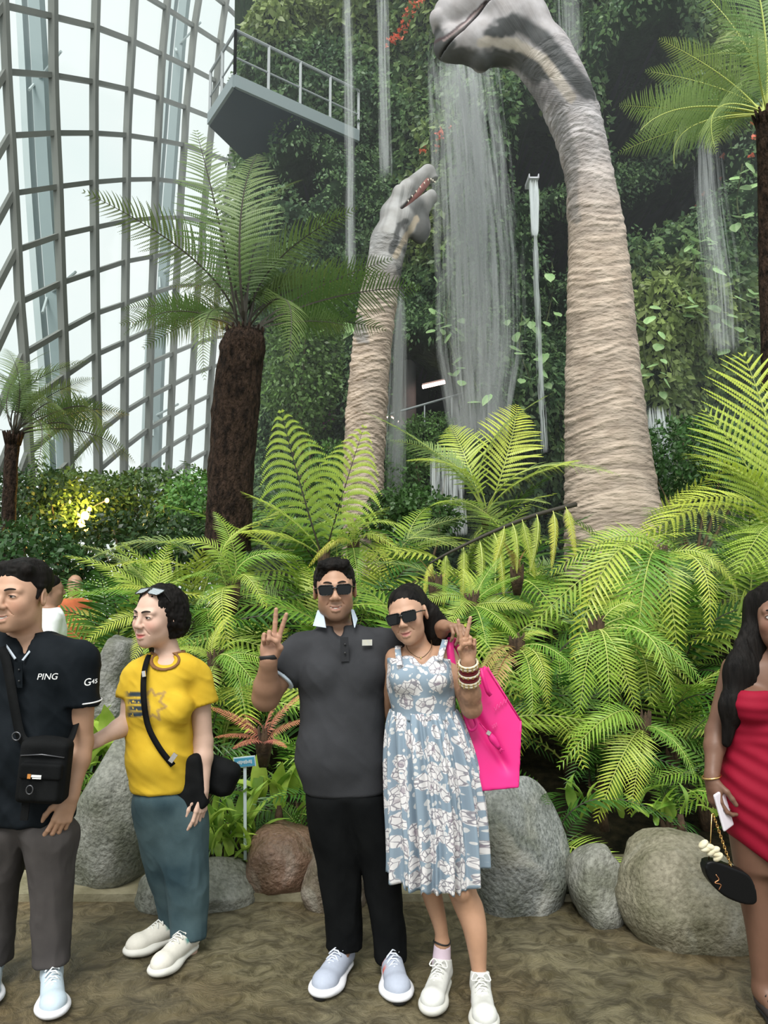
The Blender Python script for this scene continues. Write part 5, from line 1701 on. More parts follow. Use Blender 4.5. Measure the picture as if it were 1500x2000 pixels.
def arm_sdf(S, sh, el, wr, r=(.052, .042, .040, .027), k=.02):
    sh, el, wr = map(np.asarray, (sh, el, wr))
    S.cone(sh, el, r[0], r[1], k=k)
    mid = el + (wr - el) * 0.3
    S.cone(el, mid, r[1], r[2] * 1.04, k=k)
    S.cone(mid, wr, r[2] * 1.02, r[3], k=k)
def cloth_mat(name, c1, c2=None, rough=0.85, fine=0.25, bscale=320, sheen=0.0):
    return mat(name, c1, c2 or tuple(v * 1.18 for v in c1), rough=rough, scale=9, detail=3, bump=fine, bscale=bscale, bdist=0.002, spec=0.1, sheen=sheen)
def garment(name, S, h, m, root, base, folds=None, colors=None):
    V, Q = S.mesh(h)
    if folds is not None:
        nr = normals_of(V, Q)
        V = V + nr * folds(V)[:, None]
    return obj(name, mesh_data(name, V - base, Q, True, m if isinstance(m, list) else [m], None, None if colors is None else colors(V)), root)
def drape(amp=0.006, sc=(9, 9, 5), shear=(0.0, 0.0), seed=0.0, fine=0.4):
    """soft cloth creases: ridged noise, sheared so they run diagonally"""
    def f(V):
        Q = V.copy()
        Q[:, 2] = Q[:, 2] + shear[0] * Q[:, 0] + shear[1] * Q[:, 1]
        a = 1 - np.abs(vnoise(Q + seed, np.array(sc)) - 0.5) * 3
        b = 1 - np.abs(vnoise(Q + seed + 9, np.array(sc) * 2.1) - 0.5) * 3
        return amp * (np.clip(a, -.5, 1) + fine * np.clip(b, -.5, 1) - 0.4)
    return f
def shoe(root, base, heel, toe, m_up, m_sole, m_lace, L=0.285, accents=(), W=1.0, tongue=None, name='shoe', chunky=1.0, laces=5, bumper=None, bows=True):
    heel, toe = np.asarray(heel, float), np.asarray(toe, float)
    d = toe - heel; d[2] = 0; d /= np.linalg.norm(d)
    x = np.cross(d, (0, 0, 1.0))
    M = np.stack([x, d, (0, 0, 1)], 1)
    o = np.array([heel[0], heel[1], 0.0]); sc = np.linalg.norm((toe - heel)[:2]) / 0.285
    hs = 0.034 * chunky
    A = SDF().frame(o, M, sc)
    A.cone((0, .045, hs * .5), (-.004, .21, hs * .5), .034 * W, .041 * W, k=.02, n=(0, 0, 1), f=hs * .5 / .040)
    A.cone((-.004, .20, hs * .5 + .002), (-.006, .245, hs * .5 + .008), .041 * W, .035 * W, k=.03, n=(0, 0, 1), f=hs * .48 / .040)
    A.half((0, 0, 0.0), (0, 0, -1))
    V, Q = A.mesh(0.005 * sc)
    s_ = obj('shoe_sole', mesh_data('shoe_sole', V - base, Q, True, [m_sole]), root)
    B = SDF().frame(o, M, sc)
    B.cone((0, .045, hs + .010), (-.004, .215, hs + .004), .033 * W, .038 * W, k=.02, n=(0, 0, 1), f=.85)
    B.ell((-.006, .225, hs + .004), (.038 * W, .050, .034), k=.02)
    B.cone((0, .055, hs + .040), (-.002, .165, hs + .016), .031, .027, k=.025)
    B.cone((0, .040, hs + .02), (0, .045, hs + .075), .034, .036, k=.02, n=(0, 1, 0), f=1.15)
    B.half((0, .045, hs + .066), (0, -0.35, 1))
    B.half((0, 0, hs * .55), (0, 0, -1))
    cols = np.array(m_up[1])
    V, Q = B.mesh(0.0042 * sc)
    q = ((V - o) @ M) / sc
    C = np.tile(cols, (len(V), 1))
    for fn, col in accents:
        k = fn(q)[:, None]
        C = C * (1 - k) + np.array(col) * k
    obj('shoe_upper', mesh_data('shoe_upper', V - base, Q, True, [m_up[0]], None, C), root)
    Wd = lambda p: o + M @ (np.asarray(p, float) * sc) - base
    lc = MB()
    for i in range(laces):
        y = .100 + .021 * i; z = hs + .0715 - .0088 * i
        lc.tube([Wd((-.024, y + .008, z - .012)), Wd((-.010, y + .002, z + .001)), Wd((.010, y - .001, z + .001)), Wd((.024, y + .008, z - .012))], .0032 * sc, 6)
        if i < laces - 1:
            lc.tube([Wd((-.022, y + .006, z - .010)), Wd((0, y + .014, z + .001)), Wd((.022, y + .026, z - .017))], .0026 * sc, 6)
    for s in ((-1, 1) if bows else ()):
        lp = [(0, .1, hs + .068), (s * .022, .095, hs + .085), (s * .036, .112, hs + .066), (s * .012, .108, hs + .064)]
        lc.tube([Wd(p) for p in spline(lp, 9)], .0028 * sc, 6)
    lc.build('shoelaces', m_lace, root, True)
    if bumper:
        Bm = SDF().frame(o, M, sc)
        Bm.ell((-.006, .268, hs * .35), (.026, .018, .016), k=.01)
        Bm.half((0, 0, 0.001), (0, 0, -1))
        V, Q = Bm.mesh(0.004 * sc)
        obj('toe_bumper', mesh_data('toe_bumper', V - base, Q, True, [bumper]), root)
def foot(ankle, to, sc=1.0):
    a = np.array([ankle[0], ankle[1], 0.0]); d = np.array([to[0], to[1], 0.0]) - a; d /= np.linalg.norm(d)
    h_ = a - d * .046 * sc
    return h_, h_ + d * .285 * sc
def sunglasses(root, c, M, sc, base, dy=0.0, dz=0.0, style=0, up=0.0, lens_col=(.006, .007, .008)):
    mF = mat('sunglass_frame', (.008, .008, .008), rough=0.25); mL = mat('sunglass_lens_' + str(lens_col[0]), lens_col, rough=0.12, spec=0.25)
    wx, hz = ((.0285, .0205), (.031, .0235))[style]
    R0 = rotm('X', -6)
    fr = SDF().frame(c, M, sc)
    for s in (-1, 1):
        fr.plate((s * .0335, -.104 + dy, .001 + dz), wx, hz, .013, .0030, R=rotm('Z', s * 9) @ R0, trap=.10)
    for s in (-1, 1):
        fr.plate((s * .0335, -.104 + dy, .000 + dz), wx - .0032, hz - .0034, .011, .012, R=rotm('Z', s * 9) @ R0, op='s', trap=.10)
    fr.cone((-.008, -.109 + dy, .008 + dz), (.008, -.109 + dy, .008 + dz), .0026, k=.004)
    for s in (-1, 1):
        fr.chain([(s * .062, -.097 + dy, .010 + dz), (s * .076, -.055 + dy, .009 + dz), (s * .081, .01, .004 + dz + up)], .0028, k=.003)
    V, Q = fr.mesh(0.0022 * sc)
    f = obj('sunglasses', mesh_data('sunglasses', V - base, Q, True, [mF]), root)
    for s in (-1, 1):
        ln = SDF().frame(c, M, sc).plate((s * .0335, -.1032 + dy, .000 + dz), wx - .002, hz - .002, .012, .0014, R=rotm('Z', s * 9) @ R0, trap=.10)
        V, Q = ln.mesh(0.0022 * sc)
        obj('lens', mesh_data('lens', V - base, Q, True, [mL]), f)
def strap_mesh(name, pts, w, th, m, root, base, normals=None, smooth=True):
    """flat band along a path; width lies across the path, facing the given normal"""
    P = spline(np.asarray(pts), max(20, 8 * len(pts)))
    Tn = np.gradient(P, axis=0); Tn /= np.linalg.norm(Tn, axis=1)[:, None]
    nn = np.asarray(normals if normals is not None else (0, -1, 0), float)
    if nn.ndim == 1: nn = np.tile(nn, (len(P), 1))
    else: nn = spline(nn, len(P))
    X_ = np.cross(Tn, nn); X_ /= np.linalg.norm(X_, axis=1)[:, None]
    Z_ = np.cross(X_, Tn)
    V = np.stack([P + X_ * w/2 + Z_ * th/2, P - X_ * w/2 + Z_ * th/2, P - X_ * w/2 - Z_ * th/2, P + X_ * w/2 - Z_ * th/2], 1).reshape(-1, 3)
    F_ = [(4*i+q, 4*i+(q+1) % 4, 4*i+4+(q+1) % 4, 4*i+4+q) for i in range(len(P)-1) for q in range(4)]
    F_ += [(3, 2, 1, 0), tuple(4*(len(P)-1)+q for q in range(4))]
    return obj(name, mesh_data(name, V - base, F_, smooth, [m], None, None, {'cloth': V}), root)
def collar(name, c, rx, ry, zt, drop, flare, a0, a1, m, root, base, tilt=0.0, point=0.03, n=28):
    """turn-down collar round the neck; angles in degrees, -90 faces the camera"""
    V = []
    for i in range(n):
        t = i / (n - 1); a = math.radians(a0 + (a1 - a0) * t)
        e = abs(2 * t - 1)
        ca, sa = math.cos(a), math.sin(a)
        top = c + np.array([rx * ca, ry * sa, zt + tilt * sa - 0.02 * e ** 3])
        d = drop + point * e ** 6
        bot = c + np.array([(rx + flare) * ca, (ry + flare) * sa, zt - d + tilt * sa - 0.02 * e ** 3])
        inn = c + np.array([(rx - .004) * ca, (ry - .004) * sa, zt - d * 0.8 + tilt * sa - 0.02 * e ** 3])
        V += [inn, top, (top + bot) / 2 + np.array([ca, sa, 0]) * flare * 0.25, bot]
    F_ = [(4*i+q, 4*i+q+1, 4*i+5+q, 4*i+4+q) for i in range(n-1) for q in range(3)]
    o = obj(name, mesh_data(name, np.array(V) - base, F_, True, [m]), root)
    md = o.modifiers.new('thickness', 'SOLIDIFY'); md.thickness = 0.003
    return o
def text_on(name, body, size, p, M, m, root, base, shear=0.0):
    cu = bpy.data.curves.new(name, 'FONT')
    cu.body = body; cu.size = size; cu.extrude = 0.0006; cu.align_x = 'CENTER'; cu.align_y = 'CENTER'; cu.shear = shear
    t = bpy.data.objects.new(name, cu); COL.objects.link(t)
    bpy.context.view_layer.update()
    me = bpy.data.meshes.new_from_object(t.evaluated_get(bpy.context.evaluated_depsgraph_get()))
    bpy.data.objects.remove(t)
    me.materials.clear(); me.materials.append(m)
    o = obj(name, me, root, np.asarray(p) - base)
    o.rotation_euler = Matrix(np.asarray(M).tolist()).to_euler()
    return o
M_skin = mat('skin', (0.93, 0.93, 0.93), (1.0, 1.0, 1.0), rough=0.48, scale=30, attr='Col', bump=0.12, bscale=400, bdist=0.001, spec=0.35)
TXT = np.array([[1, 0, 0], [0, 0, -1], [0, 1, 0]], float)     # text lying in x-z facing the camera
def person(S, label, base, boxes, skin, paint=None, h=0.0065, hf=0.0026, group=None):
    V, Q = mesh_multi(S, h, boxes, hf)
    C = np.tile(np.array(skin, float), (len(V), 1))
    if paint is not None: C = paint(V, C)
    o = obj('person', mesh_data('person', V - base, Q, True, [M_skin], None, C), None, base)
    tag(o, label, 'person', group)
    return o
def bx(c, r): return (np.asarray(c) - np.asarray(r), np.asarray(c) + np.asarray(r))
# ------------------------------------------------------------------ man in the grey polo
def build_man_polo():
    Y0 = 3.22
    P = lambda px, py, dy=0.0: at(px, py, Y0 + dy)
    skin, face = (.30, .168, .108), (.46, .265, .175)
    base = np.array([P(695, 1900)[0], Y0, 0.0])
    hc, hM, hs = P(654, 1152, -0.02), rotm('Z', 4) @ rotm('Y', -3), 1.10
    torso = secs_px([(1545, 594, 752, .118), (1480, 590, 752, .125), (1400, 588, 752, .130), (1330, 586, 758, .125), (1282, 578, 768, .116), (1255, 582, 764, .100), (1236, 606, 738, .078), (1222, 632, 700, .055)], Y0)
    S = SDF()
    S.loft(shrink(torso, .016), k=.03, cap=.02)
    S.cone(P(662, 1240, .02), P(656, 1180, .0), .060, .058, k=.03)
    head_sdf(S, hc, hM, hs, jaw=1.13, nose=1.12, smile=1.0, brow=1.1, chin=1.1)
    sh1, el1, wr1 = P(583, 1268), P(519, 1362, -.10), P(525, 1288, -.20)
    arm_sdf(S, sh1, el1, wr1, (.056, .054, .050, .031))
    sh2, el2, wr2 = P(757, 1262, .02), P(838, 1272, .10), P(866, 1224, -.10)
    arm_sdf(S, sh2, el2, wr2, (.056, .05, .043, .030))
    fold = (95, 95, 55)
    hand_sdf(S, wr1, P(531, 1240, -.20) - wr1, (0.12, -1, 0.05), 1.0, ((4, 6, 4), (3, 5, 3), (70, 95, 55), (72, 95, 55)), splay=(11, -3, 0, -4), sc=1.1,
             thumb=((0.30, 0.75, 0.55), (-0.55, 0.75, 0.40), (-0.95, 0.35, 0.05)))
    hand_sdf(S, wr2, (0.55, -0.75, 0.05), (-0.15, 0.15, -0.98), 1.0, ((48, 50, 25), (54, 50, 25), (58, 50, 25), (62, 50, 25)), sc=0.98,
             thumb=((0.8, 0.5, 0.3), (0.4, 0.8, 0.4), (0.2, 0.8, 0.6)))
    # legs
    tr1 = secs_px([(1848, 640, 707, .075, .05), (1820, 640, 707, .078, .045), (1750, 628, 704, .084, .03), (1690, 620, 703, .092, .02), (1620, 604, 698, .11, .01), (1560, 598, 700, .116), (1540, 600, 735, .106), (1510, 612, 732, .095)], Y0)
    tr2 = secs_px([(1872, 733, 792, .072, .03), (1840, 731, 793, .076, .03), (1750, 716, 786, .082, .03), (1690, 706, 780, .09, .02), (1620, 684, 764, .108, .01), (1560, 660, 752, .116), (1540, 615, 747, .106), (1510, 612, 732, .095)], Y0)
    S.loft(shrink(tr1, .022), k=.03); S.loft(shrink(tr2, .022), k=.03)
    S.cone(P(672, 1846, .06), P(664, 1880, -.02), .034, .03, k=.03); S.cone(P(764, 1872, .03), P(768, 1900, -.08), .034, .03, k=.03)
    def paint(V, C):
        q = head_local(V, hc, hM, hs)
        near = smooth01((q[:, 2] + .13) / .03)[:, None]
        C = C * (1 - near) + np.array(face) * near
        hnd = np.exp(-(np.linalg.norm(V - P(530, 1245, -.2), axis=1) / .09) ** 4)[:, None] * 0.7
        C = C * (1 - hnd) + np.array((.52, .29, .20)) * hnd
        return face_colors(V, C, hc, hM, hs, face, (.36, .15, .12), beard=0.4)
    man = person(S, 'man in a charcoal polo shirt and sunglasses showing a two-finger sign', base,
                 [bx(hc + np.array([0, 0, -.005]), (.125, .14, .15)), bx(P(532, 1240, -.2), (.08, .10, .125)), bx(P(884, 1236, -.17), (.085, .11, .09))], skin, paint)
    face_parts(man, base, hc, hM, hs, open_=.4, teeth=1.1, eyes=False, browz=.004)
    sunglasses(man, hc, hM, hs, base, style=0)
    # hair: short wavy crop
    H = SDF().frame(hc, hM, hs)
    H.ell((0, .022, .047), (.0795, .103, .080), k=.01)
    H.cone((-.042, -.056, .094), (.042, -.052, .096), .020, k=.03)
    for s in (-1, 1): H.cone((s * .071, -.014, .03), (s * .069, -.022, -.008), .010, .005, k=.012)
    H.ell((0, -.105, .014), (.067, .064, .076), k=.012, op='s')
    H.half((0, 0, -.045), (0, -.25, -1))
    def cur(V):
        q = head_local(V, hc, hM, hs)
        a = np.abs(vnoise(q + 3, (55, 55, 55)) - .5) * 2
        b = np.abs(vnoise(q + 8, (110, 110, 110)) - .5) * 2
        return .006 * (1 - a) + .004 * (1 - b) - .006
    garment('hair', H, .0042, M_hair, man, base, cur)
    # polo shirt
    M_polo = cloth_mat('charcoal_polo', (.036, .037, .041), (.045, .046, .051))
    M_trim = cloth_mat('pale_blue_trim', (.55, .64, .74))
    T = SDF()
    T.loft(torso, k=.02, cap=.012, ex=2.35)
    T.ell(P(640, 1478, -.055), (.12, .085, .13), k=.06)
    T.ell(P(628, 1318, -.06), (.07, .075, .075), k=.05); T.ell(P(705, 1318, -.06), (.07, .075, .075), k=.05)
    s_end = sh1 + (el1 - sh1) * 0.62
    T.nest(SDF().cone(sh1 + np.array([.01, 0, 0]), s_end, .074, .074, k=.035).half(s_end - (el1 - sh1) * 0.06, el1 - sh1), k=.03)
    s2 = sh2 + (el2 - sh2) * 0.8
    T.cone(P(740, 1262), s2, .075, .066, k=.035)
    T.cone(P(660, 1245, .02), P(655, 1190, .01), .062, .06, k=.006, op='s')
    T.chain([P(659, 1228, -.12), P(663, 1246, -.13), P(664, 1258, -.14)], [.036, .020, .004], k=.004, op='s', n=(0, 1, 0), f=3)
    fA, fB = drape(.010, (5, 5, 7), (1.0, 0), 1.0, .3), drape(.005, (4, 4, 4), (-0.5, 0), 4.0, .2)
    shirt = garment('polo_shirt', T, .006, M_polo, man, base, lambda V: fA(V) * smooth01((V[:, 2] - P(0, 1520)[2]) / .1) + fB(V))
    # sleeve band in pale blue
    d_ = (el1 - sh1) / np.linalg.norm(el1 - sh1)
    B_ = SDF().cone(s_end - (el1 - sh1) * .02, s_end - (el1 - sh1) * .02 + d_ * .03, .0725, .071, k=.004)
    B_.half(s_end - (el1 - sh1) * .065 + d_ * .018, d_).half(s_end - (el1 - sh1) * .065, -d_)
    garment('sleeve_band', B_, .004, M_trim, man, base)
    nc = P(658, 1222, .018)
    collar('collar', nc, .073, .070, .026, .040, .020, -62, 242, M_polo, man, base, tilt=.028, point=.02)
    for s, (xa, xb) in ((-1, (612, 636)), (1, (686, 694))):
        A = P(xa + (8 if s < 0 else 4), 1192, -.045); B = P(xb - (0 if s < 0 else 2), 1226, -.10); C_ = P(xa - 1 if s < 0 else xb + 3, 1222 if s < 0 else 1210, -.055); D = P(xa + 18 if s < 0 else xa - 1, 1190, -.06)
        V = np.array([A, C_, B, D]); n_ = np.cross(V[1] - V[0], V[3] - V[0]); n_ /= np.linalg.norm(n_)
        V = np.vstack([V, V - n_ * .004])
        obj('collar_facing', mesh_data('collar_facing', V - base, [(0,1,2,3),(7,6,5,4),(0,4,5,1),(1,5,6,2),(2,6,7,3),(3,7,4,0)], False, [M_trim]), man)
    pl = P(673, 1268, -.139)
    MB().box(pl - base, (.017, .0016, .050), rotm('X', 6) @ rotm('Y', -2)).build('placket', M_polo, man)
    for k in range(2):
        b_ = MB().tube([pl - base + np.array([0.002, -.004, .02 - .035 * k]), pl - base + np.array([0.002, -.007, .02 - .035 * k])], .0045, 10)
        b_.build('button', mat('dark_button', (.03, .03, .032), rough=.3), man, True)
    M_patch = mat('silver_patch', (.52, .54, .55), (.62, .60, .5), rough=.35, scale=60)
    pp = P(717, 1255, -.118)
    pt = MB().box(pp - base, (.021, .0025, .012), rotm('Z', 14)).build('chest_patch', M_patch, man)
    # wrist band
    w_ = wr1 + (P(531, 1240, -.20) - wr1) * .08
    ring = [w_ - base + np.array([math.cos(a) * .036, math.sin(a) * .029, .004 * math.cos(a)]) for a in np.linspace(0, 2 * math.pi, 24, endpoint=False)]
    MB().tube(ring, .0085, 8, closed=True, flat=(0.5, 1.25)).build('wristband', mat('black_rubber', (.012, .012, .013), rough=.5), man, True)
    # trousers
    M_blk = cloth_mat('black_trousers', (.0035, .004, .0045), (.006, .0066, .007), rough=.9)
    L_ = SDF().loft(tr1, k=.025, cap=.008).loft(tr2, k=.025, cap=.008)
    fl = drape(.007, (13, 13, 6), (0.5, 0), 7.0, .6)
    garment('trousers', L_, .0065, M_blk, man, base, lambda V: fl(V) * (0.35 + 0.65 * smooth01((.55 - V[:, 2]) / .4)))
    # running shoes
    M_up = mat('mesh_upper', (.95, .95, .95), (1, 1, 1), rough=.7, attr='Col', scale=90, bump=.4, bscale=500, bdist=.001)
    M_so = mat('white_foam', (.78, .78, .82), rough=.6)
    M_la = mat('pale_lace', (.62, .66, .74), rough=.8)
    M_bk = mat('black_rubber', (.012, .012, .013), rough=.5)
    def acc(side):
        return [(lambda q: smooth01((q[:, 2] - .098) / .006), (.25, .62, .52)),
                (lambda q: smooth01(1.3 - np.maximum(np.abs(q[:, 1] - .10 - .2 * (q[:, 2] - .06)) / .013, np.abs(q[:, 2] - .06) / .03)) * (q[:, 0] * side > .02), (.75, .13, .08)),
                (lambda q: smooth01(1.3 - np.maximum(np.abs(q[:, 1] - .15) / .012, np.abs(q[:, 2] - .05) / .02)) * (q[:, 0] * side > .024), (.75, .13, .08)),
                (lambda q: smooth01((.022 - q[:, 1]) / .02), (.6, .6, .66))]
    for an, to in ((P(672, 1846, .05), at_z(616, 1958, 0)), (P(763, 1870, .03), at_z(776, 1962, 0))):
        h_, t_ = foot(an, to, 1.12)
        shoe(man, base, h_, t_, (M_up, (.42, .46, .56)), M_so, M_la, accents=acc(1), bumper=M_bk, W=1.1, bows=False)
    return man
build_man_polo()
# ------------------------------------------------------------------ woman in the floral dress
def floral_mat():
    m = mat('floral_cotton', (.23, .30, .37), (.25, .32, .39), rough=.85, scale=4, spec=.2)
    nt = m.node_tree; N, Lk = nt.nodes, nt.links
    bs = next(n for n in N if n.type == 'BSDF_PRINCIPLED'); rp = next(n for n in N if n.type == 'VALTORGB'); tc = next(n for n in N if n.type == 'TEX_COORD')
    at_ = N.new('ShaderNodeAttribute'); at_.attribute_name = 'cloth'
    wn = N.new('ShaderNodeTexNoise'); wn.inputs['Scale'].default_value = 16; wn.inputs['Detail'].default_value = 2
    Lk.new(at_.outputs['Vector'], wn.inputs['Vector'])
    mx = N.new('ShaderNodeMix'); mx.data_type = 'VECTOR'; mx.inputs[0].default_value = .045
    Lk.new(at_.outputs['Vector'], mx.inputs[4]); Lk.new(wn.outputs['Color'], mx.inputs[5])
    def ramp(src, stops):
        r = N.new('ShaderNodeValToRGB'); r.color_ramp.interpolation = 'LINEAR'
        while len(r.color_ramp.elements) < len(stops): r.color_ramp.elements.new(.5)
        for e, (p, c) in zip(r.color_ramp.elements, stops): e.position = p; e.color = c
        Lk.new(src, r.inputs['Fac']); return r.outputs['Color']
    w, b = (1, 1, 1, 1), (0, 0, 0, 1)
    v1 = N.new('ShaderNodeTexVoronoi'); v1.inputs['Scale'].default_value = 16; v1.inputs['Randomness'].default_value = .9
    Lk.new(mx.outputs[1], v1.inputs['Vector'])
    petal = ramp(v1.outputs['Distance'], [(.0, w), (.50, w), (.53, b), (1, b)])
    ve = N.new('ShaderNodeTexVoronoi'); ve.inputs['Scale'].default_value = 46; ve.feature = 'DISTANCE_TO_EDGE'
    Lk.new(mx.outputs[1], ve.inputs['Vector'])
    line = ramp(ve.outputs['Distance'], [(0, w), (.045, w), (.085, b), (1, b)])
    v2 = N.new('ShaderNodeTexVoronoi'); v2.inputs['Scale'].default_value = 34
    Lk.new(mx.outputs[1], v2.inputs['Vector'])
    leafy = ramp(v2.outputs['Distance'], [(0, w), (.30, w), (.34, b), (1, b)])
    core = ramp(v1.outputs['Distance'], [(0, w), (.13, w), (.2, b), (1, b)])
    def mixc(fac, a, col):
        q = N.new('ShaderNodeMix'); q.data_type = 'RGBA'
        Lk.new(fac, q.inputs[0])
        if isinstance(a, tuple): q.inputs[6].default_value = a
        else: Lk.new(a, q.inputs[6])
        q.inputs[7].default_value = col
        return q.outputs[2]
    c = mixc(leafy, rp.outputs['Color'], (.60, .60, .60, 1))
    c = mixc(petal, c, (.72, .70, .70, 1))
    sc_ = N.new('ShaderNodeMath'); sc_.operation = 'MULTIPLY'; sc_.inputs[1].default_value = .8
    Lk.new(line, sc_.inputs[0])
    pl = N.new('ShaderNodeMath'); pl.operation = 'MULTIPLY'; Lk.new(sc_.outputs[0], pl.inputs[0]); Lk.new(petal, pl.inputs[1])
    c = mixc(pl.outputs[0], c, (.16, .15, .19, 1))
    c2 = N.new('ShaderNodeMath'); c2.operation = 'MULTIPLY'; c2.inputs[1].default_value = .6; Lk.new(core, c2.inputs[0])
    c = mixc(c2.outputs[0], c, (.22, .17, .22, 1))
    Lk.new(c, bs.inputs['Base Color'])
    return m
def build_woman_dress():
    Y0 = 3.12
    P = lambda px, py, dy=0.0: at(px, py, Y0 + dy)
    skin, face = (.45, .255, .16), (.50, .295, .20)
    base = np.array([P(850, 1900)[0], Y0, 0.0])
    hM = rotm('Z', -17) @ rotm('Y', -13) @ rotm('X', 4)
    hc, hs = P(796, 1202, -.03), 0.98
    torso = secs_px([(1640, 775, 935, .12), (1500, 768, 905, .135), (1450, 766, 900, .13), (1390, 768, 884, .105), (1340, 760, 886, .115), (1305, 762, 880, .105), (1280, 765, 878, .085), (1262, 790, 868, .06)], Y0)
    S = SDF()
    S.loft(shrink(torso, .012), k=.03, cap=.02)
    for x in (793, 850): S.ell(P(x, 1325, -.085), (.055, .05, .055), k=.03)
    S.cone(P(822, 1280, .01), P(806, 1235, .0), .048, .046, k=.03)
    head_sdf(S, hc, hM, hs, jaw=.98, nose=1.0, smile=.8, brow=.8)
    # her left arm, bent up; right arm reaching behind the man
    sh, el, wr = P(872, 1277, .01), P(921, 1382, -.06), P(914, 1290, -.17)
    arm_sdf(S, sh, el, wr, (.041, .040, .038, .024))
    hand_sdf(S, wr, P(914, 1240, -.17) - wr, (-.1, -1, 0.1), -1.0, ((6, 4, 3), (4, 4, 2), (75, 95, 55), (75, 95, 55)), splay=(10, -12, -5, -6), sc=.92,
             thumb=((0.25, 0.75, 0.55), (-0.6, 0.7, 0.40), (-0.95, 0.25, 0.1)))
    S.cone(P(772, 1285, .02), P(752, 1390, .13), .042, .038, k=.03); S.cone(P(752, 1390, .13), P(700, 1440, .20), .036, .028, k=.02)
    # legs
    S.loft(secs_px([(1845, 852, 876, .029, .0), (1810, 846, 874, .033, .0), (1760, 828, 866, .048, .01), (1720, 815, 858, .05, .0), (1690, 808, 860, .058, .0), (1600, 785, 858, .08)], Y0), k=.02, ex=2.0)
    S.loft(secs_px([(1938, 925, 951, .030, -.10), (1890, 920, 950, .035, -.09), (1820, 905, 951, .052, -.07), (1770, 885, 944, .052, -.05), (1735, 872, 930, .058, -.05), (1690, 860, 930, .064, -.02), (1600, 850, 925, .085)], Y0), k=.02, ex=2.0)
    S.ell(P(900, 1738, -.105), (.033, .02, .035), k=.03)
    S.cone(P(864, 1842, 0), P(862, 1885, 0), .028, .026, k=.02); S.cone(P(938, 1935, -.10), P(938, 1970, -.10), .029, .027, k=.02)
    def paint(V, C):
        q = head_local(V, hc, hM, hs)
        near = smooth01((q[:, 2] + .14) / .04)[:, None]
        C = C * (1 - near) + np.array(face) * near
        C = face_colors(V, C, hc, hM, hs, face, (.40, .13, .13))
        # henna darkening from palm to forearm
        d = np.linalg.norm(V - P(918, 1350, -.12), axis=1)
        hn = (np.exp(-(d / .12) ** 4) * (0.45 + 0.55 * (vnoise(V, 110) > .42)) * .6)[:, None]
        C = C * (1 - hn) + np.array((.22, .12, .075)) * hn
        d2 = np.linalg.norm(V - P(914, 1262, -.2), axis=1)
        h2 = (np.exp(-(d2 / .045) ** 4) * (vnoise(V, 170) > .5) * .5)[:, None]
        return C * (1 - h2) + np.array((.30, .13, .08)) * h2
    w = person(S, 'woman in a blue and white floral dress and sunglasses showing a two-finger sign', base,
               [bx(hc + np.array([0, 0, -.005]), (.125, .13, .15)), bx(P(916, 1240, -.18), (.075, .09, .115))], skin, paint)
    face_parts(w, base, hc, hM, hs, teeth=.55, eyes=False, brows=False)
    sunglasses(w, hc, hM, hs, base, style=1)
    # hair: centre parting, long behind her shoulder
    H = SDF().frame(hc, hM, hs)
    H.ell((0, .024, .045), (.080, .100, .080), k=.01)
    H.ell((0, -.108, .002), (.062, .066, .082), k=.012, op='s')
    H.cone((0, -.10, .085), (0, -.02, .135), .004, .003, k=.01, op='s')
    H.half((0, 0, -.035), (0, -.55, -1))
    H.frame()
    H.chain([P(835, 1200, .03), P(850, 1230, .05), P(858, 1252, .07), P(862, 1262, .08)], [.055, .055, .046, .03], k=.03, n=(0, 1, 0), f=.6)
    H.cone(P(800, 1170, .07), P(840, 1225, .08), .07, .05, k=.03)
    st = lambda V: .004 * (np.abs(vnoise(V @ rotm('Y', 25), (140, 60, 9)) - .5) * 2 - .5)
    garment('hair', H, .0045, M_hair, w, base, st)
    # dress: fitted bodice with a sweetheart neckline
    M_fl = floral_mat()
    D = SDF()
    D.loft(secs_px([(1400, 764, 891, .115), (1385, 766, 888, .11), (1340, 756, 889, .122), (1305, 757, 884, .112), (1275, 760, 881, .092), (1255, 790, 870, .07)], Y0), k=.02)
    for x in (793, 850): D.ell(P(x, 1325, -.088), (.062, .055, .060), k=.03)
    zc = P(0, 1293)[2]
    def neck(Pt):
        x = Pt[:, 0]
        c = P(822, 1290)[0]
        u = np.abs(x - c)
        z = P(822, 1293)[2] + .030 * smooth01(u / .045) - .012 * smooth01((u - .06) / .05)
        return (z - Pt[:, 2]) * .8
    D.func(neck, (-9, -9, -9), (9, 9, 9), k=.004, op='s')
    V, Q = D.mesh(.0055)
    nr = normals_of(V, Q)
    V = V + nr * drape(.0035, (12, 12, 7), (0, 0), 2.0)(V)[:, None]
    cl = np.stack([V[:, 0] * 1.0, V[:, 1] * .8, V[:, 2]], 1)
    obj('dress_bodice', mesh_data('dress_bodice', V - base, Q, True, [M_fl], None, None, {'cloth': cl}), w)
    # skirt: gathered, flaring, with a wavy hem
    n1, n2 = 220, 70
    rows = np.array(secs_px([(1712, 764, 945, .175), (1640, 764, 943, .178), (1560, 760, 936, .170), (1480, 757, 922, .158), (1420, 759, 904, .138), (1385, 764, 890, .113)], Y0))
    R = spline(rows, n2)
    th = np.linspace(0, 2 * math.pi, n1, endpoint=False)
    V, CL = [], []
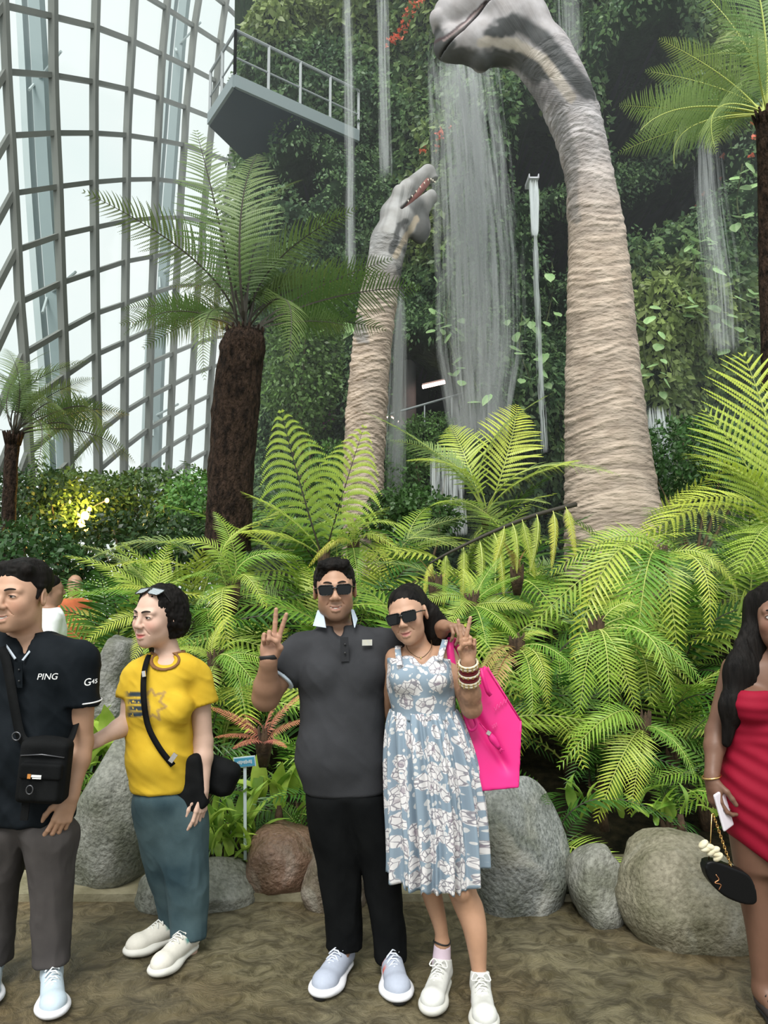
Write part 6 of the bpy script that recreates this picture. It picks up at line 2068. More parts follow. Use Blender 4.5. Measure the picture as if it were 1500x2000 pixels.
    for i, (z, cx, cy, a, b) in enumerate(R):
        t = i / (n2 - 1)                       # 0 hem .. 1 waist
        am = .020 * (1 - t) ** .6 + .006
        ph = .35 * np.sin(3 * th + 2 * t)
        pl = np.sin(13 * th + ph * 4) + .55 * np.sin(23 * th + 1.3 + 2 * ph) + .35 * np.sin(37 * th)
        sharp = np.sign(pl) * np.abs(pl) ** .8
        zz = z + (1 - t) ** 6 * (.012 * np.sin(13 * th + ph * 4) + .006 * np.sin(29 * th)) + (1 - t) ** 3 * .05 * smooth01((np.cos(th) - .72) / .28)
        x = cx + np.cos(th) * (a + am * sharp * .8); y = cy + np.sin(th) * (b + am * sharp * 1.15)
        V.append(np.stack([x, y, zz], 1))
        CL.append(np.stack([np.cos(th) * .165, np.sin(th) * .165 + .02 * np.sin(13 * th), np.full(n1, z)], 1))
    V, CL = np.vstack(V), np.vstack(CL)
    ii = np.arange(n1 * n2).reshape(n2, n1)
    Q = np.stack([ii[:-1], np.roll(ii, -1, 1)[:-1], np.roll(ii, -1, 1)[1:], ii[1:]], -1).reshape(-1, 4)
    sk = obj('dress_skirt', mesh_data('dress_skirt', V - base, Q, True, [M_fl], None, None, {'cloth': CL}), w)
    md = sk.modifiers.new('thickness', 'SOLIDIFY'); md.thickness = .002
    for pts in ([P(781, 1300, -.13), P(778, 1280, -.095), P(777, 1265, -.045), P(780, 1262, .01)], [P(858, 1290, -.115), P(864, 1268, -.085), P(869, 1251, -.035), P(868, 1250, .02)]):
        o = strap_mesh('dress_strap', pts, .024, .003, M_fl, w, base, normals=[(0, -1, .1), (0, -1, .4), (0, -.6, .8), (0, 0, 1)])
    # fine necklace
    nk = spline([P(793, 1250, .0), P(795, 1266, -.055), P(806, 1278, -.085), P(822, 1285, -.102), P(836, 1275, -.085), P(843, 1262, -.05), P(842, 1250, .0)], 24)
    MB().tube(nk - base, .0016, 6).build('necklace', mat('dark_gold', (.10, .06, .03), rough=.4, metal=.5), w, True)
    MB().tube([P(822, 1283, -.108) - base, P(822, 1288, -.11) - base], [.004, .003], 8).build('pendant', mat('gold', (.75, .5, .2), rough=.25, metal=1.0), w, True)
    # bangles stacked on the forearm
    M_iv = mat('ivory_bangle', (.70, .60, .42), (.80, .74, .60), rough=.35, scale=120, bump=.8, bscale=150, bdist=.004)
    M_mar = mat('maroon_bangle', (.16, .006, .012), rough=.25)
    ax = (el - wr) / np.linalg.norm(el - wr)
    e1 = np.cross(ax, (0, 1, 0)); e1 /= np.linalg.norm(e1); e2 = np.cross(ax, e1)
    d = .006
    for kind, wd in (('i', .011), ('i', .011), ('m', .011), ('m', .010), ('i', .011), ('m', .010), ('m', .010), ('i', .011), ('i', .011)):
        c0 = wr + ax * (d + wd / 2)
        rr = .034 + .002 * (kind == 'i') + .03 * d
        ring = [c0 - base + rr * (math.cos(a) * e1 + math.sin(a) * e2) for a in np.linspace(0, 2 * math.pi, 30, endpoint=False)]
        bo = MB().tube(ring, .0055, 8, closed=True, flat=(.85, 1.0)).build('bangle', M_iv if kind == 'i' else M_mar, w, True)
        if kind == 'i':
            for q in range(14):
                a = 2 * math.pi * q / 14
                p = c0 - base + (rr + .0045) * (math.cos(a) * e1 + math.sin(a) * e2)
                MB().box(p, (.0032, .0032, .0032), np.stack([e1, e2, ax], 1) @ rotm('Z', math.degrees(a))).build('bangle_stone', mat('gold_stone', (.62, .45, .18), rough=.3, metal=.6), bo)
        d += wd + .0005
    # anklet, socks, chunky trainers
    M_sock = cloth_mat('lilac_sock', (.62, .50, .58))
    M_tr = mat('mesh_upper', (1, 1, 1)); M_so = mat('cream_sole', (.66, .65, .60), rough=.6); M_la = mat('cream_lace', (.70, .70, .66), rough=.8)
    for a, b, r in ((P(864, 1845, 0), P(862, 1885, 0.0), .033), (P(938, 1934, -.10), P(938, 1975, -.10), .034)):
        K = SDF().cone(a, b, r, r * 1.15, k=.01).half(a + (a - b) * .02, a - b)
        garment('sock', K, .004, M_sock, w, base)
    ring = [P(863, 1838, 0) - base + np.array([math.cos(a) * .033, math.sin(a) * .034, .004 * math.sin(a * 2)]) for a in np.linspace(0, 2 * math.pi, 20, endpoint=False)]
    MB().tube(ring, .0035, 6, closed=True).build('anklet', mat('black_rubber', (0, 0, 0)), w, True)
    acc = [(lambda q: smooth01(1.2 - np.maximum(np.abs(q[:, 1] - .195) / .03, np.abs(q[:, 0] + .004) / .028)), (.50, .50, .47)),
           (lambda q: smooth01(1.2 - np.abs(q[:, 2] - .07 + .3 * (q[:, 1] - .1)) / .008) * (np.abs(q[:, 0]) > .02), (.55, .55, .53))]
    h1, t1 = foot(P(864, 1845, 0), at_z(843, 1975, 0), 1.0)
    h2, t2 = foot(P(938, 1938, -.10), P(938, 1938, -.10) + np.array([-.02, -.3, 0]), 1.0)
    for h_, t_ in ((h1, t1), (h2, t2)):
        shoe(w, base, h_, t_, (M_tr, (.68, .68, .65)), M_so, M_la, accents=acc, W=1.08, chunky=1.35)
    # pink tote bag hanging from her elbow side
    bag0 = P(965, 1538, .08)
    bag = empty('tote_bag', bag0)
    tag(bag, 'bright pink leather tote bag hanging on the shoulder of the woman in the floral dress', 'bag')
    M_pk = mat('pink_leather', (.72, .018, .20), (.80, .03, .25), rough=.42, scale=3, bump=.15, bscale=220, bdist=.001, spec=.4)
    front = [(906, 1392), (925, 1538), (1008, 1529), (1017, 1408), (952, 1303)]
    B = SDF()
    poly = [(*(P(x, y, .06) - 0)[[0, 2]],) for x, y in [(906, 1385), (926, 1538), (1008, 1530), (1017, 1408), (948, 1300), (925, 1330)]]
    poly = [tuple(p) for p in poly]
    zt, zb = P(0, 1300)[2], P(0, 1538)[2]
    def bagf(Pt):
        sd = poly_sd(poly, Pt[:, 0], Pt[:, 2])
        t = np.clip((zt - Pt[:, 2]) / (zt - zb), 0, 1)
        hy = .012 + .075 * t
        dy = np.abs(Pt[:, 1] - (Y0 + .075)) - hy
        return np.maximum(sd, dy) * .9
    pa = np.array(poly)
    B.func(bagf, (pa[:, 0].min(), Y0 - .05, pa[:, 1].min()), (pa[:, 0].max(), Y0 + .2, pa[:, 1].max()), k=.004)
    V, Q = B.mesh(.006)
    nr = normals_of(V, Q)
    # soft fold running from the elbow to the lower corner
    f0, f1 = P(930, 1400)[[0, 2]], P(1000, 1520)[[0, 2]]
    e = f1 - f0; t = np.clip(((V[:, [0, 2]] - f0) @ e) / (e @ e), 0, 1)
    sd = ((V[:, 0] - f0[0]) * e[1] - (V[:, 2] - f0[1]) * e[0]) / np.linalg.norm(e)
    V[:, 1] += np.where(V[:, 1] < Y0 + .07, .022 * np.exp(-(sd / .02) ** 2) * smooth01((1 - t) * 3) * (t > 0), 0)
    obj('bag_body', mesh_data('bag_body', V - bag0, Q, True, [M_pk]), bag)
    M_pd = mat('pink_piping', (.62, .012, .16), rough=.4)
    for a, b in ((2, 3), (3, 4), (1, 2)):
        MB().tube([P(*front[a], .005 if a != 3 else .03) - bag0, P(*front[b], .03 if a != 3 else .055) - bag0], .004, 6).build('piping', M_pk, bag, True)
    strap_mesh('bag_handle', [P(912, 1400, .0), P(893, 1340, -.03), P(882, 1290, -.04), P(879, 1258, -.02), P(882, 1246, .03), P(890, 1262, .07), P(905, 1320, .09), P(925, 1345, .09)], .030, .006, M_pk, bag, bag0,
               normals=[(-.3, -1, 0), (-.2, -1, 0), (-.1, -1, .1), (0, -.8, .6), (0, 0, 1), (.3, .8, .5), (.2, 1, 0), (.2, 1, 0)])
    strap_mesh('bag_handle', [P(940, 1305, .0), P(944, 1325, -.02), P(952, 1350, -.02), P(958, 1358, -.0)], .016, .005, M_pk, bag, bag0)
    strap_mesh('bag_opening', [P(903, 1388, .0), P(918, 1425, -.03), P(930, 1418, -.035), P(924, 1398, .0)], .012, .004, M_pk, bag, bag0)
    # tassel
    t0, t1_ = P(953, 1430, -.03), P(975, 1462, -.03)
    MB().tube([P(937, 1412, -.02) - bag0, t0 - bag0], .003, 6).build('tassel_cord', M_pk, bag, True)
    tb = MB().tube(spline([t0 - bag0, (t0 * .6 + t1_ * .4) - bag0, t1_ - bag0], 8), [.007, .009, .012, .015, .016, .014, .011, .008], 10).build('tassel', M_pk, bag, True)
    MB().box(P(954, 1431, -.036) - bag0, (.008, .008, .008), rotm('Y', 30)).build('tassel_bead', mat('silver', (.8, .78, .78), rough=.25, metal=.9), tb)
    for k in range(3):
        MB().tube([t1_ - bag0, P(978 + 4 * k, 1472 - 3 * k, -.03) - bag0], [.005, .001], 5).build('fringe', M_pk, tb, True)
    # embossed signature squiggle
    sq = [P(965 + 3.2 * i, 1385 - 2.4 * i + (5 if i % 2 else -4), .016 + .0016 * i) for i in range(9)]
    MB().tube(spline(sq, 50) - bag0, .0016, 5).build('embossed_script', mat('pink_emboss', (.85, .10, .33), rough=.4), bag, True)
    sq = [P(961 + 2.0 * i, 1420 - 1.0 * i + (4 if i % 2 else -4), .004 + .001 * i) for i in range(6)]
    MB().tube(spline(sq, 40) - bag0, .0014, 5).build('embossed_script', mat('pink_emboss', (1, 1, 1)), bag, True)
    return w
build_woman_dress()
# ------------------------------------------------------------------ man in the black polo, far left
def build_man_black():
    Y0 = 3.08
    P = lambda px, py, dy=0.0: at(px, py, Y0 + dy)
    skin, face = (.44, .255, .165), (.56, .33, .225)
    base = np.array([P(60, 1900)[0], Y0, 0.0])
    hM, hc, hs = rotm('Z', -10) @ rotm('Y', 2) @ rotm('X', 2), P(40, 1163, -.06), 1.20
    torso = secs_px([(1600, -75, 142, .115, .0), (1500, -70, 148, .125), (1420, -66, 146, .128), (1350, -66, 150, .125), (1300, -70, 172, .115), (1272, -62, 172, .100), (1252, -30, 140, .08), (1236, 0, 95, .055)], Y0)
    S = SDF()
    S.loft(shrink(torso, .016), k=.03, cap=.02)
    S.cone(P(48, 1262, .01), P(50, 1190, -.03), .064, .062, k=.03)
    head_sdf(S, hc, hM, hs, jaw=1.05, nose=1.05, smile=1.2, brow=1.0)
    sh, el, wr = P(160, 1290, .0), P(158, 1452, .02), P(137, 1556, -.06)
    arm_sdf(S, sh, el, wr, (.056, .046, .046, .031))
    hand_sdf(S, wr, P(119, 1606, -.09) - wr, (-.55, .75, -.1), -1.0, ((22, 25, 15), (26, 28, 15), (30, 30, 18), (36, 32, 18)), sc=1.06, splay=(5, 1, -3, -7),
             thumb=((0.55, 0.8, 0.2), (0.3, 0.9, 0.35), (0.1, 0.9, 0.4)))
    S.cone(P(-58, 1290, .0), P(-80, 1440, -.02), .055, .045, k=.02); S.cone(P(-80, 1440, -.02), P(-60, 1540, -.15), .045, .03, k=.02)
    t1 = secs_px([(1878, 66, 135, .072, .03), (1840, 66, 134, .074, .03), (1760, 66, 136, .080, .02), (1690, 60, 141, .09, .01), (1625, 44, 150, .104), (1590, 20, 130, .095), (1540, -20, 120, .085)], Y0)
    t2 = secs_px([(1878, -48, 20, .072, .10), (1760, -50, 28, .080, .06), (1690, -55, 42, .092, .03), (1625, -68, 55, .104), (1590, -55, 60, .095), (1540, -45, 70, .085)], Y0)
    S.loft(shrink(t1, .022), k=.03); S.loft(shrink(t2, .022), k=.03)
    S.cone(P(102, 1875, .03), P(102, 1905, .02), .035, .03, k=.02); S.cone(P(-14, 1875, .1), P(-14, 1900, .1), .035, .03, k=.02)
    def paint(V, C):
        q = head_local(V, hc, hM, hs)
        n = smooth01((q[:, 2] + .14) / .04)[:, None]
        C = C * (1 - n) + np.array(face) * n
        C = C * (.92 + .16 * fbm(V, 30, 2)[:, None])
        return face_colors(V, C, hc, hM, hs, face, (.45, .19, .15), blush=.12)
    m = person(S, 'smiling man in a black polo and grey trousers at the far left', base, [bx(hc + np.array([0, 0, -.01]), (.14, .15, .165)), bx(P(122, 1600, -.09), (.09, .10, .11))], skin, paint)
    face_parts(m, base, hc, hM, hs, open_=.42, teeth=1.2)
    H = SDF().frame(hc, hM, hs)
    H.ell((0, .026, .050), (.083, .101, .080), k=.01)
    H.cone((-.040, -.040, .094), (.05, -.042, .090), .020, .018, k=.03)
    for s in (-1, 1): H.cone((s * .072, .0, .03), (s * .071, -.012, -.004), .014, .007, k=.012)
    H.ell((.005, -.118, .010), (.070, .072, .066), k=.010, op='s')
    H.half((0, .0, -.035), (0, -.35, -1))
    garment('hair', H, .0045, M_hair, m, base, lambda V: .005 * (np.abs(vnoise(head_local(V, hc, hM, hs) + 5, (60, 14, 60)) - .5) * 2 - .6))
    M_bp = cloth_mat('black_polo', (.005, .0075, .010), (.009, .012, .0155), rough=.75)
    M_wh = mat('white_thread', (.80, .80, .80), rough=.6)
    T = SDF()
    T.loft(torso, k=.02, cap=.012, ex=2.35)
    T.ell(P(30, 1470, -.05), (.17, .09, .15), k=.06)
    send = sh + (el - sh) * .50
    T.nest(SDF().cone(sh + np.array([-.012, 0, 0]), send + (el - sh) * .1, .075, .076, k=.03).half(send, el - sh + np.array([-.05, 0, .04])), k=.03)
    T.cone(P(-45, 1290), P(-75, 1370, -.01), .074, .076, k=.03)
    T.cone(P(48, 1262, .01), P(50, 1200, -.03), .067, .064, k=.006, op='s')
    T.chain([P(38, 1250, -.12), P(37, 1275, -.13), P(36, 1290, -.14)], [.042, .020, .005], k=.004, op='s', n=(0, 1, 0), f=3)
    fA, fB = drape(.009, (7, 7, 9), (1.3, 0), 2.0), drape(.005, (8, 8, 7), (-1.0, 0), 6.0)
    garment('polo_shirt', T, .0065, M_bp, m, base, lambda V: fA(V) + fB(V))
    # white piping along the sleeve hem
    ax = (el - sh) / np.linalg.norm(el - sh); c_ = send - ax * .006
    e1 = np.cross(ax, (0, 1, 0)); e1 /= np.linalg.norm(e1); e2 = np.cross(ax, e1)
    ring = []
    for a in np.linspace(0, 2 * math.pi, 40, endpoint=False):
        notch = .022 * max(0, 1 - abs((a - 4.4 + math.pi) % (2 * math.pi) - math.pi) / .22)
        ring.append(c_ - base + .078 * (math.cos(a) * e1 + math.sin(a) * e2) - ax * (notch + .028 * math.cos(a) * -1 * .0))
    MB().tube(ring, .0032, 6, closed=True).build('sleeve_piping', M_wh, m, True)
    collar('collar', P(47, 1258, -.005), .080, .074, .022, .046, .026, -55, 235, M_bp, m, base, tilt=.03, point=.03)
    M_cf = cloth_mat('pale_collar_facing', (.45, .50, .56))
    for xa, ya, xb, yb, w_ in ((10, 1258, 30, 1287, .010), (66, 1262, 44, 1290, .008)):
        strap_mesh('collar_facing', [P(xa, ya, -.085), P((xa + xb) / 2, (ya + yb) / 2, -.112), P(xb, yb, -.13)], w_, .003, M_cf, m, base)
    MB().box(P(36, 1318, -.142) - base, (.016, .002, .05), rotm('X', 5)).build('placket', M_bp, m)
    for k in range(2): MB().tube([P(37, 1308 + 22 * k, -.146) - base, P(37, 1308 + 22 * k, -.150) - base], .004, 8).build('button', mat('dark_button', (.03, .03, .03)), m, True)
    text_on('chest_lettering', 'PING', .034, P(92, 1322, -.150), TXT @ rotm('Y', 8), M_wh, m, base, shear=.2)
    text_on('sleeve_lettering', 'G', .040, P(170, 1333, -.092), TXT @ rotm('Y', 8) @ rotm('Z', 6), M_wh, m, base, shear=.2)
    text_on('sleeve_lettering', '45', .024, P(184, 1331, -.088), TXT @ rotm('Y', 12) @ rotm('Z', 6), M_wh, m, base, shear=.2)
    M_gt = cloth_mat('grey_trousers', (.062, .056, .055), (.080, .072, .070), rough=.8)
    L_ = SDF().loft(t1, k=.025, cap=.008).loft(t2, k=.025, cap=.008)
    fl = drape(.006, (13, 13, 5), (.4, 0), 3.0, .5)
    garment('trousers', L_, .0065, M_gt, m, base, lambda V: fl(V))
    M_up = mat('mesh_upper', (1, 1, 1)); M_so = mat('white_foam', (1, 1, 1)); M_la = mat('white_lace', (.75, .78, .80), rough=.8)
    for an, to in ((P(102, 1880, .03), at_z(100, 1972, 0)), (P(-14, 1880, .1), at_z(-30, 1960, 0))):
        h_, t_ = foot(an, to, 1.08)
        shoe(m, base, h_, t_, (M_up, (.52, .62, .70)), M_so, M_la, W=1.05, bows=False)
    # cross-body pouch
    pc = P(88, 1505, -.155)
    b0 = P(88, 1560, -.155)
    pouch = empty('camera_pouch', b0)
    tag(pouch, 'black cross-body camera pouch worn by the man in the black polo', 'bag')
    M_ny = cloth_mat('black_nylon', (.0045, .005, .0055), (.009, .0095, .010), rough=.8, fine=.5)
    M_nd = mat('dark_metal', (.12, .12, .13), rough=.35, metal=.8)
    Rp = rotm('Z', 5) @ rotm('Y', 4)
    B = SDF().frame(pc, Rp)
    B.box((0, 0, 0), (.090, .045, .115), r=.022, k=.01).box((0.006, -.045, -.03), (.072, .022, .072), r=.016, k=.012).ell((0, 0, .10), (.085, .043, .03), k=.02)
    V, Q = B.mesh(.005)
    obj('pouch_body', mesh_data('pouch_body', V - b0, Q, True, [M_ny]), pouch)
    F_ = SDF().frame(pc, Rp).box((0.006, -.060, .012), (.076, .014, .030), r=.010, k=.01)
    V, Q = F_.mesh(.004)
    obj('pocket_flap', mesh_data('pocket_flap', V - b0, Q, True, [M_ny]), pouch)
    Wp = lambda p: pc + Rp @ np.asarray(p, float) - b0
    MB().tube([Wp((-.08, -.045, .062)), Wp((0, -.055, .072)), Wp((.08, -.045, .062))], .003, 6).build('zip', M_nd, pouch, True)
    MB().box(Wp((-.030, -.077, -.004)), (.006, .002, .008), Rp).build('badge', mat('badge_orange', (.55, .22, .05), rough=.5), pouch)
    MB().box(Wp((-.004, -.077, -.002)), (.018, .0015, .004), Rp).build('badge', M_wh, pouch).name = 'badge_print'
    MB().box(Wp((-.002, -.077, -.010)), (.016, .0015, .002), Rp).build('badge_print', M_wh, pouch)
    ring = [Wp((-.02 + .012 * math.cos(a), -.085, -.05 + .016 * math.sin(a))) for a in np.linspace(0, 2 * math.pi, 14, endpoint=False)]
    MB().tube(ring, .0025, 6, closed=True).build('clip', M_nd, pouch, True)
    MB().box(Wp((-.05, -.02, -.135)), (.014, .003, .045), Rp).build('hanging_strap', M_ny, pouch)
    strap_mesh('shoulder_strap', [P(62, 1455, -.17), P(42, 1440, -.165), P(30, 1390, -.155), P(18, 1320, -.145), P(8, 1278, -.125), P(-6, 1258, -.06), P(-12, 1255, .02)], .036, .003, M_ny, pouch, b0,
               normals=[(0, -1, 0), (0, -1, 0), (0, -1, 0), (0, -1, .1), (0, -1, .3), (0, -.5, 1), (0, .1, 1)])
    ring = [P(32 + 8 * math.cos(a), 1438 + 8 * math.sin(a), -.175) - b0 for a in np.linspace(0, 2 * math.pi, 14, endpoint=False)]
    MB().tube(ring, .003, 6, closed=True).build('strap_ring', M_nd, pouch, True)
    strap_mesh('side_strap', [P(125, 1462, -.15), P(140, 1440, -.10), P(150, 1410, -.02)], .025, .003, M_ny, pouch, b0)
build_man_black()

# ------------------------------------------------------------------ woman in the yellow t-shirt
def build_woman_yellow():
    Y0 = 3.36
    P = lambda px, py, dy=0.0: at(px, py, Y0 + dy)
    skin, face = (.60, .40, .31), (.66, .44, .345)
    base = np.array([P(340, 1860)[0], Y0, 0.0])
    hM, hc, hs = rotm('Z', -27) @ rotm('Y', 2) @ rotm('X', 3), P(308, 1203, -.03), 1.13
    torso = secs_px([(1540, 260, 376, .125), (1490, 256, 380, .135), (1440, 250, 377, .135), (1390, 248, 373, .125), (1345, 250, 380, .125), (1312, 258, 392, .105), (1292, 268, 388, .085), (1276, 290, 368, .06)], Y0)
    S = SDF()
    S.loft(shrink(torso, .014), k=.03, cap=.02)
    S.cone(P(332, 1290, .02), P(318, 1235, .0), .053, .050, k=.03)
    head_sdf(S, hc, hM, hs, jaw=1.0, nose=.95, smile=.35, brow=.7)
    sh, el, wr = P(388, 1322, .02), P(397, 1450, .02), P(395, 1545, -.04)
    arm_sdf(S, sh, el, wr, (.049, .041, .040, .027))
    hand_sdf(S, wr, P(391, 1590, -.06) - wr, (-.75, .5, 0), -1.0, ((14, 18, 10), (18, 20, 12), (22, 22, 12), (26, 24, 14)), sc=.95, splay=(5, 1, -3, -8),
             thumb=((0.5, 0.85, 0.25), (0.25, 0.95, 0.3), (0.1, 0.95, 0.3)))
    sh2, el2, wr2 = P(262, 1322, .0), P(252, 1412, -.05), P(188, 1447, -.18)
    arm_sdf(S, sh2, el2, wr2, (.048, .041, .038, .027))
    hand_sdf(S, wr2, P(150, 1460, -.22) - wr2, (.2, -.75, .55), 1.0, ((25, 30, 20), (28, 32, 20), (30, 34, 20), (34, 34, 20)), sc=.93)
    j1 = secs_px([(1828, 335, 402, .072, .05), (1790, 334, 403, .075, .05), (1720, 325, 404, .082, .03), (1650, 306, 405, .092, .02), (1590, 285, 404, .112, .01), (1555, 272, 388, .118), (1535, 276, 366, .106), (1505, 282, 356, .09)], Y0)
    j2 = secs_px([(1808, 318, 372, .068, .17), (1740, 300, 370, .078, .12), (1660, 278, 370, .09, .06), (1590, 262, 372, .112, .02), (1555, 262, 374, .118), (1535, 272, 362, .106), (1505, 282, 356, .09)], Y0)
    S.loft(shrink(j1, .022), k=.03); S.loft(shrink(j2, .022), k=.03)
    S.cone(P(372, 1830, .05), P(372, 1862, .05), .033, .03, k=.02); S.cone(P(348, 1805, .17), P(348, 1832, .17), .033, .03, k=.02)
    def paint(V, C):
        q = head_local(V, hc, hM, hs)
        n = smooth01((q[:, 2] + .14) / .04)[:, None]
        C = C * (1 - n) + np.array(face) * n
        return face_colors(V, C, hc, hM, hs, face, (.55, .10, .10), blush=.2)
    w = person(S, 'woman in a yellow t-shirt and teal jeans looking to the side', base, [bx(hc + np.array([0, 0, -.01]), (.135, .15, .155)), bx(P(391, 1588, -.06), (.075, .09, .10)), bx(P(165, 1455, -.21), (.10, .10, .08))], skin, paint)
    face_parts(w, base, hc, hM, hs, open_=.5, teeth=.6)
    H = SDF().frame(hc, hM, hs)
    H.ell((0, .030, .045), (.090, .102, .082), k=.01)
    H.ell((0, .055, -.015), (.092, .080, .085), k=.04)
    H.ell((.068, .035, -.035), (.030, .052, .055), k=.03); H.ell((-.068, .035, -.035), (.030, .052, .055), k=.03)
    H.ell((0, -.112, -.004), (.072, .080, .084), k=.012, op='s')
    H.cone((.09, -.052, -.02), (.09, .0, -.07), .030, .022, k=.02, op='s')
    garment('hair', H, .0048, M_hair, w, base, lambda V: .010 * (np.abs(vnoise(V + 2, (38, 38, 22)) - .5) * 2 - .4) + .005 * (np.abs(vnoise(V, (90, 90, 50)) - .5) * 2 - .4))
    sunglasses(w, hc, hM @ rotm('X', -58), hs, base, dy=-.006, dz=.012, style=1, lens_col=(.32, .36, .38))
    M_ye = cloth_mat('yellow_cotton', (.58, .37, .024), (.66, .44, .035), rough=.85)
    T = SDF()
    T.loft(torso, k=.02, cap=.012)
    T.ell(P(290, 1385, -.08), (.075, .07, .07), k=.04); T.ell(P(345, 1385, -.08), (.07, .07, .07), k=.04)
    T.ell(P(300, 1480, -.05), (.10, .09, .09), k=.05)
    se = sh + (el - sh) * .42
    T.nest(SDF().cone(sh + np.array([-.008, 0, 0]), se + np.array([.012, 0, -.03]), .066, .070, k=.03).half(se, el - sh + np.array([.03, 0, 0])), k=.03)
    se2 = sh2 + (el2 - sh2) * .45
    T.nest(SDF().cone(sh2 + np.array([.008, 0, 0]), se2 + np.array([-.01, 0, -.03]), .063, .064, k=.03).half(se2, el2 - sh2), k=.03)
    T.cone(P(334, 1300, .02), P(322, 1250, -.02), .064, .062, k=.006, op='s')
    T.ell(P(320, 1288, -.10), (.058, .06, .036), k=.006, op='s')
    fA = drape(.007, (7, 7, 13), (.6, 0), 5.0)
    def tee(V): return None
    V, Q = T.mesh(.006); nr = normals_of(V, Q)
    V = V + nr * fA(V)[:, None]
    C = np.tile(np.array([1.0, 1.0, 1.0]), (len(V), 1))
    px, py = px_of(V)
    # printed chest motif: navy bars on the left half, pale brown star sketch on the right half
    front = V[:, 1] < Y0 - .02
    for k, (y0, y1) in enumerate(((1352, 1360), (1366, 1374), (1380, 1387), (1391, 1400))):
        bar = smooth01(1.6 - np.maximum(np.abs(px - 266 - 2 * math.sin(k)) / 17, np.abs(py - (y0 + y1) / 2) / 4.5)) * front * (vnoise(V, 120) > .25)
        C = C * (1 - bar[:, None]) + np.array([.05, .12, 2.2]) * .9 * bar[:, None]
    star = [(285, 1360), (296, 1345), (302, 1358), (322, 1352), (312, 1370), (325, 1380), (308, 1388), (312, 1406), (298, 1396), (290, 1402), (292, 1384), (285, 1360)]
    sk = stripe(px, py, star, 2.6) * front
    C = C * (1 - .7 * sk[:, None]) + np.array([.45, .42, 3.0]) * .7 * sk[:, None]
    M_tee = mat('yellow_print', (.58, .37, .024), (.66, .44, .035), rough=.85, scale=9, attr='Col', bump=.25, bscale=320, bdist=.002, spec=.2)
    obj('t_shirt', mesh_data('t_shirt', V - base, Q, True, [M_tee], None, C), w)
    M_br = cloth_mat('brown_rib', (.20, .10, .045))
    T0 = SDF(); T0.p = T.p[:-2]; c1, c2 = T.p[-2][0], T.p[-1][0]
    def rib(Q_):
        c = np.minimum(c1(Q_), c2(Q_))
        return np.maximum(np.maximum(T0(Q_, .3) - .012, c - .012), -c + .001)
    R_ = SDF().func(rib, P(275, 1330, -.2), P(380, 1250, .12), k=.001)
    garment('neck_rib', R_, .004, M_br, w, base)
    M_jn = mat('teal_denim', (.026, .052, .065), (.085, .135, .15), rough=.85, scale=4, detail=6, bump=.4, bscale=350, bdist=.002, spec=.2)
    L_ = SDF().loft(j1, k=.025, cap=.008).loft(j2, k=.025, cap=.008)
    fl = drape(.008, (14, 14, 5), (.6, 0), 8.0, .6)
    garment('jeans', L_, .0065, M_jn, w, base, lambda V: fl(V) * (.4 + .6 * smooth01((.6 - V[:, 2]) / .4)))
    M_up = mat('mesh_upper', (1, 1, 1)); M_so = mat('cream_sole', (1, 1, 1)); M_la = mat('cream_lace', (1, 1, 1))
    acc = [(lambda q: smooth01(1.3 - np.maximum(np.abs(q[:, 1] - .10) / .02, np.abs(q[:, 2] - .075) / .010)) * (np.abs(q[:, 0]) > .015), (.06, .22, .20)),
           (lambda q: smooth01(1.3 - np.maximum(np.abs(q[:, 1] - .13) / .014, np.abs(q[:, 2] - .06) / .008)) * (q[:, 0] > .015), (.62, .32, .18))]
    for an, to in ((P(372, 1832, .05), at_z(300, 1912, 0)), (P(348, 1808, .17), at_z(272, 1862, 0))):
        h_, t_ = foot(an, to, 1.10)
        shoe(w, base, h_, t_, (M_up, (.68, .65, .58)), M_so, M_la, accents=acc, bows=False, chunky=1.1)
    # black sling bag
    b0 = P(405, 1590, .05)
    bag = empty('sling_bag', b0)
    tag(bag, 'black sling bag carried behind the hip of the woman in yellow', 'bag')
    M_ny = cloth_mat('black_nylon', (1, 1, 1))
    B = SDF()
    B.box(P(420, 1512, .07), (.105, .055, .075), R=rotm('Y', 24), r=.045, k=.03).box(P(372, 1528, -.04), (.060, .035, .115), R=rotm('Y', -10), r=.018, k=.05).box(P(362, 1562, -.05), (.042, .028, .055), r=.025, k=.04)
    V, Q = B.mesh(.007); nr = normals_of(V, Q); V = V + nr * drape(.008, (10, 10, 10), (.4, 0), 3)(V)[:, None]
    obj('bag_body', mesh_data('bag_body', V - b0, Q, True, [M_ny]), bag)
    strap_mesh('shoulder_strap', [P(300, 1272, .02), P(289, 1284, -.07), P(281, 1320, -.135), P(281, 1370, -.165), P(290, 1420, -.165), P(312, 1462, -.155), P(338, 1495, -.135)], .024, .004, M_ny, bag, b0,
               normals=[(0, -.5, 1), (-.2, -1, .6), (0, -1, .1), (0, -1, 0), (0, -1, 0), (.0, -1, 0), (.1, -1, 0)])
    M_si = mat('silver', (1, 1, 1))
    MB().box(P(338, 1480, -.165) - b0, (.010, .004, .020), rotm('Y', 35)).build('buckle', M_si, bag)
    MB().box(P(281, 1316, -.15) - b0, (.007, .004, .012), rotm('Y', -8)).build('strap_slider', M_si, bag)
build_woman_yellow()
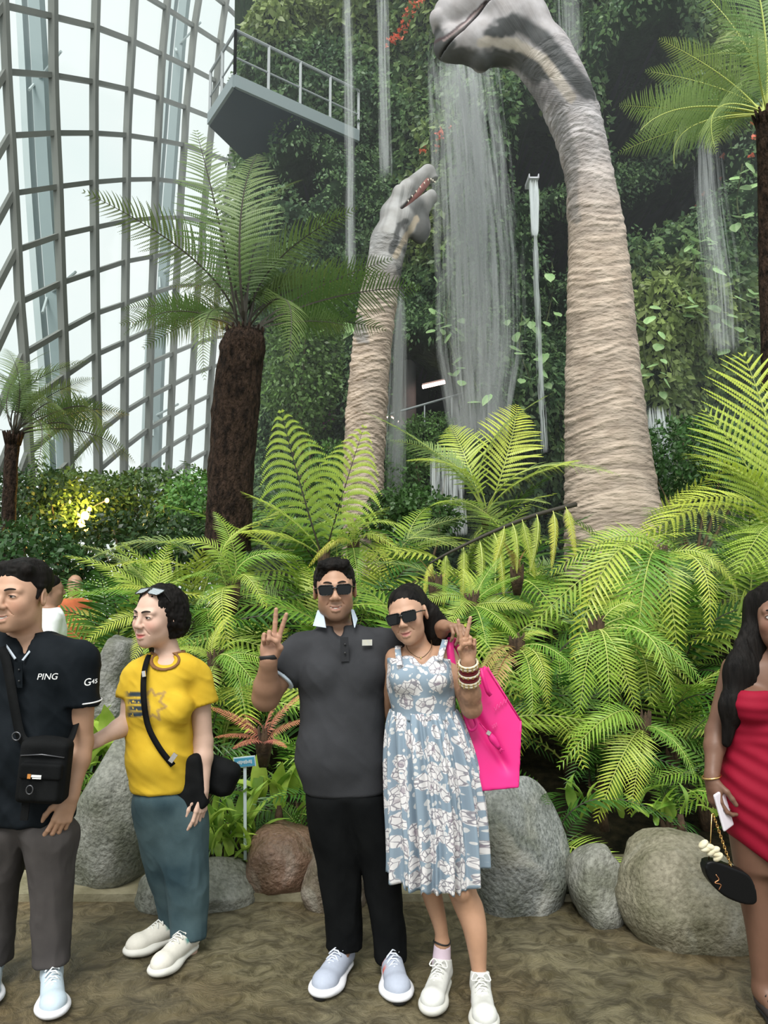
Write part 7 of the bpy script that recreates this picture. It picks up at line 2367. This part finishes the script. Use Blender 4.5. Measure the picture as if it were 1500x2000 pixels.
# ------------------------------------------------------------------ woman in the red dress, cut by the right edge
def build_woman_red():
    Y0 = 2.95
    P = lambda px, py, dy=0.0: at(px, py, Y0 + dy)
    skin, face = (.17, .088, .058), (.24, .125, .085)
    base = np.array([P(1530, 1900)[0], Y0, 0.0])
    hM, hc, hs = rotm('Z', -24), P(1520, 1205, -.03), 1.10
    torso = secs_px([(1700, 1442, 1615, .12), (1600, 1420, 1622, .135), (1540, 1412, 1618, .132), (1470, 1420, 1602, .115), (1400, 1418, 1606, .12), (1340, 1424, 1608, .118), (1300, 1424, 1608, .095), (1278, 1460, 1580, .07), (1262, 1485, 1550, .05)], Y0)
    S = SDF()
    S.loft(shrink(torso, .012), k=.03, cap=.02)
    for x in (1468, 1560): S.ell(P(x, 1375, -.085), (.065, .055, .06), k=.03)
    S.cone(P(1518, 1285, .02), P(1518, 1230, .0), .052, .05, k=.03)
    head_sdf(S, hc, hM, hs, jaw=.98, smile=.6, brow=.7)
    sh, el, wr = P(1432, 1305, .02), P(1398, 1430, .02), P(1390, 1522, -.06)
    arm_sdf(S, sh, el, wr, (.044, .037, .036, .025))
    hand_sdf(S, wr, P(1398, 1570, -.08) - wr, (.9, .3, -.1), 1.0, ((30, 35, 25), (35, 38, 25), (40, 40, 25), (42, 40, 25)), sc=.95, thumb=((0.5, 0.7, 0.4), (0.2, 0.9, 0.5), (0.1, 0.9, 0.5)))
    S.cone(P(1605, 1305, .02), P(1640, 1430, .02), .044, .037, k=.02); S.cone(P(1640, 1430, .02), P(1640, 1530, -.05), .036, .026, k=.02)
    for x0, x1 in ((1475, 1490), (1565, 1560)):
        S.loft(sorted([(P(0, 1990)[2] if False else .06, P(x1, 1900)[0], Y0, .034, .036), (.28, P(x1, 1900)[0], Y0, .05, .052), (.45, P(x0, 1800)[0], Y0, .055, .058), (.72, P(x0, 1700)[0], Y0, .08, .085)]), k=.03)
        S.cone((P(x1, 1900)[0], Y0, .08), (P(x1, 1900)[0], Y0 - .12, .035), .034, .028, k=.03)
    def paint(V, C):
        q = head_local(V, hc, hM, hs)
        n = smooth01((q[:, 2] + .14) / .04)[:, None]
        C = C * (1 - n) + np.array(face) * n
        return face_colors(V, C, hc, hM, hs, face, (.30, .07, .07))
    w = person(S, 'woman in a draped red dress with long black hair at the right edge', base, [bx(hc + np.array([0, 0, -.01]), (.135, .14, .155)), bx(P(1400, 1570, -.08), (.08, .09, .10))], skin, paint)
    face_parts(w, base, hc, hM, hs, open_=.8, teeth=.5)
    H = SDF().frame(hc, hM, hs)
    H.ell((0, .024, .046), (.086, .104, .084), k=.01)
    H.ell((0, -.108, -.006), (.060, .068, .092), k=.012, op='s')
    H.cone((-.074, .02, .05), (-.082, .01, -.10), .035, .045, k=.04); H.cone((.074, .02, .05), (.082, .01, -.10), .035, .045, k=.04)
    H.frame()
    H.chain([P(1468, 1250, -.01), P(1448, 1310, -.05), P(1432, 1380, -.07), P(1418, 1450, -.06)], [.056, .060, .046, .018], k=.03, n=(0, 1, 0), f=.6)
    H.chain([P(1575, 1250, .03), P(1590, 1330, .06), P(1590, 1400, .06)], [.05, .06, .03], k=.03, n=(0, 1, 0), f=.6)
    H.cone(P(1518, 1200, .08), P(1510, 1330, .12), .08, .08, k=.04)
    garment('hair', H, .0055, M_hair, w, base, lambda V: .006 * (np.abs(vnoise(V, (70, 40, 8)) - .5) * 2 - .5))
    M_rd = mat('red_jersey', (.22, .003, .018), (.28, .006, .026), rough=.75, scale=5, bump=.2, bscale=300, bdist=.002, spec=.2)
    D = SDF()
    dr = secs_px([(1712, 1470, 1615, .135), (1680, 1450, 1622, .142), (1600, 1416, 1628, .150), (1540, 1406, 1624, .146), (1470, 1414, 1606, .128), (1400, 1412, 1612, .13), (1345, 1416, 1614, .13), (1315, 1420, 1612, .115)], Y0)
    D.loft(dr, k=.02, cap=.008)
    for x in (1470, 1560): D.ell(P(x, 1378, -.09), (.072, .06, .066), k=.03)
    zl = P(1515, 1352)[2]; cx = P(1515, 1340)[0]
    D.func(lambda Q_: ((zl + .022 * smooth01(np.abs(Q_[:, 0] - cx) / .09)) - Q_[:, 2]) * .9, (-9,) * 3, (9,) * 3, k=.004, op='s')
    D.func(lambda Q_: (Q_[:, 2] - (P(1440, 1640)[2] - .75 * (Q_[:, 0] - P(1440, 1640)[0]) * (Q_[:, 0] < P(1500, 1640)[0]) - .75 * (P(1500, 1640)[0] - P(1440, 1640)[0]) * (Q_[:, 0] >= P(1500, 1640)[0]))) * .7, (-9,) * 3, (9,) * 3, k=.004, op='s')
    def folds(V):
        u = V[:, 2] + .75 * (V[:, 0] - base[0]); lo = smooth01((P(0, 1420)[2] - V[:, 2]) / .1)
        a = np.sin(u * 85 + 3 * vnoise(V, 6)) * lo + np.sin(V[:, 2] * 150 + 8 * V[:, 0] + 3 * vnoise(V, 6)) * (1 - lo) * .5
        return .0035 * a
    garment('red_dress', D, .006, M_rd, w, base, folds)
    M_gd = mat('gold', (.75, .5, .2), rough=.25, metal=1.0)
    ring = [wr + np.array([math.cos(a) * .033, math.sin(a) * .030, .01 + .006 * math.cos(a)]) - base for a in np.linspace(0, 2 * math.pi, 22, endpoint=False)]
    MB().tube(ring, .004, 6, closed=True).build('bracelet', M_gd, w, True)
    e_ = hc + hM @ (np.array([-.082, -.005, -.045]) * hs)
    MB().tube([e_ - base, e_ - base + np.array([0, 0, -.012]), e_ - base + np.array([0, 0, -.022])], [.002, .005, .002], 8).build('earring', mat('pearl', (.75, .70, .62), rough=.2), w, True)
    for x1 in (1490, 1560):
        a = np.array([P(x1, 1900)[0], Y0, 0])
        h_, t_ = foot(a, a + np.array([0, -.3, 0]), .9)
        shoe(w, base, h_, t_, (mat('mesh_upper', (1, 1, 1)), (.05, .04, .04)), mat('black_rubber', (0, 0, 0)), mat('black_rubber', (0, 0, 0)), bows=False)
    # phone in the hand
    ph = P(1413, 1582, -.10)
    o = SDF().frame(ph, rotm('Y', -14) @ rotm('Z', 35)).box((0, 0, 0), (.034, .005, .068), r=.005, k=.002)
    V, Q = o.mesh(.003)
    p = obj('mobile_phone', mesh_data('mobile_phone', V - ph, Q, True, [mat('white_phone', (.70, .66, .72), rough=.2)]), None, ph)
    tag(p, 'white mobile phone held against the red dress', 'phone')
    Rp = rotm('Y', -14) @ rotm('Z', 35)
    ring = [Rp @ np.array([.010 * math.cos(a), -.0056, .012 * math.sin(a) + .004]) for a in np.linspace(0, 2 * math.pi, 16, endpoint=False)]
    MB().tube(ring, .0014, 5, closed=True).build('logo', mat('phone_mark', (.3, .27, .3), rough=.3), p, True)
    # evening purse on a gold chain
    q0 = P(1424, 1758, -.08)
    pu = empty('evening_purse', q0)
    tag(pu, 'black half-moon evening purse hanging on a gold chain', 'bag')
    poly = [tuple(P(x, y, -.08)[[0, 2]]) for x, y in ((1376, 1684), (1388, 1676), (1412, 1692), (1450, 1702), (1462, 1722), (1471, 1760), (1440, 1756), (1408, 1738), (1384, 1712))]
    poly = [tuple(p) for p in spline(np.array([tuple(P(x, y, -.08)[[0, 2]]) for x, y in ((1377, 1682), (1392, 1680), (1425, 1692), (1455, 1706), (1468, 1732), (1469, 1757), (1445, 1758), (1408, 1742), (1382, 1714), (1374, 1692))]), 40)]
    pa = np.array(poly)
    B = SDF().func(lambda Q_: np.maximum(poly_sd(poly, Q_[:, 0], Q_[:, 2]), np.abs(Q_[:, 1] - (Y0 - .08)) - .022) - .004, (pa[:, 0].min() - .01, Y0 - .12, pa[:, 1].min() - .01), (pa[:, 0].max() + .01, Y0 - .04, pa[:, 1].max() + .01), k=.004)
    V, Q = B.mesh(.0045)
    obj('purse_body', mesh_data('purse_body', V - q0, Q, True, [mat('black_patent', (.004, .004, .0045), rough=.45, spec=.2)]), pu)
    def chain_links(a, b, n, sag=0.0):
        for i in range(n):
            t = (i + .5) / n
            c = a * (1 - t) + b * t - q0
            d = (b - a) / np.linalg.norm(b - a)
            s_ = np.cross(d, (0, 1, 0)); s_ /= np.linalg.norm(s_)
            if i % 2: s_ = np.cross(d, s_)
            L = np.linalg.norm(b - a) / n * .72
            ring = [c + d * L * math.cos(x) + s_ * .0042 * math.sin(x) for x in np.linspace(0, 2 * math.pi, 10, endpoint=False)]
            MB().tube(ring, .0018, 5, closed=True).build('chain_link', M_gd, pu, True)
    chain_links(P(1393, 1590, -.09), P(1432, 1705, -.09), 22)
    MB().tube([P(1390, 1590, -.09) - q0, P(1388, 1640, -.085) - q0, P(1384, 1680, -.085) - q0], .002, 6).build('chain_cord', M_gd, pu, True)
    MB().tube(spline([P(1398, 1708, -.106) - q0, P(1404, 1718, -.108) - q0, P(1396, 1724, -.108) - q0, P(1408, 1728, -.108) - q0, P(1404, 1738, -.106) - q0], 24), .002, 6).build('emblem', mat('copper', (.55, .25, .12), rough=.3, metal=.9), pu, True)
    M_sc = mat('cream_scarf', (.62, .55, .36), (.72, .68, .52), rough=.8, scale=40)
    for k, (dx, dy_) in enumerate(((-16, -8), (-10, 2), (-3, -2), (2, 8), (8, 4), (13, 14), (16, 20))):
        S2 = SDF().ell(P(1388 + dx * .9, 1656 + dy_ * .9, -.10), (.022, .014, .012), R=rotm('Y', -40 + 25 * (k % 3)), k=.008)
        V, Q = S2.mesh(.004)
        obj('scarf_bow', mesh_data('scarf_bow', V - q0, Q, True, [M_sc]), pu)
build_woman_red()

# ------------------------------------------------------------------ visitors further along the path
def visitor(px, py_head, Y0, shirt, trousers, skin, label, hair=True, yaw=150):
    u = mpp(Y0)
    c = at(px, py_head, Y0)
    x0 = c[0]; H_ = c[2] + .11; k_ = H_ / 1.72
    base = np.array([x0, Y0, 0.0])
    S = SDF().frame(base, rotm('Z', yaw), k_)
    tors = [(.88, 0, 0, .165, .11), (1.0, 0, 0, .155, .105), (1.15, 0, 0, .17, .11), (1.3, 0, 0, .195, .11), (1.4, 0, 0, .185, .09), (1.46, 0, 0, .09, .06)]
    S.loft(tors, k=.03, cap=.02)
    S.cone((0, .01, 1.42), (0, 0, 1.53), .055, .052, k=.03)
    for s in (-1, 1):
        S.cone((s * .20, 0, 1.38), (s * .24, .02, 1.10), .05, .04, k=.03); S.cone((s * .24, .02, 1.10), (s * .22, -.06, .86), .038, .028, k=.02)
        S.ell((s * .215, -.075, .80), (.022, .03, .06), k=.02)
        S.loft([(.08, s * .10, 0, .05, .055), (.45, s * .095, 0, .06, .065), (.85, s * .085, 0, .085, .09), (.92, s * .08, 0, .085, .1)], k=.03)
        S.cone((s * .10, .03, .05), (s * .11, -.13, .035), .04, .03, k=.03)
    hM = rotm('Z', yaw); hc = base + np.array([0, 0, 1.60 * k_])
    head_sdf(S, hc, hM, k_, smile=.3)
    S.frame()
    o = person(S, label, base, [], skin, None, h=.011)
    T = SDF().frame(base, rotm('Z', yaw), k_)
    T.loft([(z, x, y, a + .016, b + .016) for z, x, y, a, b in tors], k=.02, cap=.01)
    for s in (-1, 1): T.cone((s * .19, 0, 1.38), (s * .235, .02, 1.18), .064, .06, k=.03)
    garment('shirt', T, .011, shirt, o, base, drape(.006, (6, 6, 9)))
    L_ = SDF().frame(base, rotm('Z', yaw), k_)
    for s in (-1, 1): L_.loft([(.06, s * .10, 0, .07, .075), (.45, s * .095, 0, .08, .085), (.85, s * .085, 0, .10, .11), (.94, s * .08, 0, .09, .11)], k=.03)
    garment('trousers', L_, .011, trousers, o, base)
    if hair:
        Hh = SDF().frame(hc, hM, k_).ell((0, .024, .045), (.082, .103, .082), k=.01).ell((0, -.108, .004), (.066, .066, .076), k=.012, op='s').half((0, 0, -.04), (0, -.25, -1))
        garment('hair', Hh, .007, M_hair, o, base)
    else:
        Hh = SDF().frame(hc, hM, k_).ell((0, .030, .0), (.081, .092, .05), k=.01).ell((0, -.09, .02), (.09, .09, .09), k=.01, op='s')
        garment('hair', Hh, .007, M_hair, o, base)
visitor(98, 1150, 5.6, cloth_mat('white_tee', (.78, .80, .82)), cloth_mat('navy_trousers', (.03, .04, .07)), (.30, .17, .11), 'visitor in a white t-shirt seen behind the man in the black polo', yaw=120)
visitor(146, 1142, 8.2, cloth_mat('rust_shirt', (.50, .14, .06)), cloth_mat('navy_trousers', (1, 1, 1)), (.45, .27, .18), 'balding visitor in a rust orange shirt far along the path', hair=False, yaw=20)
